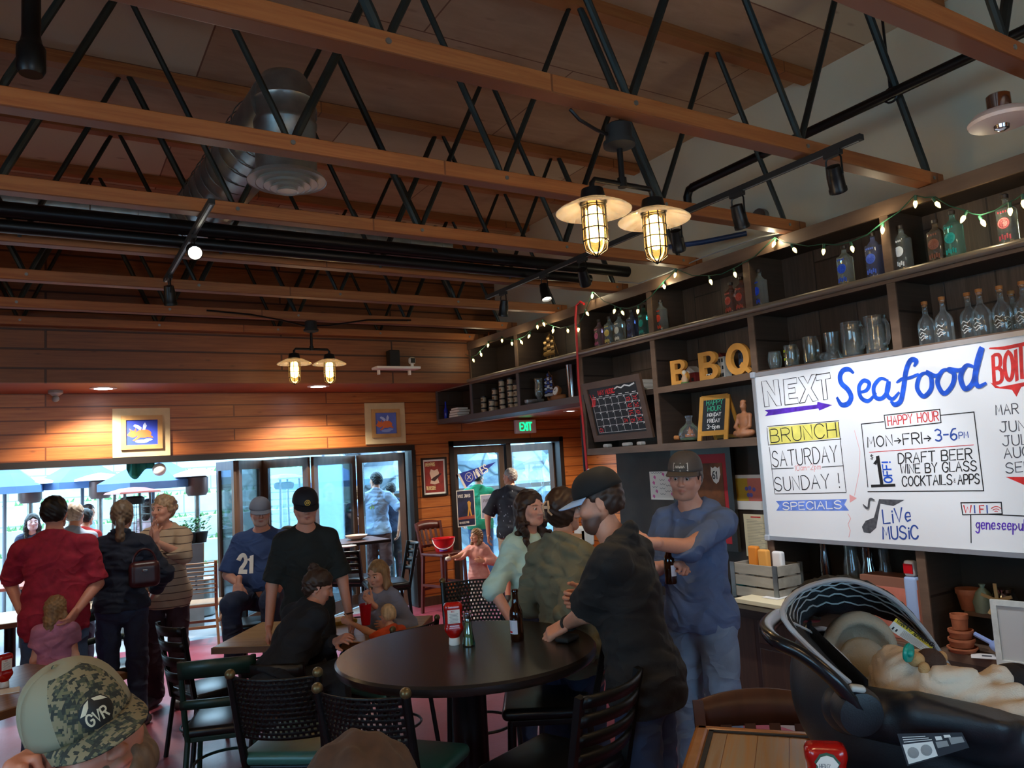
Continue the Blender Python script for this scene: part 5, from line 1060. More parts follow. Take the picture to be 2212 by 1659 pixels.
R_(m, [(CW*.55, CH_-.10), (CW*.60, CH_-.085), (CW*.66, CH_-.10), (CW*.72, CH_-.08), (CW*.80, CH_-.095), (CW*.88, CH_-.078)], .014)
part('chalk_lines', m, mat('chalk_white', '#cfd6cf', .8), cal, world=True)
m = M(); text(m, 'MAY MUSIC', CO, EX, cey, cnz, CW*.25, CH_-.135, .042, .009, th=.003)
rr = random.Random(3)
for i, j in ((5, 4), (6, 4), (5, 3), (6, 3), (5, 2), (6, 2), (4, 1), (5, 1), (6, 1), (0, 0)):
    for l in range(2):
        u = g0+(g1-g0)*(i+.14)/7; v = h0+(h1-h0)*(j+.55-.32*l)/5; R_(m, smooth2([(u+.011*k, v+rr.uniform(-.012, .012)) for k in range(6)]), .007)
for k in range(5): R_(m, smooth2([(.085+.016*k, CH_-.12-.05*abs(math.sin(k))), (.10+.012*k, CH_-.19), (.075+.012*k, CH_-.24)]), .009)
part('red_lettering', m, mat('chalk_red', '#e0393c', .7), cal, world=True)
# things around the calendar bay
for k in range(3):
    z = 2.457+.04*k; solo('paper_pack', M().rbox((4.86, at(1392, 840, 'x', 4.86)[1]+.01*k, z+.019), (.2, .17, .036), .004), mat('pack_white', '#d9d6ca', .6), ['bottom', 'middle', 'top'][k]+' one of the white paper packs stacked beside the calendar', 'paper', 'white paper packs')
solo('spray_bottle', M().lathe([(.022, 0), (.024, .08), (.012, .10), (.010, .13)], (4.72, at(1276, 960, 'x', 4.72)[1], 1.957), n=16), mat('pink_bottle', '#7a2f4a', .3), 'small dark pink bottle at the left end of the lower shelf', 'bottle', smooth=True)
for k, (px, w) in enumerate(((1312, .07), (1355, .09), (1385, .06))): solo('folded_cloth', M().rbox((4.70, at(px, 955, 'x', 4.70)[1], 1.957+.018), (.07, w, .034), .012), mat('cloth_grey', '#b9b4ac', .8), ['small pale folded cloth under the calendar at left', 'wider pale folded cloth under the middle of the calendar', 'pale folded cloth under the right corner of the calendar'][k], 'cloth')
solo('red_cord', M().tube([(4.61, at(x, y, 'x', 4.61)[1], at(x, y, 'x', 4.61)[2]) for x, y in ((1262, 657), (1254, 652), (1245, 660), (1243, 690), (1247, 760), (1250, 830), (1258, 900), (1263, 960), (1268, 1015), (1271, 1060))], .012, 8), mat('red_cord', '#c8282c', .4), 'red electrical cord hanging down the end of the shelving', 'cord', smooth=True)
solo('pole', M().cyl((4.64, at(1258, 930, 'x', 4.64)[1], 2.3), (4.64, at(1258, 930, 'x', 4.64)[1], 1.0), .016), BLACK, 'thin black pole beside the hanging red cord', 'pole', smooth=True)
# ------------------------------------------------------------------ left bays: ship, jars, books, glassware
GOLD = mat('ship_gold', '#8a6a35', .4, .5)
def shipmodel(x, px, pz, L, H, hullm, sailm, label, sails):
    y = at(px, pz, 'x', x)[1]; z = at(px, pz, 'x', x)[2]; z = 2.947 if z > 2.8 else 2.502; t = thing('model_ship', label, 'model', (x, y, z), 0)
    part('hull', M().prism([(-L*.5, .06), (-L*.42, .0), (L*.40, .0), (L*.5, .07), (L*.3, .045), (-L*.35, .045)], (.03, 0, 0), (0, 1, 0), (0, 0, 1), .06).xf(t=(-.03*0, 0, 0)), hullm, t)
    for k, yy in enumerate((-.26, .02, .28)):
        hh = H*(.85 if k != 1 else 1); part('mast', M().cyl((0, L*yy, .03), (0, L*yy, hh), .004, n=6), hullm, t)
        for j in range(sails):
            z0 = .075+(hh-.09)*j/sails; w = L*.30*(1-.5*j/sails); part('sail' if sails < 6 else 'sail_band', M().grid([[(-.012-.012*math.sin(pi*v/3), L*yy+u*w/2, z0+v/3*(hh-.1)/sails*.82) for u in (-1, 0, 1)] for v in range(4)]), sailm[j % len(sailm)], t)
    part('rigging', M().tube([(0, -L*.55, .07), (0, L*-.26, H*.8), (0, L*.02, H*.97), (0, L*.28, H*.8), (0, L*.62, .09)], .0022, 5), hullm, t); return t
shipmodel(4.80, 1190, 768, .26, .33, GOLD, [GOLD], 'brass skeleton model ship on the top shelf among the string lights', 3)
shipmodel(4.84, 1190, 868, .20, .36, mat('ship_wood', '#8a5228', .5), [mat('sail_white', '#cfd3d6', .5), mat('sail_blue', '#3d55a0', .5)], 'model ship with blue and white striped sails in the lower left bay', 6)
p = V3(4.74, at(1207, 862, 'x', 4.74)[1], 2.502); t = thing('clock', 'round-faced desk clock on a wooden boat-shaped base in front of the striped ship', 'clock', p)
part('base', M().rbox((0, 0, .03), (.07, .22, .06), .02), mat('ship_wood', '#8a5228', .5), t, smooth=True); part('case', M().lathe([(.055, -.02), (.06, 0), (.058, .02), (.05, .024)], (0, .02, .10), frame((-1, 0, .25)), n=28), mat('ship_wood', '#8a5228', .5), t, smooth=True); part('dial', M().lathe([(.046, .025), (.002, .026)], (0, .02, .10), frame((-1, 0, .25)), n=24), PAPER, t); part('hands', M().beam(V3(-.03, .02, .106), V3(-.035, .0, .125), .003, .002, (1, 0, 0)).beam(V3(-.03, .02, .106), V3(-.03, .045, .115), .003, .002, (1, 0, 0)), BLACK, t)
p = V3(4.78, at(1166, 875, 'x', 4.78)[1], 2.502); solo('hurricane_glass', M().lathe([(.05, 0), (.05, .008), (.012, .02), (.012, .05), (.045, .10), (.05, .15), (.042, .24), (.05, .29), (.047, .29), (.038, .24), (.045, .15), (.04, .11), (.004, .07)], p, n=24), CG, 'tall curvy hurricane glass in the lower left bay', 'glass', smooth=True)
solo('glass_dish', M().lathe([(.05, 0), (.11, .02), (.115, .05), (.11, .05), (.10, .025), (.004, .01)], (4.72, at(1155, 880, 'x', 4.72)[1], 2.502), n=26), CG, 'low glass dish beside the hurricane glass', 'dish', smooth=True)
solo('plastic_tube', M().lathe([(.05, 0), (.055, .35), (.06, .36), (.05, .36), (.045, .01)], (4.78, at(1238, 865, 'x', 4.78)[1], 2.502), n=24), glass('tube_plastic', '#b9b4c4', .15, .75), 'tall clear plastic tube at the right end of the lower left bay', 'tube', smooth=True)
JB = mat('jar_cream', '#b8a58a', .5, noise=30, var=.15); JL = mat('jar_lid', '#15171a', .4)
jar0 = None; cols = [(1046, 3, 4.80, 'leftmost column'), (1063, 2, 4.74, 'short front column'), (1071, 4, 4.84, 'second tall column from the left'), (1087, 5, 4.78, 'middle tall column'), (1105, 5, 4.78, 'second column from the right'), (1118, 4, 4.82, 'rightmost column')]
for px, n_, x, cn in cols:
    y = at(px, 890, 'x', x)[1]
    for k in range(n_):
        lb = 'cream jar with black lid, '+('top' if k == n_-1 else 'bottom' if k == 0 else ['', 'second', 'third', 'fourth'][k]+' up')+' in the '+cn
        pz = (x, y+.004*math.sin(k*3+px), 2.502+.0745*k)
        if jar0 is None:
            jar0 = thing('jar', lb, 'jar', pz, 0, 'stacked cream jars'); part('body', M().lathe([(.034, 0), (.037, .005), (.037, .05), (.034, .056)], n=20), JB, jar0, smooth=True); part('lid', M().lathe([(.038, .054), (.038, .073), (.034, .0744)], n=20), JL, jar0, smooth=True); part('label', M().grid([[(-.0378*math.cos(a), .0378*math.sin(a), z) for a in np.linspace(-.5, .5, 8)] for z in (.014, .04)]), mat('jar_label', '#7a5a3c', .6), jar0)
        else: copy_tree(jar0, pz, random.uniform(-.4, .4), lb, 'stacked cream jars')
for k, (c_, w, d_, lb) in enumerate((('#a8a297', .27, .2, 'bottom grey book of the stack in the far left bay'), ('#5a4636', .26, .19, 'brown book second from the bottom of the stack'), ('#b5aa98', .25, .18, 'pale book third in the stack'), ('#2b2b33', .22, .16, 'dark book on top of the stack in the far left bay'))):
    y = at(993, 900, 'x', 4.78)[1]; t = thing('book', lb, 'book', (4.78, y+.012*math.sin(k*2.), 2.502+.033*k), .06*math.sin(k*4), 'books in the far left bay'); part('cover', M().b2((-d_/2, -w/2, 0), (d_/2, w/2, .004)).b2((-d_/2, -w/2, .028), (d_/2, w/2, .032)).b2((d_/2-.004, -w/2, 0), (d_/2, w/2, .032)), mat('book'+c_, c_, .6), t); part('pages', M().b2((-d_/2+.006, -w/2+.005, .004), (d_/2-.005, w/2-.005, .028)), PAPER, t)
solo('blue_bottle', M().lathe([(.026, 0), (.03, .01), (.03, .12), (.014, .16), (.011, .22), (.014, .225), (.012, .24)], (4.71, at(964, 905, 'x', 4.71)[1], 2.502), n=20), mat('cobalt', '#1f2f9a', .15), 'cobalt blue bottle beside the book stack', 'bottle', smooth=True)
solo('wooden_box', M().rbox((4.78, at(998, 815, 'x', 4.78)[1], 2.947+.05), (.18, .27, .10), .004), mat('box_wood', '#4a3a2a', .6, noise=10), 'small brown wooden box on the top shelf at the far left', 'box')
solo('copper_ship_top', M().prism([(-.05, 0), (.05, 0), (.0, .10)], (4.8, at(1055, 722, 'x', 4.8)[1], 3.422), (0, 1, 0), (0, 0, 1), .01), mat('copper', '#b06a3a', .35, .8), 'small copper ornament on top of the shelving', 'ornament')
solo('white_adapter', M().rbox((4.70, at(955, 752, 'x', 4.7)[1], 3.44), (.06, .22, .035), .008), WHITE, 'white power adapter lying on the far end of the shelving', 'adapter')
# string lights
pts = [(958, 752), (962, 773), (982, 777), (1000, 770), (1020, 780), (1040, 767), (1055, 747), (1083, 737), (1107, 743), (1125, 741), (1143, 727), (1162, 707), (1173, 701), (1194, 715), (1228, 716), (1250, 712), (1265, 678), (1282, 640), (1328, 672), (1341, 676), (1380, 672), (1434, 620), (1458, 593), (1535, 608), (1586, 592), (1673, 526), (1715, 540), (1779, 541), (1838, 536), (1909, 496), (1977, 437), (2019, 440), (2086, 470), (2120, 480), (2180, 452), (2212, 436)]
sl = thing('string_lights', 'string of warm teardrop bulbs on green wire along the top of the shelving', 'lights', (4.62, 4, 3.3))
GW = mat('green_wire', '#1f4a36', .5); WB_ = mat('fairy_bulb', '#fff6d8', .15, emit=('#ffe48c', 3.2)); wire = []
for k, (px, py) in enumerate(pts):
    p = at(px, py-5, 'x', 4.615); p = V3(4.615+.01*math.sin(k*2.1), p[1], p[2]); wire.append(p+V3(0, 0, .03)); a = V3(.35*math.sin(k*1.7), .5*math.sin(k*2.6), -1); F = frame(a)
    b_ = part('bulb', M().lathe([(.005, .0), (.011, .010), (.0135, .021), (.010, .036), (.003, .050)], p, F, n=12), WB_, sl, smooth=True, world=True); part('socket', M().lathe([(.009, -.028), (.010, -.005), (.008, .004)], p, F, n=10), GW, b_, smooth=True, world=True)
    if k % 4 == 1: lamp('fairy_light', 'POINT', p+V3(-.04, 0, 0), 1.6, (1, .85, .55), .02)
w2 = []
for a, b in zip(wire[:-1], wire[1:]): w2 += [a, (a+b)/2-V3(0, 0, .03*min(1, np.linalg.norm(b-a)/.4))]
part('wire', M().tube(w2+[wire[-1]], .004, 5), GW, sl, smooth=True, world=True)
solo('grey_cable', M().tube([at(x, y, 'x', 4.64) for x, y in ((1335, 608), (1380, 612), (1440, 590), (1520, 555), (1640, 512), (1700, 500))], .006, 5), mat('grey_cable', '#8a8a86', .5), 'loose grey cable strung along the top of the shelving', 'cable', smooth=True)
# ------------------------------------------------------------------ seats
SEATB = mat('vinyl_black', '#15171a', .28); SEATG = mat('vinyl_green', '#2f5a50', .35, noise=9, var=.2); GREENW = mat('green_wood', '#14322b', .4); REDW = mat('red_wood', '#4f2018', .38, noise=10, var=.3); BRW = mat('brown_wood', '#4a2a1c', .4, noise=12, var=.3, stretch=(1, 1, .2)); TEAK = planks('teak_slats', 'x', .2, ('#8a6a4c', '#9a7a5a', '#765a40', '#4a3a2a'), length=.7, rough=.6, knots=.1)
def seat(name, label, loc, rz, style, sh=.76, bh=1.08, w=.41, d=.40, fm=BLACK, sm=SEATB, group=None):
    """chair or bar stool facing local +y; style: mesh, ladder, rail, slat, panel"""
    t = thing(name, label, 'chair' if sh < .6 else 'stool', loc, rz, group); hw, hd = w/2, d/2; r = .016
    if name == 'bar_stool' or name == 'dining_chair':
        part('seat', M().rbox((0, .01, sh-.025), (w+.02, d+.02, .055), .026, seg=4), sm, t, smooth=True)
        part('seat_frame', M().rbox((0, 0, sh-.065), (w-.02, d-.03, .03), .006), fm, t)
    else: part('seat', M().rbox((0, .01, sh-.018), (w+.01, d+.02, .036), .012), sm, t)
    for sx in (-1, 1):
        part('leg', M().tube([(sx*(hw-.02), hd-.02, sh-.06), (sx*(hw+.005), hd+.015, 0)], r, 8) if style != 'slat' else M().beam((sx*(hw-.02), hd-.02, sh-.03), (sx*hw, hd-.01, 0), .034, .034, (0, 1, 0)), fm, t)
        part('leg', M().tube([(sx*(hw-.02), -hd+.02, sh-.06), (sx*(hw+.005), -hd-.03, 0)], r, 8) if style != 'slat' else M().beam((sx*(hw-.02), -hd+.02, sh-.03), (sx*hw, -hd-.02, 0), .034, .034, (0, 1, 0)), fm, t)
        top = (sx*(hw-.005), -hd-.075, bh)
        part('back_post', M().tube([(sx*(hw-.02), -hd+.02, sh-.07), (sx*(hw-.012), -hd-.01, sh+.06), top], r*1.05, 10) if style in ('mesh', 'rail') else M().beam((sx*(hw-.018), -hd+.01, sh-.06), top, .034, .026, (0, 1, 0)), fm, t)
        if style == 'mesh': part('post_cap', M().ball(top, .021), mat('brass_cap', '#6a5a3c', .35, .6), t, smooth=True)
    z1 = .30 if sh > .6 else .20
    if style in ('mesh', 'ladder', 'rail'):
        k = hw+.0; part('foot_ring', M().tube([(k*math.cos(a)*.93, k*math.sin(a)*.98-.005, z1) for a in np.linspace(0, 2*pi, 28, endpoint=False)], .009, 6, closed=True), fm, t, smooth=True)
    else:
        for a, b in (((-hw, hd), (hw, hd)), ((-hw, -hd), (hw, -hd)), ((-hw, hd), (-hw, -hd)), ((hw, hd), (hw, -hd))): part('stretcher', M().beam((*a, z1+.06*(a[0] == b[0])), (*b, z1+.06*(a[0] == b[0])), .02, .03), fm, t)
    bx = lambda u, v, bow=.05: V3(u*(hw-.012), -hd-.005-.075*v-bow*(1-u*u), sh+.05+(bh-sh-.05)*v)
    if style == 'mesh':
        nu, nv = 33, 25; v0, v1 = .08, .96; q = M(); P = [[bx(-1+2*i/nu, v0+(v1-v0)*j/nv) for i in range(nu+1)] for j in range(nv+1)]
        q.v = [tuple(p) for r_ in P for p in r_]; q.f = [(j*(nu+1)+i, j*(nu+1)+i+1, (j+1)*(nu+1)+i+1, (j+1)*(nu+1)+i) for j in range(nv) for i in range(nu) if not (0 < j < nv-1 and 0 < i < nu-1 and j % 2 == 1 and (i+(j//2) % 2*1) % 2 == 1)]; q.mi = [0]*len(q.f)
        o = part('woven_back', q, fm, t, smooth=2); md = o.modifiers.new('thickness', 'SOLIDIFY'); md.thickness = .004
    elif style == 'ladder':
        for v in (.16, .42, .68, .93):
            q = M(); q.grid([[bx(-1+2*i/12, v+dv) for i in range(13)] for dv in (-.075, .075)]); o = part('back_slat', q, fm, t, smooth=2); md = o.modifiers.new('thickness', 'SOLIDIFY'); md.thickness = .014
    elif style == 'rail':
        for v, h_ in ((.86, .14), (.28, .07)):
            q = M(); q.grid([[bx(-1.06+2.12*i/12, v+dv, .06)+V3(0, 0, .015*(1-(i/6-1)**2)) for i in range(13)] for dv in (-h_, h_)]); o = part('back_rail', q, fm, t, smooth=2); md = o.modifiers.new('thickness', 'SOLIDIFY'); md.thickness = .02
    elif style == 'slat':      # crest rail and upright slats
        q = M(); q.grid([[bx(-1.08+2.16*i/12, v, .03)+V3(0, 0, .03*(1-(i/6-1)**2)*(v > .9)) for i in range(13)] for v in (.70, .98)]); o = part('crest_rail', q, fm, t, smooth=2); md = o.modifiers.new('thickness', 'SOLIDIFY'); md.thickness = .026
        for u in (-.6, -.2, .2, .6): part('back_slat', M().beam(bx(u, .02, .02), bx(u, .72, .03), .035, .012, (0, 1, 0)), fm, t)
        part('lower_rail', M().beam(bx(-1, .1, 0), bx(1, .1, 0), .02, .03), fm, t)
    elif style == 'panel':     # horizontal slatted garden chair
        for v in np.linspace(.18, .95, 8): part('back_slat', M().beam(bx(-1, v, 0), bx(1, v, 0), .012, .042, (0, 1, 0)), TEAK, t)
    return t
seat('bar_stool', 'black ladder-back bar stool nearest the viewer, pulled out beside the round table', (*(dep(1305, 1440, 2.78)[:2]+.25*V3(-math.sin(relang(dep(1305, 1440, 2.78), -123)), math.cos(relang(dep(1305, 1440, 2.78), -123)))), 0), relang(dep(1305, 1440, 2.78), -123), 'ladder', group='black ladder-back seats')
seat('bar_stool', 'black bar stool pushed under the round table behind the nearest one', (*at(1185, 1500, 'z', .76)[:2], 0), relang(at(1185, 1490, 'z', .76), -90), 'ladder', bh=1.04)
p = at(655, 1590, 'z', .76); seat('bar_stool', 'left one of two mesh-back bar stools in front of the round table', (p[0], p[1], 0), relang(p, 157), 'mesh', sm=SEATG, bh=1.10, w=.38)
p = at(868, 1640, 'z', .76); seat('bar_stool', 'right one of two mesh-back bar stools in front of the round table', (p[0], p[1], 0), relang(p, 150), 'mesh', sm=SEATG, bh=1.10, w=.38)
p = at(1035, 1395, 'z', .76); seat('bar_stool', 'mesh-back bar stool on the far side of the round table behind the ketchup', (p[0], p[1], 0), relang(p, 5), 'mesh', sm=SEATG, bh=1.13, w=.40)
E1 = unit(V3(.57, -.43)); E2 = V3(-E1[1], E1[0]); P0 = V3(.95, 5.60)
p = P0+E1*.98-E2*.10; seat('dining_chair', 'mesh-back chair in which the blond toddler sits, behind the round table', (1.98, 5.0, 0), relang((1.98, 5.0), -140), 'mesh', .46, .87, w=.40, sm=SEATG)
p = at(455, 1478, 'z', .46); seat('dining_chair', 'black ladder-back dining chair at the left end of the middle wooden table', (p[0], p[1], 0), relang(p, 115), 'ladder', .46, .92, w=.40)
p = at(490, 1545, 'z', .46); seat('dining_chair', 'dark green dining chair with one broad top rail in front of the middle table', (p[0], p[1], 0), relang(p, 170), 'rail', .46, .86, fm=GREENW, sm=SEATB)
p = dep(243, 1425, 6.1); seat('dining_chair', 'dark green dining chair behind the left wooden table', (p[0], p[1], 0), relang(p, 10), 'rail', .46, .86, fm=GREENW, sm=SEATB)
p = at(640, 1530, 'z', .46); WCH = V3(p[0], p[1], 0); seat('dining_chair', 'dark dining chair under the woman in black with a bun', (p[0], p[1], 0), relang(p, 150), 'rail', .46, .80, fm=BLACKWOOD, sm=SEATB)
p = at(572, 1285, 'z', .76); seat('bar_stool', 'black ladder-back bar stool standing empty in front of the man in the 21 jersey', (p[0], p[1], 0), relang(p, 175), 'ladder', group='black ladder-back seats')
p = at(768, 1245, 'z', .76); seat('bar_stool', 'black ladder-back bar stool at the high table with the white bowl', (p[0], p[1], 0), relang(p, 150), 'ladder', bh=1.06)
p = at(835, 1255, 'z', .76); seat('bar_stool', 'black bar stool behind the girl in grey, right of the high table', (p[0], p[1], 0), relang(p, -80), 'ladder', bh=1.12)
p = at(432, 1300, 'z', .46); seat('garden_chair', 'weathered slatted garden chair in the doorway, right of the woman in stripes', (p[0], p[1], 0), relang(p, 172), 'panel', .46, .95, w=.44, fm=mat('teak_frame', '#7a5c40', .6), sm=TEAK)
p = at(405, 1255, 'z', .46); seat('garden_chair', 'second garden chair out on the patio behind the first', (p[0], p[1], 0), relang(p, 0), 'panel', .46, .95, w=.44, fm=MATS['teak_frame'], sm=TEAK)
p = at(958, 1192, 'z', .76); RST = V3(p[0], min(p[1], 9.25), 0); seat('wooden_stool', 'tall dark red wooden stool with slatted back holding the red bucket', RST, relang(p, 42), 'slat', .76, 1.14, w=.42, fm=REDW, sm=REDW)
p = dep(1622, 1478, 2.5); seat('wooden_stool', 'brown wooden stool with a curved crest rail behind the small plank table', (p[0]-.12, p[1]-.2, 0), relang(p, 8), 'slat', .72, 1.06, w=.42, fm=BRW, sm=BRW)
# ------------------------------------------------------------------ tables
c = at(1008, 1400, 'z', 1.08); RT_ = V3(c[0], c[1], 0)
t = thing('round_table', 'black round bar-height table in the middle of the room', 'table', RT_)
TT = NB('table_black'); _n = TT.noise(TT.co(), 3, 5); TT.done(TT.mix(TT.ramp(_n, (.3, 0.), (.7, 1.)), '#1d1816', '#241d1a'), .27, bump=TT.noise(TT.co(), 160, 2), bstr=.01)
part('tabletop', M().lathe([(.52, 1.035), (.563, 1.038), (.572, 1.05), (.572, 1.07), (.563, 1.08), (.05, 1.08)], n=72), TT.m, t, smooth=True); part('pedestal', M().lathe([(.13, 1.03), (.09, 1.0), (.075, .96), (.075, .08), (.11, .05)], n=28), BLACK, t, smooth=True); part('base', M().lathe([(.30, 0), (.30, .02), (.11, .05)], n=36), BLACK, t, smooth=True)
BUTCHER = planks('butcher_block', 'x', .09, ('#8a684c', '#a17c5a', '#755640', '#4a3424'), gap='#5a4030', length=1.1, rough=.4, across='y', knots=.2, gapw=.004); BEDGE = mat('table_edge', '#6a4426', .5, noise=14, var=.3, stretch=(.2, 1, 1))
def slab(label, o, e1, e2, L1, L2, z, top, edge, th=.045, name='wooden_table', legs=True):
    """table with corner o, edges e1 (length L1) and e2 (L2)"""
    a = math.atan2(e1[1], e1[0]); c = V3(*o)+e1*L1/2+e2*L2/2; t = thing(name, label, 'table', (c[0], c[1], 0), a)
    part('tabletop', M().rbox((0, 0, z-th/2), (L1-.012, L2-.012, th), .006), top, t); part('edge_band', M().b2((-L1/2, -L2/2, z-th), (L1/2, -L2/2+.012, z-.004)).b2((-L1/2, L2/2-.012, z-th), (L1/2, L2/2, z-.004)).b2((-L1/2, -L2/2, z-th), (-L1/2+.012, L2/2, z-.004)).b2((L1/2-.012, -L2/2, z-th), (L1/2, L2/2, z-.004)), edge, t)
    part('column', M().cyl((0, 0, .04), (0, 0, z-th), .045, n=16), BLACK, t, smooth=True)
    for b in (0, 1): part('foot', M().rbox((0, 0, .02), ((L1*.7 if b else .07), (.07 if b else L2*.75), .04), .01), BLACK, t)
    return t
A_, B_, C_ = V3(.424, 5.326), V3(-.085, 6.109), V3(-.20, 4.90); e1 = unit(C_-A_); e2 = unit(B_-A_); e2 = unit(e2-e1*(e1@e2))
slab('wooden butcher-block table at left with a ketchup bottle on it', A_+e1*1.55, -e1, e2 if np.cross(-e1, e2) > 0 else e2, 1.55, .93, .76, BUTCHER, BEDGE)
slab('wooden table in the middle where the woman with a bun sits', P0, E1, E2, 1.35, .80, .76, planks('butcher_pale', 'x', .09, ('#a88a66', '#b89a74', '#94764f', '#4a3424'), gap='#7a5a3c', length=1.1, rough=.4, across='y', knots=.2, gapw=.004), BEDGE)
p = at(120, 1322, 'z', .76); slab('pale wooden table behind the man in the red shirt', (p[0]-1.1, p[1]-.3), V3(1., 0), V3(0, 1.), 1.5, .75, .76, mat('pale_table', '#c9bda8', .4, noise=4, var=.1), BEDGE)
p = at(745, 1172, 'z', 1.07); slab('high dark table with a white bowl by the folding doors', (p[0]-.35, p[1]-.15), V3(1., 0), V3(0, 1.), .85, .65, 1.07, mat('high_table', '#5a4440', .35, noise=4, var=.15), BLACKWOOD, .035)
q0, q1, q2 = at(1502, 1566, 'z', 1.07), at(1735, 1580, 'z', 1.07), at(1440, 1659, 'z', 1.07); e1 = unit((q1-q0)[:2]); e2 = V3(-e1[1], e1[0])*-1; 
PL = planks('plank_top', 'y', .085, ('#c08a50', '#a0784e', '#a8967c', '#5a3a22'), gap='#7a4e2a', length=1.6, rough=.22, across='x', knots=.25, gapw=.003); LP = np.linalg.norm((q1-q0)[:2])+.06
a = math.atan2(e1[1], e1[0]); c = q0[:2]+e1*LP/2+e2*.36; t = thing('plank_table', 'small glossy wooden plank table with a black inlaid border at the lower right', 'table', (c[0], c[1], 0), a)
part('tabletop', M().rbox((0, 0, 1.045), (LP-.075, .645, .05), .02), PL, t); fr = M()
for lo, hi in (((-LP/2, -.36), (-LP/2+.045, .36)), ((LP/2-.045, -.36), (LP/2, .36)), ((-LP/2, .32), (LP/2, .36)), ((-LP/2, -.36), (LP/2, -.32))): fr.rbox((*((V3(*lo)+V3(*hi))/2), 1.046), (hi[0]-lo[0], hi[1]-lo[1], .054), .012)
part('rim', fr, mat('rim_wood', '#a06a38', .25, noise=10, var=.2), t)
part('inlay', M().b2((-LP/2+.045, -.32, 1.071), (-LP/2+.058, .32, 1.0735)).b2((-LP/2+.045, .307, 1.071), (LP/2-.045, .32, 1.0735)), BLACKM, t); part('column', M().cyl((0, 0, .03), (0, 0, 1.02), .04, n=16), BLACK, t, smooth=True); part('base', M().lathe([(.24, 0), (.24, .02), (.05, .05)], n=30), BLACK, t, smooth=True)
p = dep(1930, 1760, 1.75); CT = thing('bar_table', 'dark bar table under the baby car seat at the lower right corner', 'table', (p[0]+.20, p[1]-.08, 0), -YAW)
part('tabletop', M().rbox((0, 0, 1.0), (.66, .74, .04), .015), BLACKWOOD, CT); part('column', M().cyl((0, 0, .03), (0, 0, .99), .045, n=16), BLACK, CT, smooth=True); part('base', M().lathe([(.28, 0), (.28, .02), (.05, .05)], n=30), BLACK, CT, smooth=True)
# ------------------------------------------------------------------ table things
def ketchup(p, rz, label, sc=1., heinz=True):
    t = thing('ketchup_bottle', label, 'ketchup', p, rz, 'red squeeze ketchup bottles'); KR = mat('ketchup_red', '#a8120c', .22, coat=.4)
    part('cap', M().lathe([(.024, 0), (.026, .004), (.024, .030), (.022, .032)], n=20).xf(sc=sc), WHITE, t, smooth=True)
    s = S(); s.rb((0, 0, .062), (.032, .020, .026), .016, k=.015).rb((0, 0, .072), (.043, .026, .018), .016, k=.012).rb((0, 0, .125), (.039, .024, .045), .018, k=.012).rb((0, 0, .168), (.043, .026, .020), .018, k=.012).cap((0, 0, .032), (0, 0, .05), .020, .026, k=.01)
    vs, fs = s.mesh(.004); o = bpy.data.objects.new('bottle_body', nmesh('bottle_body', vs*sc, fs, KR)); COL.objects.link(o); o.parent = t; MX[o.name] = MX[t.name]
    m = M(); y = -.0262
    if heinz == 2:
        out = [(-.022, .082), (.022, .082), (.030, .125), (.032, .132), (.024, .138), (.022, .150), (.026, .156), (.014, .172), (0, .176), (-.014, .172), (-.026, .156), (-.022, .150), (-.024, .138), (-.032, .132), (-.030, .125)]
        m.prism(out, (0, y, 0), (1, 0, 0), (0, 0, 1), .001, mi=0); m.prism([(a*.86, .128+(b-.128)*.88) for a, b in out], (0, y-.0008, 0), (1, 0, 0), (0, 0, 1), .001, mi=1)
        text(m, 'HEINZ', (0, y-.002, 0), (1, 0, 0), (0, 0, 1), (0, -1, 0), -.0165, .1445, .0085, .0013, asp=.55, mi=2, th=.0003); text(m, 'TOMATO', (0, y-.002, 0), (1, 0, 0), (0, 0, 1), (0, -1, 0), -.021, .124, .0085, .0012, asp=.52, mi=2, th=.0003); text(m, 'KETCHUP', (0, y-.002, 0), (1, 0, 0), (0, 0, 1), (0, -1, 0), -.019, .112, .007, .0011, asp=.48, mi=2, th=.0003)
        m.lathe([(.0045, 0), (.003, .001)], (.001, y-.002, .100), frame((0, -1, 0)), n=14, mi=3); m.prism([(-.013, .094), (-.010, .103), (-.008, .094)], (0, y-.002, 0), (1, 0, 0), (0, 0, 1), .0005, mi=4); m.prism([(.010, .100), (.016, .104), (.012, .097)], (0, y-.002, 0), (1, 0, 0), (0, 0, 1), .0005, mi=4)
    else:
        m.rbox((0, y+.0005, .128), (.056, .003, .060), .0012, mi=1); text(m, 'HEINZ', (0, y-.001, 0), (1, 0, 0), (0, 0, 1), (0, -1, 0), -.012, .147, .006, .0011, asp=.55, mi=3, th=.0004)
        for k in range(7): m.box((0, y-.0012, .139-.006*k), (.040-.006*(k % 2), .0004, .0018), mi=2)
    m.xf(sc=sc); part('label', m, [mat('label_green', '#3a5a4a', .4), mat('label_white', '#e6e2da', .4), mat('label_grey', '#7a7c80', .5), REDP, mat('leaf_green', '#3f7a3a', .5)], t)
    return t
cz = lambda px, py, z: at(px, py, 'z', z)
camrz = lambda p: math.atan2(p[1], p[0])-pi/2     # turn local -y to the viewer
p = cz(982, 1392, 1.08); ketchup(p, camrz(p)+.1, 'upside-down ketchup bottle with a pale back label on the round table')
p = cz(9, 1484, .76); ketchup(p, camrz(p)+.5, 'ketchup bottle at the left edge of the picture on the butcher-block table')
p = dep(1790, 1735, 1.66); KZ = 1.02; p = cz(1792, 1560+ (.2*1649/1.62), KZ); p = dep(1791, 1712, 1.62); p[2] = 1.075; ketchup((p[0], p[1], 1.0725), camrz(p)+.08, 'large ketchup bottle with a keystone label in the lower right foreground', heinz=2)
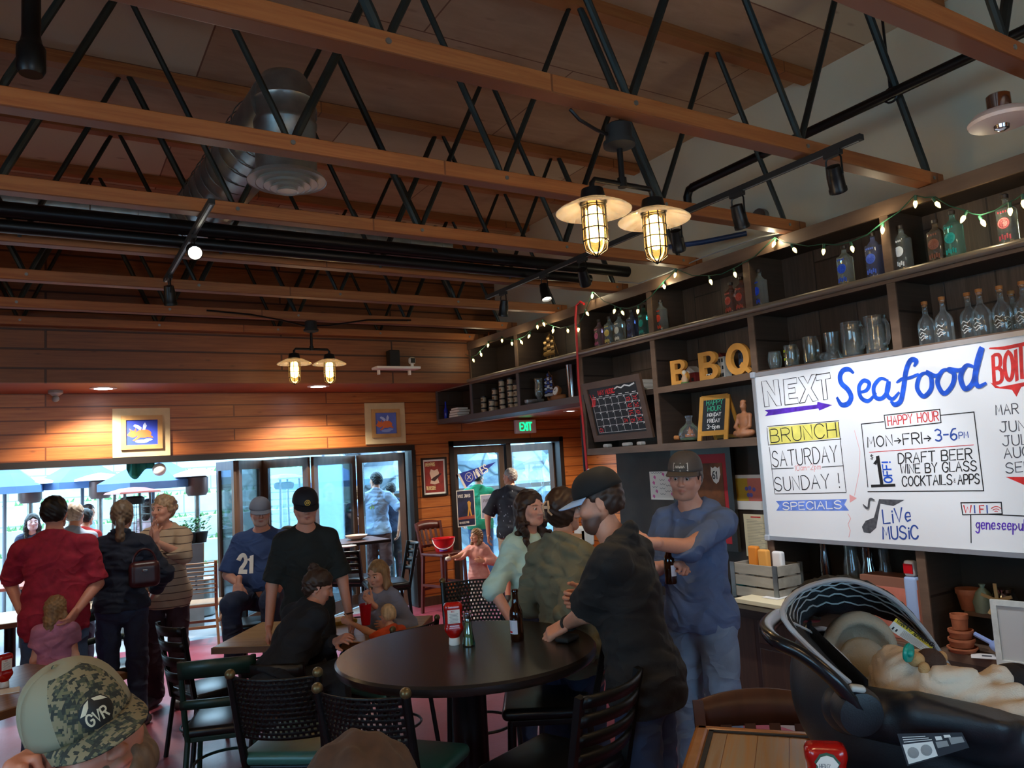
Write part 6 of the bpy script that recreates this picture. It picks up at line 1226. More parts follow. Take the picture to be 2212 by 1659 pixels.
m = M().rbox((p[0]+.05, p[1]-.03, 1.046), (.22, .16, .05), .01); solo('wooden_riser', M().rbox((p[0]+.04, p[1]-.03, 1.046), (.24, .15, .052), .008), BRW, 'small wooden riser under the condiments at the lower right', 'tray')
p2 = dep(1850, 1745, 1.60); t = thing('salt_shaker', 'glass salt shaker with chrome lid next to the foreground ketchup', 'shaker', (p2[0], p2[1], 1.0725)); part('glass_body', M().lathe([(.020, 0), (.022, .01), (.021, .075), (.018, .085)], n=10), glass('shaker_glass', '#e8f0ee', .05, .8), t); part('salt', M().lathe([(.017, .003), (.018, .05), (.01, .055)], n=12), PAPER, t, smooth=True); part('lid', M().lathe([(.021, .083), (.023, .088), (.023, .10), (.015, .112), (.004, .115)], n=18), CHROME, t, smooth=True)
p = cz(1013, 1396, 1.08); t = thing('sauce_bottle', 'pale green shaker bottle with grated cheese beside the ketchup', 'bottle', p); gb = glass('green_glass', '#9fd2c0', .05, .75)
part('glass_body', M().lathe([(.028, 0), (.030, .008), (.020, .06), (.017, .11), (.015, .125)], n=18), gb, t, smooth=True); part('cheese', M().lathe([(.018, .006), (.017, .06), (.013, .105)], n=14), mat('cheese', '#c9b98a', .7), t, smooth=True); part('lid', M().lathe([(.017, .122), (.020, .128), (.018, .148), (.006, .152)], n=16), CHROME, t, smooth=True)
def beer(p, label, lab=-.3):
    t = thing('beer_bottle', label, 'bottle', p, lab); AM = mat('amber_glass', '#2a1206', .08, trans=.35, coat=.3)
    part('glass_body', M().lathe([(.028, 0), (.0305, .006), (.0305, .115), (.028, .135), (.016, .165), (.0135, .19), (.013, .215), (.0155, .217), (.0155, .224), (.0135, .229)], n=26), AM, t, smooth=True)
    part('label', M().grid([[(.0312*math.sin(a), -.0312*math.cos(a), z) for a in np.linspace(-1.0, 1.0, 12)] for z in (.035, .095)]), mat('beer_label', '#c9cad6', .5), t); part('label_mark', M().grid([[(.0316*math.sin(a), -.0316*math.cos(a), z) for a in np.linspace(-.5, .2, 8)] for z in (.040, .048)]), REDP, t); return t
p = cz(1118, 1384, 1.08); beer(p, 'brown longneck beer bottle standing on the round table', camrz(p)-.9)
p = cz(770, 1166, 1.07); t = thing('bowl', 'wide white bowl on the high table by the folding doors', 'bowl', p); part('bowl_body', M().lathe([(.05, 0), (.11, .03), (.13, .055), (.125, .055), (.10, .03), (.004, .012)], n=30), mat('bowl_cream', '#d9c9b8', .35), t, smooth=True)
p = cz(750, 1182, 1.07); solo('plate', M().lathe([(.06, 0), (.10, .012), (.098, .016), (.06, .006), (.004, .005)], p, n=28), WHITE, 'small white plate beside the white bowl', 'plate', smooth=True); solo('spoon', M().ball(p+V3(.05, .0, .022), (.022, .015, .006)).beam(p+V3(.05, 0, .022), p+V3(-.08, .03, .024), .008, .003), CHROME, 'metal spoon lying on the small white plate', 'spoon')
p = cz(8, 1488, .76); solo('napkin', M().rbox((p[0]+.0, p[1]-.09, .763), (.16, .12, .006), .002), PAPER, 'white paper napkin in front of the left ketchup bottle', 'napkin')
p = cz(700, 1350, .78); solo('blue_bottle', M().lathe([(.025, 0), (.027, .01), (.027, .12), (.013, .16), (.012, .20)], (p[0], p[1], .76), n=18), mat('cobalt', '#1f2f9a', .15), 'slim cobalt blue bottle standing on the middle table', 'bottle', smooth=True)
p = cz(722, 1345, .77); solo('snack_tray', M().rbox((p[0]+.03, p[1], .775), (.24, .18, .03), .01), mat('tray_yellow', '#b8902a', .6, noise=20, var=.35), 'yellow paper tray of food in front of the toddler', 'tray')
t = thing('bucket', 'red plastic bucket with white handle on the tall wooden stool', 'bucket', RST+V3(.0, -.02, .762)); part('pail', M().lathe([(.10, 0), (.105, .005), (.135, .17), (.145, .172), (.145, .18), (.13, .178), (.10, .01), (.004, .008)], n=34, sx=1.05), REDP, t, smooth=True)
d_ = unit(-V3(RST[0], RST[1])); rt = V3(-d_[1], d_[0]); hd = [V3(*(rt*.14*math.cos(a)+d_*(.125*math.sin(a))), .165-.12*math.sin(a)) for a in np.linspace(0, pi, 18)]; part('handle', M().tube(hd, .006, 8), WHITE, t, smooth=True); part('label', M().grid([[V3(*((d_*math.cos(a)+rt*math.sin(a))*(.115+.17*.18*(z/.17))*1.03), z) for a in np.linspace(-.5, .35, 8)] for z in (.02, .06)]), mat('label_violet', '#7a5ab8', .5), t)
# counter-top things and papers on the panel behind
PX = 5.045
def paper(name, px0, py0, px1, py1, m_, label, cat='paper', x=PX, extra=None):
    a, b = xy(px0, py0, x), xy(px1, py1, x); t = thing(name, label, cat, (x, -(a[0]+b[0])/2, b[1])); part('sheet', M().b2((x-.004, -b[0], b[1]), (x, -a[0], a[1])), m_, t, world=True)
    if extra:
        for mm, mt in extra(a, b, x-.0045): part('markings', mm, mt, t, world=True)
    return t
def kid(a, b, x):
    m, q = M(), M(); O = V3(x, 0, 0); w, h_ = b[0]-a[0], a[1]-b[1]
    for u, v in ((.2, .8), (.55, .9), (.15, .6), (.78, .68), (.25, .3), (.12, .12), (.85, .2)): m.prism([(a[0]+w*(u-.05), b[1]+h_*v), (a[0]+w*u, b[1]+h_*(v+.07)), (a[0]+w*(u+.06), b[1]+h_*(v+.01)), (a[0]+w*(u+.03), b[1]+h_*(v-.08))], O, EX, EY, .0008)
    for u, v, n in ((.08, .95, 8), (.4, .7, 3), (.42, .55, 3), (.4, .4, 3), (.1, .45, 3), (.65, .5, 4), (.6, .3, 4), (.4, .2, 3)): ribbon(q, smooth2([(a[0]+w*(u+.05*i), b[1]+h_*(v+.02*(-1)**i)) for i in range(n+2)]), .004, O, EX, EY, NX)
    return (m, mat('marker_pink', '#d86aa8', .6)), (q, MATS['ink_grey'])
paper('drawing', 1403, 1019, 1462, 1080, PAPER, 'child\'s drawing with pink hearts taped to the dark panel', 'drawing', extra=kid)
def cal2(a, b, x):
    O = V3(x, 0, 0); w, h_ = b[0]-a[0], a[1]-b[1]; m1, m2, m3 = M(), M(), M()
    m1.prism([(a[0], b[1]+h_*.25), (a[0]+w*.45, b[1]+h_*.25), (a[0]+w*.45, a[1]-h_*.1), (a[0], a[1]-h_*.1)], O, EX, EY, .0008); m2.prism([(a[0]+w*.45, b[1]+h_*.25), (b[0], b[1]+h_*.25), (b[0], a[1]-h_*.1), (a[0]+w*.45, a[1]-h_*.1)], O, EX, EY, .0008)
    for u, v in ((.4, .6), (.52, .62), (.45, .42), (.55, .42), (.66, .58)): m3.lathe([(.018, 0), (.004, .001)], O+EX*(a[0]+w*u)+EY*(b[1]+h_*v)+NX*.001, frame(NX), n=12)
    return (m1, mat('map_yellow', '#d8b040', .6)), (m2, mat('map_coral', '#d87a6a', .6)), (m3, mat('map_violet', '#6a6ac0', .6))
paper('wall_map', 1587, 1026, 1655, 1102, PAPER, 'yellow and coral chart pinned to the panel left of the whiteboard', 'chart', extra=cal2)
def menu(a, b, x):
    m, r = M(), M(); O = V3(x, 0, 0); w, h_ = b[0]-a[0], a[1]-b[1]
    for k in range(22): m.prism([(a[0]+w*.12, b[1]+h_*(.86-.036*k)), (a[0]+w*(.55+.3*abs(math.sin(k*2.2))), b[1]+h_*(.86-.036*k)), (a[0]+w*(.55+.3*abs(math.sin(k*2.2))), b[1]+h_*(.868-.036*k)), (a[0]+w*.12, b[1]+h_*(.868-.036*k))], O, EX, EY, .0006)
    r.prism([(a[0]+w*.3, b[1]+h_*.92), (a[0]+w*.7, b[1]+h_*.92), (a[0]+w*.7, b[1]+h_*.95), (a[0]+w*.3, b[1]+h_*.95)], O, EX, EY, .0006); return (m, mat('menu_line', '#a09a86', .7)), (r, MATS['ink_red'])
paper('menu_sheet', 1606, 1110, 1668, 1206, mat('menu_cream', '#e8dcb4', .7), 'cream menu sheet hanging under the coloured chart', 'menu', extra=menu)
# framed route 61 picture
a, b = xy(1498, 968, 4.98), xy(1600, 1192, 4.98); t = thing('framed_picture', 'black framed route 61 picture with red mat behind the man in blue', 'picture', (4.98, -(a[0]+b[0])/2, b[1])); w = .06; m = M()
Wp, Hp = b[0]-a[0]+.28, a[1]-b[1]; y1, y0 = -b[0], -b[0]+Wp
for lo, hi in (((y1, b[1]), (y0, b[1]+w)), ((y1, a[1]-w), (y0, a[1])), ((y1, b[1]+w), (y1+w, a[1]-w)), ((y0-w, b[1]+w), (y0, a[1]-w))): m.b2((4.955, *lo), (4.99, *hi))
part('frame', m, BLACKWOOD, t, world=True); part('red_mat', M().b2((4.975, y1+w, b[1]+w), (4.985, y0-w, a[1]-w)), mat('mat_red', '#a8202a', .6), t, world=True); part('poster', M().b2((4.972, y1+w+.06, b[1]+.2), (4.976, y0-.2, a[1]-w-.08)), mat('poster_amber', '#6a3c1a', .6, noise=7, var=.6), t, world=True)
O = V3(4.9715, 0, 0); cu, cv = -y1-w-.14, a[1]-.24; shd = [(-.05, .07), (-.03, .055), (0, .07), (.03, .055), (.05, .07), (.055, .0), (.03, -.06), (0, -.08), (-.03, -.06), (-.055, .0)]; part('shield', M().prism([(cu+x_, cv+z_) for x_, z_ in shd], O, EX, EY, .001), PAPER, t, world=True); m = M(); text(m, '61', O, EX, EY, NX, cu-.034, cv-.035, .065, .011, asp=.5, th=.003); part('number', m, MATS['ink_black'], t, world=True)
# crate, cups and paper stack on the counter
p = at(1660, 1290, 'x', 4.62); y = p[1]; t = thing('crate', 'grey slatted wooden crate on the counter under the menu sheet', 'crate', (4.62, y, .762)); CRT = mat('crate_grey', '#9a9384', .6, noise=14, var=.2, stretch=(1, .2, 1))
for k in range(3):
    for s_ in (-1, 1): part('slat', M().b2((s_*.13-.008, -.2, .012+.085*k), (s_*.13+.008, .2, .082+.085*k)), CRT, t); part('slat', M().b2((-.122, s_*.2-.008, .012+.085*k), (.122, s_*.2+.008, .082+.085*k)), CRT, t)
part('bottom', M().b2((-.12, -.19, 0), (.12, .19, .012)), CRT, t)
for sx in (-1, 1):
    for sy in (-1, 1): part('corner_bracket', M().b2((sx*.14-.004, sy*.2-.02, .0), (sx*.14+.004, sy*.2+.02, .26)), GALV, t)
for k, (dx, dy, c_, lb) in enumerate(((.0, .10, '#e0862a', 'large orange paper lantern shape sticking out of the crate'), (-.03, -.02, '#e6a04a', 'pale orange folded card standing in the crate'), (.03, -.10, '#e9e6e0', 'white folded card standing at the right of the crate'))): solo('paper_ornament', M().rbox((4.62+dx, y+dy, .762+.27), (.05, .09, .20-.03*k), .015), mat('card'+c_, c_, .6), lb, 'card', 'folded cards in the crate')
p = at(1600, 1290, 'x', 4.55); t = thing('pen_cup', 'turquoise cup holding blue pens beside the crate', 'cup', (4.55, p[1], .762)); part('cup', M().lathe([(.035, 0), (.045, .13), (.042, .13), (.033, .008), (.004, .006)], n=20), mat('teal_cup', '#3f9a9a', .4), t, smooth=True); m = M()
for k in range(4): m.cyl((.01*k-.015, .012*(k % 2), .02), (.03*k-.05, .03*(k % 2), .19), .005, n=8)
part('pens', m, mat('pen_blue', '#2a3f9a', .3), t)
solo('glass_jar', M().lathe([(.04, 0), (.045, .01), (.045, .14), (.035, .15), (.032, .15), (.04, .01), (.004, .008)], (4.6, at(1622, 1285, 'x', 4.6)[1], .762), n=22), CG, 'clear glass jar between the pen cup and the crate', 'jar', smooth=True)
p = at(1640, 1308, 'z', .765); solo('paper_stack', M().rbox((p[0]+.10, p[1], .7785), (.24, .42, .033), .004), mat('paper_cream', '#d8cba8', .7), 'stack of cream papers on the front edge of the counter', 'paper')
solo('white_card', M().b2((4.43, at(1672, 1300, 'x', 4.5)[1]-.09, .797), (4.60, at(1672, 1300, 'x', 4.5)[1]+.05, .80)), WHITE, 'white card lying on the paper stack', 'card')
p = at(1432, 1275, 'x', 4.5); t = thing('condiment_rack', 'wooden rack with napkins behind the olive jacket, on the counter', 'rack', (4.45, at(1262, 1200, 'x', 4.45)[1], .762))
for k in range(4): part('slat', M().b2((-.1, -.14, .05+.10*k), (-.085, .14, .09+.10*k)).b2((-.1, -.14, 0), (-.085, -.12, .42)).b2((-.1, .12, 0), (-.085, .14, .42)), mat('rack_wood', '#b07a3c', .5), t)
part('napkins', M().rbox((0, -.02, .36), (.12, .18, .18), .02), PAPER, t)
# cubby under the whiteboard
def onshelf(px, z, x): return V3(x, at(px, 1300, 'x', x)[1], z)
for k, (px, z, x, h_, r, lb) in enumerate(((1790, .587, 4.85, .62, .04, 'tall clear glass vase at the left of the dark cubby under the whiteboard'), (1848, .587, 4.9, .60, .06, 'dark glass jar with silver lid in the cubby, second from the left'), (1885, .587, 4.88, .56, .055, 'round dark glass jar in the middle of the cubby'), (1920, .587, 4.9, .55, .045, 'narrow glass in the cubby left of the red-labelled bottle'))):
    solo('glass_jar', M().lathe([(r*.9, 0), (r, .02), (r, h_*.7), (r*.7, h_*.82), (r*.72, h_), (r*.6, h_), (r*.85, .04), (.004, .03)], onshelf(px, z, x), n=22), CG if k % 2 else glass('dark_glass', '#6f7478', .05, .75), lb, 'jar', 'glassware in the cubby', smooth=True)
q = onshelf(1942, .587, 4.80); t = thing('carton', 'cardboard carton with a pale red picture in the cubby under the whiteboard', 'box', q); part('box', M().b2((-.1, -.22, 0), (.1, .2, .40)), mat('carton_brown', '#8a5a44', .7), t); part('picture', M().b2((-.103, -.2, .02), (-.101, .18, .34)), mat('carton_red', '#c0705a', .6, noise=6, var=.3), t)
q = onshelf(1975, .587, 4.72); t = thing('cleaner_bottle', 'white and blue cleaner bottle against the cubby post', 'bottle', q); part('body', M().rbox((0, 0, .21), (.06, .09, .42), .02), mat('bottle_lightblue', '#9fb6d8', .4), t, smooth=True); part('label', M().b2((-.032, -.03, .44), (-.028, .03, .50)), REDP, t); part('cap', M().rbox((0, 0, .47), (.05, .07, .10), .015), WHITE, t, smooth=True)
TC = mat('terracotta', '#a8603c', .7, noise=20, var=.2)
q = onshelf(2068, .587, 4.72); 
for k, (r, h_, z, lb) in enumerate(((.085, .03, 0, 'flat terracotta saucer at the bottom of the stack'), (.075, .05, .031, 'second terracotta saucer of the stack'), (.07, .05, .082, 'third terracotta saucer of the stack'), (.05, .09, .133, 'small terracotta pot on top of the saucers'))): solo('terracotta_pot', M().lathe([(r*.8, 0), (r*.95, h_*.7), (r, h_*.72), (r, h_), (r*.9, h_), (r*.7, h_*.2), (.004, h_*.18)], q+V3(0, 0, z), n=26), TC, lb, 'pot', 'stacked terracotta saucers', smooth=True)
q = onshelf(2095, .80, 4.92); solo('terracotta_pot', M().lathe([(.05, 0), (.07, .10), (.075, .10), (.075, .13), (.06, .13), (.004, .1)], q, n=22), TC, 'terracotta pot on the small inner shelf', 'pot', smooth=True)
q = onshelf(2125, .80, 4.9); solo('bag', M().lathe([(.05, 0), (.06, .06), (.04, .12), (.012, .15), (.02, .17)], q, n=16), mat('bag_green', '#8a9a84', .5, noise=14), 'small pale green tied bag on the inner shelf', 'bag', smooth=True)
q = onshelf(2170, .80, 4.88); t = thing('decor_jar', 'round jar with a dried star ornament on the inner shelf', 'jar', q); part('jar', M().lathe([(.05, 0), (.075, .04), (.075, .10), (.05, .14), (.055, .16)], n=24), glass('brass_glass', '#a8905a', .1, .6), t, smooth=True); m = M()
for k in range(5): a = k*2*pi/5+.3; m.beam((-.08, 0, .10), (-.085, .09*math.cos(a), .10+.10*math.sin(a)), .018, .008, (1, 0, 0))
part('star', m, mat('star_tan', '#a88a5a', .7), t)
q = onshelf(2200, .587, 4.62); t = thing('photo_frame', 'white distressed picture frame standing at the right edge of the cubby', 'frame', q, .2); m = M()
for lo, hi in (((-.14, 0), (.14, .03)), ((-.14, .33), (.14, .36)), ((-.14, .03), (-.11, .33)), ((.11, .03), (.14, .33))): m.b2((-.012, *lo), (.012, *hi))
part('frame', m, mat('frame_white', '#c9ccc4', .5, noise=20, var=.15), t); part('picture', M().b2((-.002, -.11, .03), (.004, .11, .33)), mat('frame_inner', '#b9b9b4', .6), t)
q = onshelf(2118, .588, 4.70); t = thing('paper_card', 'small white card with a sketch lying on the cubby board', 'card', q); part('sheet', M().box((0, 0, .002), (.11, .16, .003), rotz(.5)), WHITE, t); part('sketch', M().box((0, 0, .0045), (.03, .05, .001), rotz(.5)), MATS['ink_grey'], t)
q = onshelf(2165, .60, 4.74); solo('blue_scoop', M().ball(q+V3(0, 0, .05), (.06, .10, .045)).tube([q+V3(0, .08, .06), q+V3(0, .18, .10)], .014, 8), mat('pale_blue', '#8fa6d8', .35), 'pale blue plastic scoop beside the white card', 'scoop', smooth=True)
# ------------------------------------------------------------------ wall things on the back wall
def picture(px, label, sky):
    a, b = [at(*p, 'y', D) for p in px]; w, h_ = b[0]-a[0], a[2]-b[2]; c = V3((a[0]+b[0])/2, D-.001, b[2]); t = thing('pig_picture', label, 'picture', c, 0, 'flying pig pictures'); pale = mat('frame_pale', '#c9b48a', .5, noise=6, var=.12); inn = mat('frame_inner_wood', '#b98f58', .5, noise=8, var=.15)
    part('outer_board', M().rbox((0, -.012, h_/2), (w, .024, h_), .004), pale, t); f = .085; m = M()
    for lo, hi in (((-w/2+f, f), (w/2-f, f+.05)), ((-w/2+f, h_-f-.05), (w/2-f, h_-f)), ((-w/2+f, f+.05), (-w/2+f+.05, h_-f-.05)), ((w/2-f-.05, f+.05), (w/2-f, h_-f-.05))): m.b2((lo[0], -.05, lo[1]), (hi[0], -.024, hi[1]))
    part('inner_frame', m, inn, t); g = f+.05; W2, H2 = w-2*g, h_-2*g; part('canvas', M().b2((-W2/2, -.030, g), (W2/2, -.024, h_-g)), mat('sky_'+sky[1:], sky, .6, noise=4, var=.18), t)
    O = V3(0, -.031, h_/2); e = lambda cx, cz, rx, rz_: [(W2*(cx+rx*math.cos(t_)), H2*(cz+rz_*math.sin(t_))) for t_ in np.linspace(0, 2*pi, 20, endpoint=False)]
    pk = M(); pr = lambda m_, pts, k: m_.prism(pts, O+V3(0, -.0006*k, 0), (1, 0, 0), (0, 0, 1), .0004)
    pr(pk, e(.05, -.05, .25, .17), 1); pr(pk, e(-.28, -.06, .14, .14), 2); pr(pk, e(-.40, -.09, .06, .06), 3)
    for q_ in ([(-.12, -.15), (-.30, -.32), (-.24, -.34), (0, -.18)], [(.12, -.18), (.36, -.24), (.34, -.18), (.25, -.1)], [(-.36, .04), (-.40, .16), (-.30, .08)], [(-.24, .06), (-.2, .17), (-.16, .06)]): pr(pk, [(W2*x_, H2*z_) for x_, z_ in q_], 2)
    part('pig', pk, mat('pig_orange', '#d8703c', .6), t); wg = M()
    for q_ in ([(-.05, .08), (-.28, .26), (-.22, .33), (-.10, .28), (.0, .18)], [(.02, .1), (.04, .30), (.10, .40), (.16, .26), (.10, .1)]): pr(wg, [(W2*x_, H2*z_) for x_, z_ in q_], 4)
    part('wings', wg, mat('wing_blue', '#b9cdf0', .6), t); cl = M(); pr(cl, e(.0, -.36, .22, .07), 1); pr(cl, e(.2, -.30, .14, .05), 2); part('cloud', cl, mat('cloud_pale', '#8fa6e0', .7), t)
picture(((242, 883), (368, 984)), 'flying pig painting in a pale wooden frame, left one on the plank wall', '#2f49c8'); picture(((786, 871), (876, 957)), 'flying pig painting in a pale wooden frame, near the corner shelves', '#5a72c8')
a, b = at(908, 990, 'y', D), at(967, 1069, 'y', D); w, h_ = b[0]-a[0], a[2]-b[2]; t = thing('framed_poster', 'black framed MEMPHIS TENNESSEE poster between the two doors', 'poster', ((a[0]+b[0])/2, D-.001, b[2])); m = M()
for lo, hi in (((-w/2, 0), (w/2, .025)), ((-w/2, h_-.025), (w/2, h_)), ((-w/2, .025), (-w/2+.025, h_-.025)), ((w/2-.025, .025), (w/2, h_-.025))): m.b2((lo[0], -.025, lo[1]), (hi[0], 0, hi[1]))
part('frame', m, BLACKWOOD, t); part('mat_board', M().b2((-w/2+.025, -.008, .025), (w/2-.025, -.002, h_-.025)), PAPER, t); part('print', M().b2((-w/2+.05, -.010, .05), (w/2-.05, -.008, h_-.05)), mat('poster_red', '#8a2a22', .5, noise=9, var=.35), t)
O = V3(0, -.011, 0); m = M(); text(m, 'MEMPHIS', O, (1, 0, 0), (0, 0, 1), (0, -1, 0), -.128, h_-.115, .045, .009, asp=.42); text(m, 'TENNESSEE', O, (1, 0, 0), (0, 0, 1), (0, -1, 0), -.13, .09, .045, .008, asp=.30); part('lettering', m, mat('poster_cream', '#e0c890', .6), t)
m = M().prism([(.0, h_*.66), (.05, h_*.70), (.07, h_*.6), (.05, h_*.45), (.07, h_*.33), (0, h_*.30), (-.07, h_*.33), (-.05, h_*.45), (-.07, h_*.6), (-.05, h_*.70)], O, (1, 0, 0), (0, 0, 1), .001); part('figure_shape', m, mat('poster_pale', '#d8b8a0', .6), t); part('guitar_shape', M().prism([(-.06, h_*.42), (.0, h_*.38), (.10, h_*.55), (.11, h_*.58), (.09, h_*.58), (-.02, h_*.48)], O+V3(0, -.002, 0), (1, 0, 0), (0, 0, 1), .001), mat('poster_dark', '#3a1a18', .6), t)
t = thing('exit_sign', 'white EXIT sign with glowing green letters over the glazed door', 'sign', (6.10, D-.002, 2.27)); part('housing', M().rbox((0, -.03, .10), (.36, .06, .20), .01), WHITE, t); m = M(); text(m, 'EXIT', (0, -.062, 0), (1, 0, 0), (0, 0, 1), (0, -1, 0), -.105, .045, .11, .022, asp=.5); part('lettering', m, mat('exit_green', '#18d890', .4, emit=('#18e090', 1.6)), t)
# posters and pennant on the glazed door
GY = D+.1-.03
def gpos(px, py): p = at(px, py, 'y', GY); return p[0], p[2]
def gpaper(c0, c1, m_, label, cat, ex=None):
    a, b = gpos(*c0), gpos(*c1); t = thing('door_poster', label, cat, ((a[0]+b[0])/2, GY, b[1])); part('sheet', M().b2((a[0], GY-.003, b[1]), (b[0], GY, a[1])), PAPER, t, world=True); part('print', M().b2((a[0]+.012, GY-.004, b[1]+.012), (b[0]-.012, GY-.003, a[1]-.012)), m_, t, world=True)
    if ex: ex(t, a, b)
def wyl(t, a, b):
    w, h_ = b[0]-a[0], a[1]-b[1]; O = V3(a[0], GY-.0045, b[1]); m = M(); text(m, 'WYLIE JONES', O, (1, 0, 0), (0, 0, 1), (0, -1, 0), w*.08, h_*.80, h_*.075, .007, asp=.42); text(m, 'GENESEE PUB', O, (1, 0, 0), (0, 0, 1), (0, -1, 0), w*.10, h_*.09, h_*.045, .005, asp=.52); part('lettering', m, WHITE, t, world=True)
    q = M(); q.prism([(w*.55, h_*.28), (w*.62, h_*.5), (w*.58, h_*.66), (w*.68, h_*.7), (w*.78, h_*.64), (w*.74, h_*.5), (w*.82, h_*.28), (w*.74, h_*.28), (w*.68, h_*.45), (w*.63, h_*.28)], O, (1, 0, 0), (0, 0, 1), .001); part('figure_shape', q, mat('poster_gold', '#c9923a', .6), t, world=True); q = M(); q.prism([(w*.05, h_*.2), (w*.95, h_*.2), (w*.95, h_*.3), (w*.05, h_*.26)], O+V3(0, .0002, 0), (1, 0, 0), (0, 0, 1), .0005); part('glow_band', q, mat('poster_rust', '#9a4a3a', .6), t, world=True)
gpaper((985, 1060), (1028, 1135), mat('poster_night', '#1c2244', .6, noise=7, var=.7), 'dark WYLIE JONES concert poster taped to the glazed door', 'poster', wyl)
def bearp(t, a, b):
    w, h_ = b[0]-a[0], a[1]-b[1]; O = V3(a[0], GY-.0045, b[1]); m = M(); m.prism([(w*.55, h_*.15), (w*.52, h_*.35), (w*.62, h_*.5), (w*.74, h_*.5), (w*.8, h_*.3), (w*.76, h_*.15)], O, (1, 0, 0), (0, 0, 1), .001); text(m, 'PUB', O, (1, 0, 0), (0, 0, 1), (0, -1, 0), w*.2, h_*.68, h_*.12, .005); part('print_marks', m, MATS['ink_grey'], t, world=True)
gpaper((1037, 1069), (1070, 1118), mat('poster_grey', '#9aa0b8', .6, noise=8, var=.15), 'smaller grey poster with a dark animal shape on the glazed door', 'poster', bearp)
a, b, c = gpos(987, 1024), gpos(1003, 1056), gpos(1070, 998); t = thing('pennant', 'blue and white MINES pennant stuck on the glazed door', 'pennant', (a[0], GY, b[1])); O = V3(0, GY-.012, 0)
part('flag', M().prism([a, b, c], O, (1, 0, 0), (0, 0, 1), .003), mat('pennant_blue', '#2438a0', .7), t, world=True); st_ = [a, (a[0]+.035, a[1]-.0), (b[0]+.035, b[1]+.012), b]; part('hoist_band', M().prism(st_, O+V3(0, -.001, 0), (1, 0, 0), (0, 0, 1), .003), PAPER, t, world=True)
md = ((V3(*a)+V3(*b))/2); dr = unit(V3(*c)-md); m = M(); ey_ = V3(-dr[1], dr[0]); text(m, 'MINES', O+V3(md[0], 0, md[1])+.235*V3(dr[0], 0, dr[1])-.062*V3(ey_[0], 0, ey_[1]), V3(dr[0], 0, dr[1]), V3(ey_[0], 0, ey_[1]), (0, -1, 0), 0, 0, .11, .016, asp=.42, th=.004); part('lettering', m, PAPER, t, world=True)
cc = O+V3(md[0], 0, md[1])+.14*V3(dr[0], 0, dr[1])+V3(0, -.004, 0); part('emblem', M().tube([cc+.062*V3(math.cos(t_), 0, math.sin(t_)) for t_ in np.linspace(0, 2*pi, 28, endpoint=False)], .004, 5, closed=True).beam(cc+V3(-.03, 0, -.03), cc+V3(.03, 0, .03), .01, .003, (0, 1, 0)).beam(cc+V3(.03, 0, -.03), cc+V3(-.03, 0, .03), .01, .003, (0, 1, 0)), PAPER, t, world=True)
# small white wall shelf with a speaker and camera on the soffit face
a = at(856, 792, 'y', 8.5); t = thing('wall_shelf', 'small white shelf fixed to the soffit boards at right', 'shelf', (a[0], 8.5, a[2]-.02)); part('board', M().rbox((0, 0, 0), (.56, .19, .03), .004), WHITE, t)
for s_ in (-1, 1): part('bracket', M().b2((s_*.2-.012, .05, -.07), (s_*.2+.012, .095, -.015)), WHITE, t)
p = at(849, 770, 'y', 8.5); solo('speaker', M().rbox((p[0], 8.5, a[2]-.005+.10), (.13, .12, .20), .01), BLACKM, 'small black speaker on the white wall shelf', 'speaker'); p = at(889, 777, 'y', 8.48); t = thing('security_camera', 'small white security camera with black face on the wall shelf', 'camera', (p[0], 8.47, a[2]-.005)); part('body', M().rbox((0, 0, .075), (.085, .06, .085), .025), WHITE, t, smooth=True); part('lens_face', M().rbox((0, -.031, .075), (.06, .006, .06), .003), BLACK, t); part('foot', M().cyl((0, 0, 0), (0, 0, .035), .02), WHITE, t, smooth=True)
# ------------------------------------------------------------------ baby car seat with blanket and plush monkey
NAVY = mat('seat_shell', '#171a20', .45, bump=.1, bscale=300); FAB = mat('seat_fabric', '#1b1c1f', .85, bump=.3, bscale=240); PIPE = mat('seat_piping', '#9a9a9c', .5); BEI = mat('insert_beige', '#8f8676', .9, bump=.25, bscale=200); BEI2 = mat('insert_pale', '#9c9484', .9, bump=.25, bscale=200)
cs = thing('baby_car_seat', 'black infant car seat with striped canopy standing on the bar table at lower right', 'car seat', (*dep(1900, 1640, 1.85)[:2], 1.022))
Wp = lambda a: dep(*a)
def curve3(pts, n=6):
    P = [V3(p) for p in pts]; out = []
    for i in range(len(P)-1):
        p0, p1, p2, p3 = P[max(i-1, 0)], P[i], P[i+1], P[min(i+2, len(P)-1)]
        for u in np.linspace(0, 1, n, endpoint=False): out.append(.5*((2*p1)+(p2-p0)*u+(2*p0-5*p1+4*p2-p3)*u*u+(3*p1-p0-3*p2+p3)*u**3))
    return out+[P[-1]]
def resamp(c, n):
    c = np.array(c); s = np.r_[0, np.cumsum(np.linalg.norm(np.diff(c, axis=0), axis=1))]; t = np.linspace(0, s[-1], n); return np.stack([np.interp(t, s, c[:, i]) for i in range(3)], 1)
front = resamp(curve3([Wp(p) for p in ((1835, 1475, 1.70), (1765, 1415, 1.71), (1702, 1350, 1.74), (1692, 1312, 1.78), (1738, 1270, 1.86), (1830, 1253, 1.94), (1925, 1290, 2.0), (1995, 1360, 2.03), (2050, 1440, 2.03))]), 40)
back = resamp(curve3([Wp(p) for p in ((1845, 1478, 1.76), (1790, 1425, 1.86), (1740, 1380, 1.96), (1735, 1345, 2.06), (1775, 1330, 2.16), (1850, 1325, 2.2), (1935, 1345, 2.2), (2000, 1395, 2.15), (2055, 1445, 2.06))]), 40)
rows = []; NR = 19
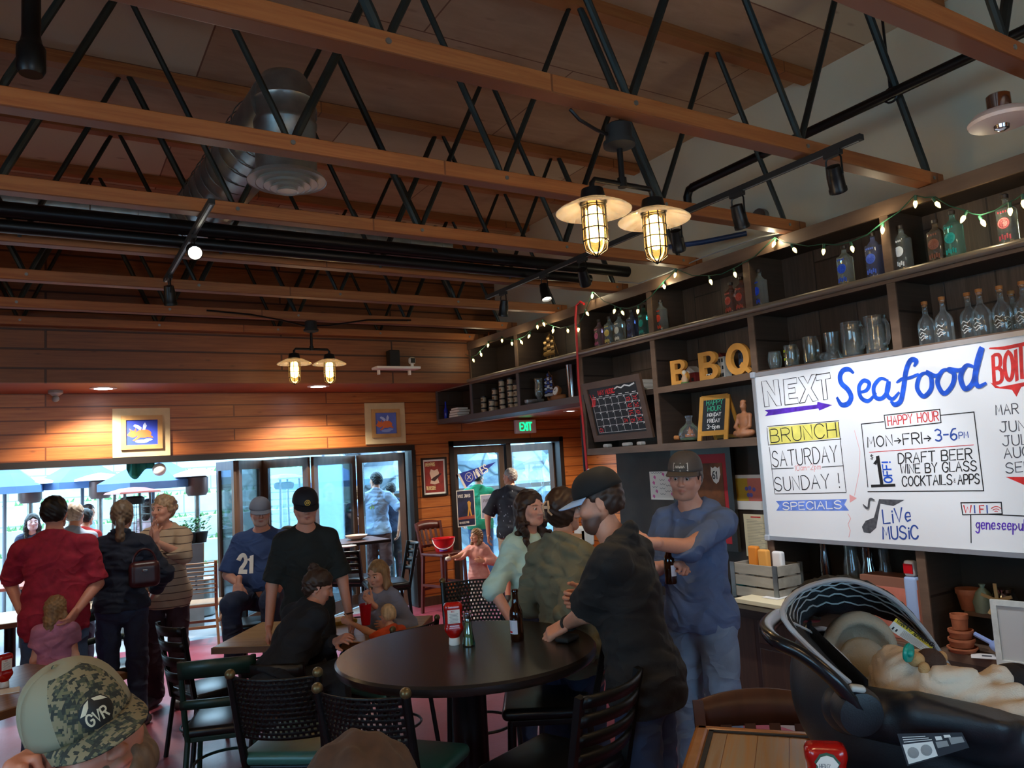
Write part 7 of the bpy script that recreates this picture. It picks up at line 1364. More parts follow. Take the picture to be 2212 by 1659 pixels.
for j in range(NR):
    t_ = j/(NR-1); b = .014*(1 if j % 3 == 1 else -.3)*math.sin(pi*t_)
    rows.append([front[i]*(1-t_)+back[i]*t_+V3(0, 0, (b+.03*math.sin(pi*t_))*math.sin(pi*i/39))+V3(0, 0, .004*math.sin(i*1.9+j)*math.sin(pi*i/39)) for i in range(40)])
o = part('canopy', M().grid(rows), FAB, cs, smooth=2, world=True); o.modifiers.new('thickness', 'SOLIDIFY').thickness = .006
part('canopy_edge', M().tube(front, .0065, 8), PIPE, cs, smooth=True, world=True)
for j in range(2, NR-2, 3): part('canopy_stripe', M().tube([V3(p)-unit(FW)*.004-V3(0, 0, .003) for p in rows[j]], .0022, 5), mat('stripe_white', '#b5b5b2', .6), cs, smooth=True, world=True)
# shell: hull minus cavity, cut at the rim
hd_, ft_ = Wp((1868, 1520, 1.93)), Wp((2190, 1660, 1.72)); s = S(); s.cap(hd_, ft_, .165, .165, k=.02).ell(Wp((1858, 1440, 2.02)), (.165, .165, .165), k=.08).cap(Wp((1830, 1530, 1.72)), Wp((2200, 1600, 1.58)), .055, .06, k=.05).cap(Wp((1990, 1540, 1.62)), Wp((2140, 1560, 1.56)), .045, .045, k=.03)
s.cap(Wp((1895, 1440, 1.93)), Wp((2200, 1570, 1.70)), .145, .135, k=.02, sub=True).ell(Wp((1885, 1375, 1.96)), (.155, .155, .155), k=.03, sub=True)
a, b, c = Wp((1955, 1500, 1.60)), Wp((2215, 1575, 1.50)), Wp((2090, 1425, 2.05)); nr = unit(np.cross(b-a, c-a)); nr = nr if nr[2] > 0 else -nr
s.p.append((lambda P: -np.maximum((P-a)@nr, -(P-Wp((1850, 1480, 1.75)))@unit(RT))*1.0, .02, True)) ; s.p[-1] = (lambda P: -((P-a)@nr-.0)*1.0-.0+9*((P-Wp((1880, 1480, 1.75)))@unit(RT) < 0), .02, True)
s.p[-1] = (lambda P: np.where((P-Wp((1880, 1480, 1.75)))@unit(RT) < 0, 9., -((P-a)@nr)), .004, True); s.plane((0, 0, 1.024), (0, 0, -1)); s.p[-1] = (lambda P: P[:, 2]-1.024, .01, True)
vs, fs = s.mesh(.009); inv = MX[cs.name].translation; o = bpy.data.objects.new('shell', nmesh('shell', vs-V3(inv), fs, NAVY)); COL.objects.link(o); o.parent = cs; MX['shell'] = MX[cs.name]
def soft(name, s, h, m, lab=None, th=cs):
    vs, fs = s.mesh(h); o = bpy.data.objects.new(name, nmesh(name, vs-V3(MX[th.name].translation), fs, m)); COL.objects.link(o); o.parent = th; MX[o.name] = MX[th.name]; return tag(o, lab)
Fi = np.stack([RT, UP, -FW], 1)
soft('head_insert', S().ell(Wp((1858, 1405, 2.02)), (.098, .105, .05), R=Fi@rotz(.45), k=.02).ell(Wp((1870, 1420, 1.985)), (.07, .085, .05), R=Fi@rotz(.45), k=.02, sub=True), .006, BEI); soft('seat_pad', S().ell(Wp((1868, 1445, 2.02)), (.070, .085, .045), R=Fi@rotz(.4), k=.02).ell(Wp((1960, 1520, 1.9)), (.13, .06, .06), R=Fi@rotz(-.3), k=.04), .007, BEI2)
part('side_wing', M().grid([[Wp((1750+1.0*u*14, 1375+u*13.5+v*14, 1.83+.012*v-.012*u)) for u in range(10)] for v in range(-2, 4)]), FAB, cs, smooth=2, world=True); part('wing_piping', M().tube(curve3([Wp(p) for p in ((1712, 1345, 1.80), (1770, 1375, 1.82), (1825, 1420, 1.79), (1868, 1475, 1.73), (1890, 1500, 1.70))]), .003, 6), PIPE, cs, smooth=True, world=True)
part('carry_handle', M().tube(curve3([Wp(p) for p in ((1858, 1535, 1.63), (1800, 1468, 1.63), (1735, 1415, 1.66), (1676, 1385, 1.71), (1657, 1362, 1.80), (1664, 1345, 1.92), (1690, 1330, 2.05), (1760, 1330, 2.22))]), .021, 12, flat=.75), mat('handle_black', '#101216', .25), cs, smooth=True, world=True)
hubF = np.stack([RT, UP, -FW], 1); hb = part('handle_hub', M().lathe([(.050, -.03), (.052, .0), (.046, .016), (.030, .02), (.006, .021)], Wp((1855, 1538, 1.63)), hubF, n=28), NAVY, cs, smooth=True, world=True); part('release_button', M().rbox(Wp((1852, 1487, 1.62)), (.032, .014, .02), .006, hubF@rotz(-.12)), mat('button_grey', '#a8aaa6', .4), cs, smooth=True, world=True)
# far rim of the shell and the buckle side
part('far_rim', M().tube(curve3([Wp(p) for p in ((2060, 1445, 2.02), (2110, 1480, 1.98), (2150, 1450, 1.97), (2200, 1442, 1.93), (2260, 1470, 1.88))]), .012, 8), NAVY, cs, smooth=True, world=True); soft('foot_cover', S().ell(Wp((2195, 1478, 1.93)), (.075, .05, .05), R=Fi, k=.02), .008, FAB)
def label3(name, c4, mats_, extra):
    """flat label with corners tl,tr,br,bl; extra(m, q) adds marks, q(u,v,e) maps to the label"""
    tl, tr, br, bl = [Wp(p) for p in c4]; nz = unit(np.cross(br-bl, tl-bl)); nz = nz if nz@FW < 0 else -nz
    q = lambda u, v, e=0: (bl*(1-u)+br*u)*(1-v)+(tl*(1-u)+tr*u)*v+nz*e
    m = M(); m.add([q(0, 0), q(1, 0), q(1, 1), q(0, 1)], [(0, 1, 2, 3)]); rect = lambda u0, v0, u1, v1, mi, e=.0008: m.add([q(u0, v0, e), q(u1, v0, e), q(u1, v1, e), q(u0, v1, e)], [(0, 1, 2, 3)], mi); extra(rect, m, q, nz); part(name, m, mats_, cs, world=True)
LM = [mat('lab_white', '#d8d6cf', .5), mat('lab_yellow', '#d8c02a', .5), mat('lab_black', '#1a1a1c', .5), mat('lab_grey', '#8a8a88', .5)]
def wl(rect, m, q, nz):
    rect(0, .72, 1, 1, 1); rect(.03, .08, .24, .66, 0); e = unit(q(1, 0)-q(0, 0)); f = unit(q(0, 1)-q(0, 0)); text(m, 'WARNING', q(.06, .76), e, f, nz, 0, 0, .0105, .0018, asp=.5, mi=2, th=.0015); text(m, 'ADVERTENCIA', q(.50, .76), e, f, nz, 0, 0, .0105, .0018, asp=.42, mi=2, th=.0015)
    for k in range(6): rect(.30, .10+.095*k, .92-.1*(k % 2), .13+.095*k, 3)
    for k in range(2): m.lathe([(.006, 0), (.002, .0006)], q(.09+.09*k, .45), frame(nz), n=10, mi=2); rect(.07+.09*k, .15, .11+.09*k, .38, 2)
label3('warning_label', ((1936, 1335, 2.02), (2016, 1398, 1.98), (2000, 1410, 1.985), (1917, 1358, 2.03)), LM, wl)
def sl_(rect, m, q, nz):
    rect(.03, .05, .50, .66, 1); rect(.54, .35, .72, .62, 3); rect(.76, .40, .97, .75, 3); rect(.56, .68, .66, .85, 1); rect(.70, .76, .80, .9, 1)
    for k in range(3): rect(.06, .72+.075*k, .50-.04*k, .745+.075*k, 1)
    for u in (.15, .36): m.lathe([(.011, 0), (.006, .0006)], q(u, .36, .0012), frame(nz), n=14, mi=3)
label3('instruction_sticker', ((1938, 1585, 1.545), (2078, 1582, 1.525), (2094, 1615, 1.52), (1960, 1655, 1.535)), [mat('stick_black', '#24262c', .4), LM[0], LM[2], LM[3]], sl_)
# blanket lying in the seat
q = S(); q.ell(Wp((1975, 1490, 1.80)), (.095, .09, .06), R=Fi, k=.04).ell(Wp((2060, 1525, 1.72)), (.10, .09, .05), R=Fi, k=.05).ell(Wp((1935, 1450, 1.86)), (.06, .06, .05), R=Fi, k=.04).cap(Wp((2110, 1500, 1.74)), Wp((2155, 1462, 1.77)), .035, .030, k=.03).cap(Wp((2130, 1530, 1.68)), Wp((2195, 1500, 1.68)), .032, .028, k=.02).cap(Wp((2150, 1550, 1.64)), Wp((2240, 1540, 1.62)), .03, .03, k=.02)
q.disp = folds(.004, 2., 5); vs, fs = q.mesh(.006); c = vs.mean(0); o = bpy.data.objects.new('blanket', nmesh('blanket', vs-c, fs, mat('blanket_cream', '#cfc0ac', .95, bump=.3, bscale=260))); COL.objects.link(o); o.location = c; MX['blanket'] = Matrix.Translation(Vector(c)); tag(o, 'rumpled cream blanket lying inside the baby car seat', 'blanket')
PZ = 1.76; mc = Wp((2010, 1432, PZ)); mk = thing('plush_monkey', 'small brown plush monkey with a teal pacifier on the cream blanket', 'toy', mc); PLU = mat('plush_brown', '#3f2a20', .95, bump=.5, bscale=300); PLT = mat('plush_tan', '#b58a5a', .95, bump=.4, bscale=300)
soft('head', S().ell(mc, (.034, .033, .030), R=Fi, k=.01), .004, PLU, None, mk); soft('body', S().cap(Wp((2025, 1455, PZ)), Wp((2075, 1482, PZ-.02)), .026, .016, k=.01), .004, PLU, None, mk); soft('muzzle', S().ell(Wp((1978, 1424, PZ-.01)), (.020, .017, .018), R=Fi, k=.01), .004, PLT, None, mk)
for e_ in ((2034, 1420, PZ+.01), (1996, 1444, PZ-.03)): soft('ear', S().ell(Wp(e_), (.013, .015, .010), R=Fi, k=.01), .003, PLT, None, mk)
soft('arm', S().cap(Wp((2045, 1440, PZ+.01)), Wp((2088, 1475, PZ)), .009, .011, k=.01), .003, PLT, None, mk)
pc = part('pacifier', M().lathe([(.020, -.004), (.022, 0), (.020, .005), (.008, .007)], Wp((1962, 1410, PZ-.03)), np.stack([UP, -FW, RT], 1)@rotx(-.9), n=24).ball(Wp((1966, 1412, PZ-.04)), (.008, .008, .008)), mat('pacifier_teal', '#128a7a', .25), mk, smooth=True, world=True)
# ------------------------------------------------------------------ patio and yard seen through the doors
struct('path', M().b2((-14, 9.85, -.12), (12, 22, -.005)), mat('patio_grey', '#8d9196', .7, noise=3, var=.12))
STN = NB('pale_stone'); _b = STN.n('TexBrick', {'Vector': STN.n('CombineXYZ', {0: STN.n('SeparateXYZ', {0: STN.co()}).outputs[0], 1: STN.n('SeparateXYZ', {0: STN.co()}).outputs[2], 2: 0.0}).outputs[0], 'Color1': (0, 0, 0, 1), 'Color2': (1, 1, 1, 1), 'Mortar': (0, 0, 0, 1), 'Scale': 1.0, 'Mortar Size': .012, 'Brick Width': 1.1, 'Row Height': .42}); _n = STN.noise(STN.co(), 3, 6)
STN.done(STN.mix(_b.outputs['Fac'], STN.mix(STN.ramp(_n, (.3, 0.), (.7, 1.)), '#a9b3b0', '#bfc7c2'), '#8b9694'), .85, bump=_n, bstr=.3)
GR = mat('ledge_grass', '#5f8a5a', .9, noise=30, var=.4)
for k in range(7): struct('terrain', M().b2((-16, 14.2+.42*k, .40*k), (12, 14.9+.42*k, .40*(k+1))), STN.m, label='pale stone terrace of the retaining wall')
for k in range(0, 6, 1):
    g = M(); r = random.Random(k)
    for i in range(240):
        x = r.uniform(-9, 8); y = 14.24+.42*k+r.uniform(0, .36); z = .40*(k+1); h_ = r.uniform(.03, .11); g.add([(x-.03, y, z), (x+.03, y, z), (x+r.uniform(-.05, .05), y, z+h_)], [(0, 1, 2)])
    solo('grass', g, GR, 'tufts of grass growing along a terrace ledge', 'grass', 'grass on the terrace ledges', kind='stuff')
RK = NB('pale_rock'); _n = RK.noise(RK.co(), 1.4, 8, .65, 1.2); _v = RK.n('TexVoronoi', {'Vector': RK.co(), 'Scale': .9}, feature='DISTANCE_TO_EDGE').outputs['Distance']; RK.done(RK.mix(RK.ramp(_v, (.0, 0.), (.035, 1.)), '#5f6a70', RK.mix(RK.ramp(_n, (.35, 0.), (.65, 1.)), '#8fa0ac', '#c6d0d6')), .85, bump=_n, bstr=.6, bdist=.05)
m = M(); P = []
for i in range(30):
    P.append([(4.7+.22*i, 13.2+.35*math.sin(i*1.3+j*.7)+.2*math.sin(j*2.1+i)+.06*j, .24*j) for j in range(18)])
m.grid(P); o = struct('hill', m, RK.m, label='pale rock face behind the back yard')
CONC = mat('concrete_grey', '#6f7478', .8, noise=5, var=.15)
UM = mat('umbrella_blue', '#5f82b4', .8, noise=3, var=.1); POLE = mat('pole_grey', '#6a727c', .5)
def umbrella(px, py, Y, R, label):
    c = at(px, py, 'y', Y); t = thing('patio_umbrella', label, 'umbrella', (c[0], Y, 0), .3, 'blue patio umbrellas'); z = c[2]
    m = M(); n = 8; ap = (0, 0, z+.42); rim = [(R*math.cos(2*pi*i/n), R*math.sin(2*pi*i/n), z) for i in range(n)]; low = [(x, y, z_-.10) for x, y, z_ in rim]
    mid = [(x*.5, y*.5, z+.19) for x, y, _ in rim]; m.add([ap]+mid+rim+low, [(0, 1+i, 1+(i+1) % n) for i in range(n)]+[(1+i, 9+i, 9+(i+1) % n, 1+(i+1) % n) for i in range(n)]+[(9+i, 17+i, 17+(i+1) % n, 9+(i+1) % n) for i in range(n)])
    part('canopy', m, UM, t); part('pole', M().cyl((0, 0, 0), (0, 0, z+.46), .025), POLE, t, smooth=True); part('base', M().lathe([(.25, 0), (.25, .05), (.05, .08)], n=24), BLACKM, t, smooth=True)
umbrella(178, 1040, 13.6, .68, 'blue umbrella open above the woman with the ponytail'); umbrella(330, 1040, 12.1, .75, 'blue umbrella open above the woman in stripes'); umbrella(10, 1052, 13.2, .5, 'blue umbrella at the far left of the wide doorway'); umbrella(700, 1040, 13.2, .8, 'blue umbrella seen through the folded glass leaves')
def heater(px, py, Y, label):
    c = at(px, py, 'y', Y); z = c[2]; t = thing('patio_heater', label, 'heater', (c[0], Y, 0), 0, 'mushroom patio heaters')
    part('reflector', M().lathe([(.34, z-.03), (.33, z), (.17, z+.05), (.02, z+.08)], n=32), mat('heater_white', '#e8ecec', .35), t, smooth=True); part('burner', M().lathe([(.12, z-.30), (.15, z-.25), (.15, z-.05), (.10, z-.02)], n=20), mat('burner_copper', '#6a5450', .4, .5), t, smooth=True); part('post', M().cyl((0, 0, .5), (0, 0, z-.28), .035), GALV, t, smooth=True); part('tank_cover', M().lathe([(.2, 0), (.22, .02), (.20, .5), (.06, .55)], n=24), GALV, t, smooth=True)
heater(65, 1042, 13.3, 'mushroom patio heater with white dome at the far left'); heater(216, 1033, 13.0, 'mushroom patio heater with white dome behind the ponytail woman'); heater(425, 1024, 11.6, 'mushroom patio heater with white dome at the right of the open doorway')
def pyr(px, py, Y, capm, label):
    c = at(px, py, 'y', Y); z = c[2]; t = thing('pyramid_heater', label, 'heater', (c[0], Y, 0), .3, 'caged pyramid heaters'); P = [(-.14, -.14), (.14, -.14), (.14, .14), (-.14, .14)]
    part('cap', M().lathe([(.36, z-.02), (.34, z+.0), (.16, z+.045), (.02, z+.055)], n=4).xf(rotz(pi/4)), capm, t); part('burner', M().lathe([(.12, z-.16), (.14, z-.13), (.14, z-.08), (.1, z-.06)], n=20), BLACKM, t, smooth=True)
    for x, y in P: part('post', M().beam((x*1.6, y*1.6, 0), (x*1.1, y*1.1, z-.02), .025, .025), GALV, t)
    g = M()
    for k in range(12):
        zz = .5+(z-.6)*k/12; s_ = 1.55-.4*k/12; pts = [(x*s_, y*s_, zz) for x, y in P]; [g.beam(pts[i], pts[(i+1) % 4], .005, .005) for i in range(4)]
    part('guard_grille', g, GALV, t); part('flame_tube', M().cyl((0, 0, .45), (0, 0, z-.15), .05), glass('heater_tube', '#f0f4f4', .05, .8), t, smooth=True)
pyr(286, 1062, 10.9, mat('cap_red', '#a8402f', .5), 'caged patio heater with a red pyramid cap behind the ponytail woman'); pyr(613, 1032, 11.2, mat('cap_grey2', '#7a868c', .5), 'caged patio heater with a grey cap seen through the glass leaves')
struct('path_edge', M().b2((1.02, 10.75, -.01), (1.75, 11.05, 1.05)), CONC, label='low concrete divider wall on the patio')
LEAF = mat('plant_green', '#3f7a3f', .6, noise=12, var=.4)
def plant(p, h_, r, label, seed):
    t = thing('potted_plant', label, 'plant', p, 0, 'potted plants on the divider wall'); part('pot', M().lathe([(.07, 0), (.09, .12), (.095, .12), (.095, .14), (.08, .14), (.004, .1)], n=18), BLACKM, t, smooth=True); g = M(); rr = random.Random(seed)
    for i in range(90):
        a = rr.uniform(0, 2*pi); q = r*rr.random()**.5; c = V3(q*math.cos(a), q*math.sin(a), .14+h_*rr.random()); d = unit(V3(math.cos(a), math.sin(a), rr.uniform(-.2, .9))); n_ = unit(np.cross(d, (0, 0, 1))); L_ = .06; g.add([c, c+d*L_*.5+n_*.018, c+d*L_, c+d*L_*.5-n_*.018], [(0, 1, 2, 3)])
    part('foliage', g, LEAF, t)
for k, (px, lb) in enumerate(((392, 'left potted plant on the concrete divider, behind the woman in stripes'), (412, 'middle potted plant on the concrete divider'), (433, 'right potted plant on the concrete divider, tallest'))): plant((at(px, 1130, 'y', 10.9)[0], 10.9, 1.05), .10+.06*k, .13, lb, k)
p = at(30, 1180, 'y', 11.2); t = thing('patio_table', 'reddish patio table in front of the seated dark-haired woman', 'table', (p[0]+.1, 11.2, 0)); part('tabletop', M().rbox((0, 0, .74), (1.1, .8, .04), .01), mat('patio_red', '#b06a5a', .5), t); part('column', M().cyl((0, 0, 0), (0, 0, .73), .05), BLACK, t, smooth=True)
p = at(225, 1175, 'y', 12.0); t = thing('patio_table', 'pale patio table beside the seated child', 'table', (p[0]+.2, 12.0, 0)); part('tabletop', M().rbox((0, 0, .74), (1.0, .8, .04), .01), mat('patio_pale', '#c9ccd0', .4), t); part('column', M().cyl((0, 0, 0), (0, 0, .73), .05), BLACK, t, smooth=True)
m = M(); P = []
for i in range(15):
    u = i/14; P.append([at(273+60*u, 990-2*u+v*(24+26*math.sin(pi*min(1, u*1.5))*(1-.5*u)), 'y', 9.74+.04*math.sin(u*19)+.03*v) for v in np.linspace(0, 1, 8)])
m.grid(P); o = solo('banner', m, mat('banner_green', '#1f7f70', .8, noise=5, var=.2), 'green cloth hanging gathered from the top of the wide doorway', 'banner', smooth=2); o.modifiers.new('thickness', 'SOLIDIFY').thickness = .006
c = at(344, 1014, 'y', 9.72); solo('globe_lantern', M().ball(c, .075).cyl(c+V3(0, 0, .07), (c[0], c[1], 2.101), .006), mat('globe_white', '#f4f4ee', .4), 'white globe lantern hanging beside the green cloth', 'lantern', smooth=True)
p = at(1185, 1080, 'y', 12.2); m = M(); m.b2((4.9, 12.3, 1.35), (8.5, 12.36, 1.43)); 
for x in (5.0, 6.2, 7.4, 8.4): m.b2((x-.03, 12.3, 0), (x+.03, 12.36, 1.4))
solo('railing', m, DKF, 'brown post-and-rail fence across the back yard', 'railing')
a = at(1165, 970, 'y', 12.9); solo('vent_box', M().rbox((a[0]+.1, 12.75, 2.25), (.42, .2, .22), .01), mat('vent_grey', '#7f93a8', .6), 'grey louvred box on the rock face', 'box')
# ------------------------------------------------------------------ people
def cloth(name, c, rough=.85, noise=9, var=.10, wr=1.):
    """woven cloth with soft creases"""
    q = NB(name); c = lin(c); n = q.noise(q.co(), noise, 5); w = q.noise(q.co((1, 1, 1.5), rot=(.5, .6, 0)), 4.5, 2, .45, .5); f = q.noise(q.co(), 420, 2)
    r = q.math('ABSOLUTE', q.math('SUBTRACT', w, .5)); hgt = q.math('ADD', q.math('MULTIPLY', q.math('MINIMUM', r, .14), -4.*wr), q.math('MULTIPLY', f, .05))
    return q.done(q.ramp(n, (.3, tuple(x*(1-var) for x in c)), (.72, tuple(min(1, x*(1+var)) for x in c))), rough, bump=hgt, bstr=.5, bdist=.035)
cloth('hoodie_blue', '#54678c'); cloth('jeans_light', '#7487a0', var=.25, noise=5); cloth('polo_black', '#141517'); cloth('jeans_dark', '#24304a', var=.25, noise=5); cloth('jeans_mid', '#3f5878', var=.22, noise=5); cloth('jacket_olive', '#6d6a55'); cloth('blouse_mint', '#bfe0d4'); cloth('hoodie_pink', '#d99a8e'); cloth('leggings_pale', '#d8d0c4', noise=14, var=.25); cloth('tee_green', '#1f8a5c'); cloth('shorts_beige', '#a3937f'); cloth('tee_pale', '#a9c0e0'); cloth('shorts_brown', '#5f3a34'); cloth('tee_black', '#10191a'); cloth('trousers_black', '#17181c'); cloth('jersey_navy', '#2a4270'); cloth('top_black', '#0e1016'); cloth('hoodie_grey', '#8289a0'); cloth('shirt_orange', '#d8542c'); cloth('shirt_red', '#9c1c34', noise=26, var=.22); cloth('sweater_dark', '#141c2e'); cloth('trousers_plum', '#3a2a36', noise=6, var=.25); cloth('shirt_tan', '#9a9480', noise=40, var=.2); cloth('dress_dye', '#b0708a', noise=5, var=.55); cloth('tee_ltblue', '#8fa8c8'); cloth('jacket_red', '#c8302c'); cloth('top_mauve', '#a8949c'); cloth('shirt_navy', '#1f2a44')
mat('shoe_dark', '#2a2826', .6); mat('shoe_grey', '#5a6068', .6); mat('shoe_white', '#c9ccd2', .5)
HB = lambda n, c, r=.5: mat(n, c, r, noise=60, var=.35, stretch=(1, 1, .12))
hbk, hbr, hlb, hbl, hgr, hbd = HB('hair_black', '#15100e'), HB('hair_brown', '#35231a'), HB('hair_light', '#8a6a48'), HB('hair_blond', '#cdb088'), HB('hair_grey', '#9a938a'), HB('hair_ash', '#6a5644')
q = NB('striped_knit'); z_ = q.n('SeparateXYZ', {0: q.co()}).outputs[2]; w_ = q.math('FRACT', q.math('MULTIPLY', z_, 17)); q.done(q.mix(q.math('LESS_THAN', w_, .12), '#b5a088', '#5a4a42'), .9, bump=q.noise(q.co(), 300, 2), bstr=.3)
q = NB('leaf_print'); v_ = q.n('TexVoronoi', {'Vector': q.co((1, 1, .45), rot=(.3, .2, .5)), 'Scale': 26}).outputs['Distance']; q.done(q.mix(q.ramp(v_, (.13, 1.), (.17, 0.)), '#1d222c', '#8f97a4'), .85)
def camo(name, sc):
    q = NB(name); t = q.n('VectorMath', {0: q.co((sc, sc, sc)), 1: (1., 1., 1.)}, operation='SNAP').outputs[0]; a = q.noise(t, .22, 2); b = q.noise(t, .41, 2); x = q.mix(q.math('GREATER_THAN', a, .5), '#3f4538', '#857a5c'); x = q.mix(q.math('GREATER_THAN', b, .56), x, '#2b302b'); return q.done(q.mix(q.math('LESS_THAN', q.math('ADD', a, b), .86), x, '#6a6648'), .85)
camo('camo_cap', 210); camo('camo_shirt', 160)
from mathutils.bvhtree import BVHTree
def decal(HF, shirt_name, m, mt, name, sgn=1, off=.004):
    """wrap flat lettering (x, z in the wearer's frame) onto the front (+1) or back (-1) of a garment"""
    g = [o for o in kids(HF['root']) if o.name.split('.')[0] == shirt_name][0]; me = g.data; bv = BVHTree.FromPolygons([v.co[:] for v in me.vertices], [p.vertices[:] for p in me.polygons]); out = []
    for x, y, z in m.v:
        h_ = bv.ray_cast(Vector((x, sgn*1., z)), Vector((0, -sgn, 0))); out.append((x, (h_[0].y if h_[0] else 0)+sgn*off, z))
    m.v = out; part(name, m, mt, HF['root'])
def capmark(draw, mt, e=.003, name='badge'):
    def f(HF, cr, F):
        for m, mm in draw():
            m.v = [tuple(F(-x/.088, max(.02, y/.10+.30), e+z)) for x, y, z in m.v]; part(name, m, mm, cr)
    return f
def dense(m, it=1): return m
def fillpoly(pts, z=0, n=10):
    """convex-ish outline filled as rings so that it can follow a curved surface"""
    c = np.mean(np.array(pts), 0); P = [[(*(c+(V3(*p)-c)*r/n), z) for p in list(pts)+[pts[0]]] for r in range(n+1)]; return M().grid(P)
bs = lambda px, py, Z: (*dep(px, py, Z)[:2], 0)
# man in blue hoodie
def patch():
    rr = lambda w, h_: [(-w, -h_), (0, -h_), (w, -h_), (w, 0), (w, h_), (0, h_), (-w, h_), (-w, 0)]
    t = M(); text(t, 'GENESEE', (0, 0, .0022), (1, 0, 0), (0, 1, 0), (0, 0, 1), -.020, -.005, .011, .0022, asp=.42, th=0); return [(fillpoly(rr(.040, .021)), mat('patch_white', '#c9c9c4', .6)), (fillpoly(rr(.036, .017), .0012), mat('patch_dark', '#3a3836', .6)), (t, MATS['patch_white'])]
MATS.setdefault('ink_white', WHITE)
def patch2():
    r = patch(); t = M(); [ribbon(t, [(-.026+.008*k, -.006), (-.022+.008*k, .006), (-.019+.008*k, -.004)], .003, (0, 0, .0022), (1, 0, 0), (0, 1, 0), (0, 0, 1), 0) for k in range(6)]; r[2] = (t, MATS['patch_white']); return r
H1 = person('man in blue hoodie and grey cap holding a beer bottle beside the counter', bs(1502, 1200, 4.2), -32, H=1.87, build=1.06, head=(-14, -2, -3), armR=dict(w=dep(1432, 1222, 3.98), e=dep(1395, 1290, 4.2)), armL=dict(w=dep(1398, 1172, 3.75), e=dep(1560, 1290, 3.9)), handR=dict(d=RT*.8-FW*.5+UP*.2, pn=-FW*.2+UP*.1+RT*.2-V3(0, 0, .6), curl=.95), handL=dict(d=-RT, curl=.4),
    hpx=(1480, 1033, 4.2), top=dict(mat=MATS['hoodie_blue'], name='hoodie', sleeve=1.62, hood=True, hem=-.16, fold=.0045, t=.014, h=.007), bottom=dict(mat=MATS['jeans_light'], loose=.03), hair=dict(kind='short', mat=hbr), cap=dict(mat=mat('cap_grey_cloth', '#4a4441', .8), badge=capmark(patch2, None), hz=.105, tip=-4), h=.009, hh=.005, hp=dict(stubble=.3, skin='#cf9880', smile=2.2, lips='#a0584e'))
mm = M(); [ribbon(mm, [(-.07+.0*k, 1.36+.011*k), (-.045-.003*k, 1.36+.011*k)], .005, (0, 0, 0), (1, 0, 0), (0, 0, 1), (0, 0, 0), 0) for k in range(3)]; decal(H1, 'hoodie', mm, WHITE, 'chest_logo')
b_ = dep(1447, 1222, 3.93); t = thing('beer_bottle', 'brown beer bottle held by the man in the blue hoodie', 'bottle', b_-V3(0, 0, .09)); part('glass_body', M().lathe([(.028, 0), (.0305, .006), (.0305, .115), (.028, .135), (.016, .165), (.0135, .21), (.0155, .217), (.0135, .229)], n=22), MATS['amber_glass'], t, smooth=True); part('label', M().grid([[(.0312*math.sin(a), -.0312*math.cos(a), z) for a in np.linspace(-.6, 1.4, 10)] for z in (.04, .095)]), MATS['beer_label'], t)
# man in black polo leaning on the round table
wl_ = at(1226, 1347, 'z', 1.15)
H2 = person('bearded man in black polo and cap leaning his hand on the round table', bs(1372, 1300, 3.28), -108, H=1.83, build=1.0, lean=7, neckfwd=.03, head=(-92, -14, 0), armL=dict(w=wl_, e=dep(1310, 1330, 2.9)), armR=dict(w=dep(1268, 1290, 3.65), e=dep(1290, 1350, 3.8)), handL=dict(d=-RT*.9-UP*.55+FW*.1, pn=-UP*.8+FW*.2, curl=.55), handR=dict(d=-RT*.7-FW*.2, curl=.9),
    hpx=(1293, 1085, 3.25), top=dict(mat=MATS['polo_black'], name='polo_shirt', sleeve=.86, collar=True, hem=-.20, t=.016, slack=.02, h=.008, fold=.004), bottom=dict(mat=MATS['jeans_dark'], loose=.03), hair=dict(kind='crop', mat=hbr, t=.003), cap=dict(mat=mat('cap_black', '#131415', .8), brim_mat=mat('brim_paleblue', '#9db8da', .7), hz=.102, tip=-6, brim=.078), h=.009, hh=.0045, hp=dict(stubble=.95, beard=1, beard_col='#3a2a20', skin='#cf9478'))
c = V3(wl_)+unit(-wl_+dep(1325, 1310, 2.95))*.02; d = unit(dep(1300, 1315, 2.98)-wl_); part('wristband', M().tube([c+frame(d)@V3(.036*math.cos(a), .030*math.sin(a), 0) for a in np.linspace(0, 2*pi, 20, endpoint=False)], .007, 8, closed=True), BLACKM, H2['root'], smooth=True, world=True)
p = at(1215, 1385, 'z', 1.082); solo('wallet', M().rbox((p[0]+.02, p[1]-.01, 1.094), (.10, .07, .022), .008, rotz(.4)), BLACKM, 'black wallet under the hand of the man in the polo', 'wallet')
# women beside the round table
H3 = person('woman in olive jacket with hair clipped up, back to the viewer', bs(1213, 1250, 4.0), 140, H=1.645, female=True, build=1.0, head=(150, 0, 0), armR=dict(w=dep(1285, 1262, 3.85), e=dep(1262, 1330, 3.75)), armL=dict(lw=(-.02, .22, -.33)), hpx=(1218, 1103, 3.95), top=dict(mat=MATS['jacket_olive'], name='jacket', sleeve=1.92, hem=-.20, t=.016, fold=.006, fs=1.2, h=.008), bottom=dict(mat=MATS['jeans_dark']), hair=dict(kind='clip', mat=hbr, t=.010), hh=.006)
cq = M(); cc = H3['hc']+H3['Rh']@V3(-.01, -.152, .03); Rc = H3['Rh']
for s_ in (-1, 1): cq.tube([cc+Rc@V3(s_*.006, .004, .03), cc+Rc@V3(s_*.016, -.012, .01), cc+Rc@V3(s_*.014, -.012, -.02), cc+Rc@V3(s_*.022, .006, -.04)], .005, 6)
cq.box(cc+Rc@V3(0, -.008, .0), (.04, .006, .014), Rc); part('hair_clip', cq, mat('clip_tan', '#c9a888', .4), H3['root'], smooth=True)
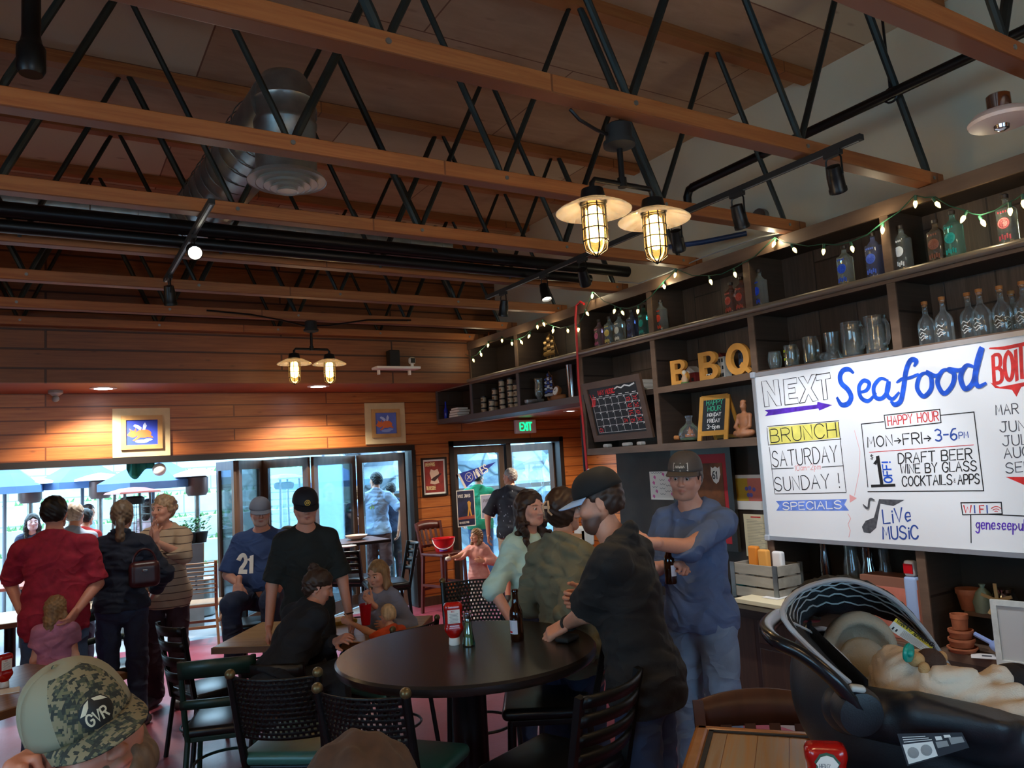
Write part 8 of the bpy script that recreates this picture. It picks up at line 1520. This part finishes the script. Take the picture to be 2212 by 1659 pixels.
H4 = person('woman with long curly hair in a mint blouse, facing the olive jacket', bs(1158, 1200, 4.75), 48, H=1.64, female=True, head=(42, -2, 0), armR=dict(lw=(.12, .10, -.45)), hpx=(1146, 1098, 4.8), top=dict(mat=MATS['blouse_mint'], name='blouse', sleeve=1.1, slack=.02, hem=-.06, t=.012, vee=True, fold=.004), bottom=dict(mat=MATS['jeans_dark'], t=.004, loose=.01), hair=dict(kind='curly', mat=hbr, len=.30, fwd=.03), hp=dict(skin='#dba088'))
# girl by the stool, men at the exit door
H5 = person('small girl in pink hoodie standing by the glazed door', bs(1024, 1220, 8.75), -30, H=1.02, kid=True, head=(-48, 4, 0), armR=dict(w=dep(972, 1207, 8.5), e=dep(1000, 1240, 8.6)), armL=dict(lw=(-.02, .12, -.18)), hpx=(1028, 1158, 8.75), top=dict(mat=MATS['hoodie_pink'], name='hoodie', hood=True, sleeve=1.9, hem=-.16, t=.012, fold=.003), bottom=dict(mat=MATS['leggings_pale'], t=.003, loose=.004), hair=dict(kind='long', mat=hlb, len=.13, amp=.006, t=.010), shoes='shoe_white', h=.009, hh=.006)
solo('paper_towel', M().rbox(dep(968, 1207, 8.45), (.07, .05, .045), .02, rotz(.4)), PAPER, 'crumpled white paper in the hand of the girl in pink', 'napkin', smooth=True)
H6 = person('man in green shirt and backwards blue cap outside the glazed door', bs(1038, 1150, 10.9), 172, H=1.72, build=1.12, belly=1.15, head=(140, -5, 0), armR=dict(lw=(.10, .18, -.42)), armL=dict(lw=(-.12, .15, -.45)), hpx=(1033, 1032, 12.2), top=dict(mat=MATS['tee_green'], sleeve=.9, hem=-.2, t=.014, slack=.02), bottom=dict(mat=MATS['jeans_mid']), hair=dict(kind='short', mat=hbk), cap=dict(mat=mat('cap_royal', '#2f5fc0', .7), turn=180), h=.013, hh=.009)
H7 = person('grey-haired man in dark leaf-print shirt at the exit doorway', bs(1103, 1150, 10.3), 168, H=1.70, build=1.12, belly=1.1, head=(-130, 0, 0), armL=dict(lw=(-.14, .02, -.50)), hpx=(1102, 1030, 10.3), top=dict(mat=MATS['leaf_print'], sleeve=.95, hem=-.18, t=.016, slack=.025), bottom=dict(mat=MATS['shorts_beige'], len=1.05, loose=.05), hair=dict(kind='crop', mat=hgr, t=.001), h=.012, hh=.008)
H8 = person('man in pale blue tee with letter W on his back, behind the glass', bs(826, 1180, 10.5), 172, H=1.72, build=1.02, head=(-145, -4, 0), armR=dict(lw=(.13, -.04, -.46), le=(.42, -.15, -.25)), armL=dict(lw=(-.02, .10, -.42), le=(-.4, -.1, -.3)), hpx=(812, 1038, 11.3), top=dict(mat=MATS['tee_pale'], sleeve=.85, hem=-.14, t=.012), bottom=dict(mat=MATS['shorts_brown'], len=1.1, loose=.04), hair=dict(kind='crop', mat=hbk, t=.004), h=.012, hh=.008)
mm = M(); text(mm, 'W', (0, 0, 0), (-1, 0, 0), (0, 0, 1), (0, 0, 0), .02, 1.30, .10, .022, asp=.55, th=0); decal(H8, 'shirt', mm, mat('neon', '#c9e86a', .5), 'back_letter', -1)
person('man in dark navy shirt standing just behind the pale blue tee', bs(850, 1180, 12.4), 200, H=1.68, top=dict(mat=MATS['shirt_navy'], sleeve=.9), bottom=dict(mat=MATS['trousers_black']), hair=dict(kind='crop', mat=hbk), h=.014, hh=.01)
# middle of the room
def gold():
    m = M(); [m.grid([[(r*math.cos(a), r*math.sin(a), 0) for r in np.linspace(r0, r1, 3)] for a in np.linspace(0, 2*pi, 24)]) for r0, r1 in ((.017, .021), (.004, .009))]; [ribbon(m, [(.010*math.cos(a), .010*math.sin(a)), (.016*math.cos(a), .016*math.sin(a))], .003, (0, 0, 0), (1, 0, 0), (0, 1, 0), (0, 0, 1), 0) for a in np.linspace(0, 2*pi, 9)[:-1]]; return [(m, mat('gold_thread', '#c9a23a', .5))]
H9 = person('man in black tee and navy cap standing behind the middle table', bs(657, 1250, 5.35), 6, H=1.70, build=.95, head=(8, -6, 0), armR=dict(lw=(.10, .03, -.54)), armL=dict(lw=(-.11, .04, -.54)), hpx=(660, 1096, 5.35), top=dict(mat=MATS['tee_black'], sleeve=.92, hem=-.16, t=.014, slack=.02, fold=.0035), bottom=dict(mat=MATS['trousers_black']), hair=dict(kind='crop', mat=hbr, t=.001), cap=dict(mat=mat('cap_navy', '#10131f', .7), badge=capmark(gold, None), tip=-14, hz=.100), hh=.005, hp=dict(skin='#d0937a', stubble=.15))
e_, w_2 = H9['arms'][-1]; d = unit(w_2-e_); part('watch', M().tube([w_2-d*.015+frame(d)@V3(.031*math.cos(a), .028*math.sin(a), 0) for a in np.linspace(0, 2*pi, 18, endpoint=False)], .006, 6, closed=True), mat('watch_strap', '#4a3020', .5), H9['root'], smooth=True)
H10 = person('man in navy jersey number 21 and grey cap sitting on a bar stool', bs(556, 1200, 6.55), -14, H=1.78, build=1.1, belly=1.25, sitz=.66, head=(4, -6, 0), armR=dict(w=dep(515, 1262, 6.2), e=dep(492, 1215, 6.5)), handR=dict(d=-UP*.8-FW*.3, pn=FW, curl=.25), armL=dict(lw=(-.02, .28, -.36)), hpx=(562, 1108, 6.5), top=dict(mat=MATS['jersey_navy'], name='jersey', sleeve=.95, hem=-.05, t=.016, slack=.03), bottom=dict(mat=MATS['jeans_dark']), hair=dict(kind='crop', mat=hgr, t=.0), cap=dict(mat=mat('cap_greycloth', '#6a7284', .8), tip=-8), hh=.006, hp=dict(skin='#cf9a86', stubble=.6, beard_col='#b5aaa0'), shoes='shoe_white')
mm = M(); text(mm, '21', (0, 0, 0), (-1, 0, 0), (0, 0, 1), (0, 0, 0), -.17, H10['pel'][2]+.20, .13, .034, asp=.55, th=0); decal(H10, 'jersey', mm, WHITE, 'jersey_number')
p = bs(560, 1200, 6.6); seat('bar_stool', 'black bar stool under the man in the 21 jersey', p, relang(p, -14), 'ladder', sh=.66, bh=.95)
H11 = person('woman in black with messy bun sitting at the middle table', (WCH[0]+.0, WCH[1]+.02, 0), 122, H=1.64, female=True, build=1.0, sitz=.47, lean=36, head=(88, -22, 0), armL=dict(w=dep(728, 1385, 4.6), e=dep(660, 1440, 4.9)), armR=dict(w=dep(655, 1425, 4.8), e=dep(500, 1380, 4.55)), hpx=(688, 1268, 4.75), top=dict(mat=MATS['top_black'], sleeve=1.93, hem=-.06, t=.014, fold=.005), bottom=dict(mat=MATS['trousers_black']), hair=dict(kind='bun', mat=hbr, bun=(0, -.075, .115), amp=.005), hh=.005, hp=dict(skin='#c98e76'))
H12 = person('girl in grey hoodie drinking from a red cup at the middle table', bs(832, 1350, 5.55), -20, H=1.34, kid=True, sitz=.46, head=(-36, -12, 0), armR=dict(w=dep(803, 1302, 5.3), e=dep(800, 1350, 5.4)), armL=dict(lw=(-.02, .2, -.2)), handR=dict(d=-RT*.5+UP*.5, curl=.9), hpx=(815, 1240, 5.5), top=dict(mat=MATS['hoodie_grey'], name='hoodie', hood=True, sleeve=1.9, t=.012), bottom=dict(mat=MATS['jeans_mid']), hair=dict(kind='long', mat=hlb, len=.12, t=.004, amp=.002), hh=.005, hp=dict(skin='#dca58c'))
p = dep(790, 1330, 5.25); t = thing('cup', 'red plastic cup with a straw held by the girl in grey', 'cup', p-V3(0, 0, .06)); part('tumbler', M().lathe([(.03, 0), (.042, .14), (.039, .14), (.028, .01), (.004, .008)], n=20), mat('cup_red', '#b01020', .3), t, smooth=True); part('straw', M().cyl((.0, 0, .01), (.02, .03, .22), .004, n=8), WHITE, t, smooth=True)
H13 = person('blond toddler in orange shirt sitting in the mesh-back chair', (1.94, 5.05, 0), -140, H=.95, kid=True, sitz=.52, head=(-150, -6, 0), armL=dict(w=dep(740, 1338, 5.25), e=dep(790, 1365, 5.2)), handL=dict(d=-RT+UP*.3, curl=.8), hpx=(838, 1328, 5.15), top=dict(mat=MATS['shirt_orange'], sleeve=1.85, t=.010), bottom=dict(mat=MATS['jeans_mid']), hair=dict(kind='crop', mat=hbl, t=.006), hh=.006, hp=dict(skin='#e0ac94'))
# standing group in the wide doorway
H14 = person('man in dark red shirt standing with his back to the viewer at left', bs(110, 1250, 5.6), 178, H=1.775, build=1.16, belly=1.1, head=(165, 0, 0), armR=dict(w=dep(165, 1320, 5.4), e=dep(225, 1260, 5.7)), armL=dict(w=dep(45, 1320, 5.4), e=dep(-10, 1270, 5.7)), hpx=(118, 1108, 5.6), top=dict(mat=MATS['shirt_red'], collar=True, sleeve=.92, hem=-.24, t=.012, slack=.018, fold=.005), bottom=dict(mat=MATS['jeans_mid'], loose=.035), hair=dict(kind='short', mat=hbk, t=.006), hh=.006, hp=dict(skin='#c98d78'))
H15 = person('girl with long blond hair in a tie-dye dress, behind the left table', bs(118, 1400, 4.15), 165, H=1.1, kid=True, head=(150, -5, 0), hpx=(122, 1314, 5.35), top=dict(mat=MATS['dress_dye'], name='dress', sleeve=.5, hem=-.42, t=.02), bottom=dict(mat=MATS['jeans_mid'], len=1.2), hair=dict(kind='long', mat=hbl if False else hlb, len=.30, w=.075, t=.012, amp=.006), hh=.007)
H16 = person('woman with long ponytail in a dark sweater, back to the viewer', bs(258, 1300, 6.0), 168, H=1.655, female=True, build=1.05, head=(172, 2, 0), armR=dict(lw=(.05, .20, -.38), le=(.35, -.1, -.35)), armL=dict(lw=(-.02, .2, -.36)), hpx=(264, 1113, 6.05), top=dict(mat=MATS['sweater_dark'], name='sweater', sleeve=1.95, hem=-.12, t=.016, fold=.005), bottom=dict(mat=MATS['jeans_dark'], t=.006), hair=dict(kind='ponytail', mat=hbd, pz=-.02, t=.006), hh=.006)
p = dep(312, 1240, 5.85); t = thing('handbag', 'dark red leather handbag on the arm of the ponytail woman', 'bag', p-V3(0, 0, .13)); LB = mat('bag_leather', '#3a1418', .35, noise=8, var=.3); soft('bag_body', S().rb(p, (.11, .05, .10), .045, k=.02), .01, LB, None, t); part('strap', M().tube([p+V3(.08*math.cos(a), 0, .08+.11*math.sin(a)) for a in np.linspace(0, pi, 14)], .009, 6), LB, t, smooth=True, world=True); part('clasp', M().rbox(p+V3(0, -.05, .03), (.04, .012, .02), .005), CHROME, t, world=True)
H17 = person('older woman in striped cardigan with short curly hair, hands clasped', bs(347, 1300, 6.55), -22, H=1.64, female=True, build=1.08, belly=1.1, head=(-42, 4, 0), armR=dict(w=dep(328, 1168, 6.2), e=dep(318, 1215, 6.4)), armL=dict(w=dep(338, 1172, 6.2), e=dep(392, 1200, 6.35)), handR=dict(d=UP+.1*RT, pn=RT, curl=.1), handL=dict(d=UP-.1*RT, pn=-RT, curl=.1), hpx=(352, 1102, 6.6), top=dict(mat=MATS['striped_knit'], name='cardigan', sleeve=1.85, hem=-.22, t=.016, slack=.02), bottom=dict(mat=MATS['trousers_plum']), hair=dict(kind='curly_short', mat=hgr if False else HB('hair_sandy', '#a08468'), t=.006), hh=.006, shoes='shoe_grey', hp=dict(skin='#cf9a84', lips='#b04a4a'))
# guests on the patio
def guest(label, px, Z, rel, z0, H, tm, hair, hm, **k): return person(label, bs(px, 1150, Z), rel, H=H, sitz=z0, top=dict(mat=MATS[tm], sleeve=k.pop('sl', 1.8)), bottom=dict(mat=MATS['jeans_dark']), hair=dict(kind=hair, mat=hm, **k.pop('hk', {})), hpx=k.pop('hpx', None), h=.014, hh=.008, **k)
guest('dark-haired woman sitting on the patio, facing in, left of the red-shirted man', 72, 9.9, 8, .60, 1.66, 'shirt_navy', 'long', hbk, female=True, hp=dict(skin='#c9b0b4'), hpx=(70, 1128, 9.9))
guest('grey-haired man in pale blue beside the red-shirted man', 163, 7.6, 160, None, 1.68, 'tee_ltblue', 'crop', hgr, sl=.9, hpx=(162, 1112, 7.6))
guest('person in red jacket sitting on the patio', 183, 9.6, 150, .52, 1.70, 'jacket_red', 'crop', hbk, hpx=(186, 1118, 9.6))
guest('young boy in pale blue sitting at the pale patio table', 192, 11.4, 60, .62, 1.45, 'tee_ltblue', 'short', hbr, kid=True, hpx=(192, 1105, 11.4))
guest('woman with dark curls in mauve sitting behind the caged heater', 322, 10.4, 150, .66, 1.64, 'top_mauve', 'curly', hbk, female=True, hpx=(322, 1095, 10.4))
H23 = person('man in a black cap with white mark behind the man in black', bs(622, 1200, 7.2), 165, H=1.62, sitz=.58, top=dict(mat=MATS['shirt_navy'], sleeve=.9), bottom=dict(mat=MATS['jeans_dark']), hair=dict(kind='crop', mat=hbk), cap=dict(mat=MATS['cap_black'], turn=0), h=.014, hh=.009)
person('person in grey hood seen through the folded glass leaves', bs(716, 1200, 12.2), 20, H=1.72, top=dict(mat=MATS['hoodie_grey'], sleeve=1.9, hood=True), bottom=dict(mat=MATS['jeans_mid']), hair=dict(kind='short', mat=hgr, t=.012), h=.014, hh=.01)
person('person with brown hair seen through the glass left of the pale blue tee', bs(778, 1200, 12.0), 170, H=1.66, female=True, top=dict(mat=MATS['shirt_navy'], sleeve=1.9), bottom=dict(mat=MATS['jeans_dark']), hair=dict(kind='long', mat=hlb, len=.1), h=.014, hh=.01)
# foreground
def gvr():
    el = [(.030*math.cos(a), .026*math.sin(a)) for a in np.linspace(0, 2*pi, 30, endpoint=False)]; a1 = fillpoly(el, 0, 8); m = M()
    g = lambda pts: m.join(fillpoly(pts, .0014, 5)); g([(-.027, .004), (-.014, .020), (-.004, .024), (-.010, .012), (-.018, .004)]); g([(.002, .024), (.018, .019), (.026, .008), (.012, .014), (.004, .018)])
    text(m, 'GVR', (0, 0, .0014), (1, 0, 0), (0, 1, 0), (0, 0, 1), -.0205, -.015, .017, .0032, asp=.6, th=0); return [(a1, mat('badge_black', '#121314', .5)), (m, mat('badge_cream', '#d8d3b8', .6))]
hb_ = dep(222, 1598, 1.22); TAN = mat('cap_tan', '#8f8a72', .8)
H26 = person('man in camouflage GVR cap in the left foreground, looking down', (hb_[0]-.02, hb_[1]+.02, 0), 28, H=1.78, build=1.1, belly=1.2, sitz=.685, lean=4, head=(18, 10, 22), hs=1.0, armR=dict(w=dep(10, 1735, 1.42), e=dep(-40, 1950, 1.4)), handR=dict(d=UP*.8+RT*.35, pn=RT*.8-FW*.1, curl=1.05), armL=dict(lw=(-.1, .25, -.4)), hpx=(196, 1592, 1.5), top=dict(mat=MATS['camo_shirt'], collar=True, sleeve=.95, hem=-.1, t=.012), bottom=dict(mat=MATS['jeans_mid']), hair=dict(kind='crop', mat=hbr, t=.002), cap=dict(mat=TAN, panel=MATS['camo_cap'], brim_mat=MATS['camo_cap'], badge=capmark(gvr, None), hz=.112, tip=-11, brim=.075), h=.010, hh=.0035, hp=dict(skin='#c98468', squint=.6, beard=1, stubble=.55, beard_col='#7a5a40'))
bd_ = S().ell((0, .026, -.078), (.076, .082, .060), k=.01).cap((-.066, .0, -.03), (-.05, .03, -.08), .024, k=.02).cap((.066, .0, -.03), (.05, .03, -.08), .024, k=.02).ell((0, .112, -.052), (.034, .03, .018), k=.015, sub=True).ell((0, .06, -.005), (.062, .06, .030), k=.015, sub=True); hsdf(H26, bd_, .0035, 'beard', HB('beard_grey', '#6f5a48', .8), disp=strand(1.3, .003, 9))
hb2 = dep(786, 1720, 1.22); H27 = person('top of a brown-haired head at the bottom edge in front of the mesh stools', (hb2[0], hb2[1], 0), 178, H=1.66, sitz=.47, head=(178, 5, 0), hpx=(780, 1783, 1.0), top=dict(mat=MATS['shirt_navy'], sleeve=1.9), bottom=dict(mat=MATS['jeans_dark']), hair=dict(kind='long', mat=HB('hair_chestnut', '#38241a', .75), len=.2, t=.012, amp=.004, h=.004), h=.012, hh=.006)
0 and print('heads', {k: tuple(np.round(v['base'], 2)) for k, v in (('26', H26), ('27', H27))}, H26['hc'], H27['hc'])
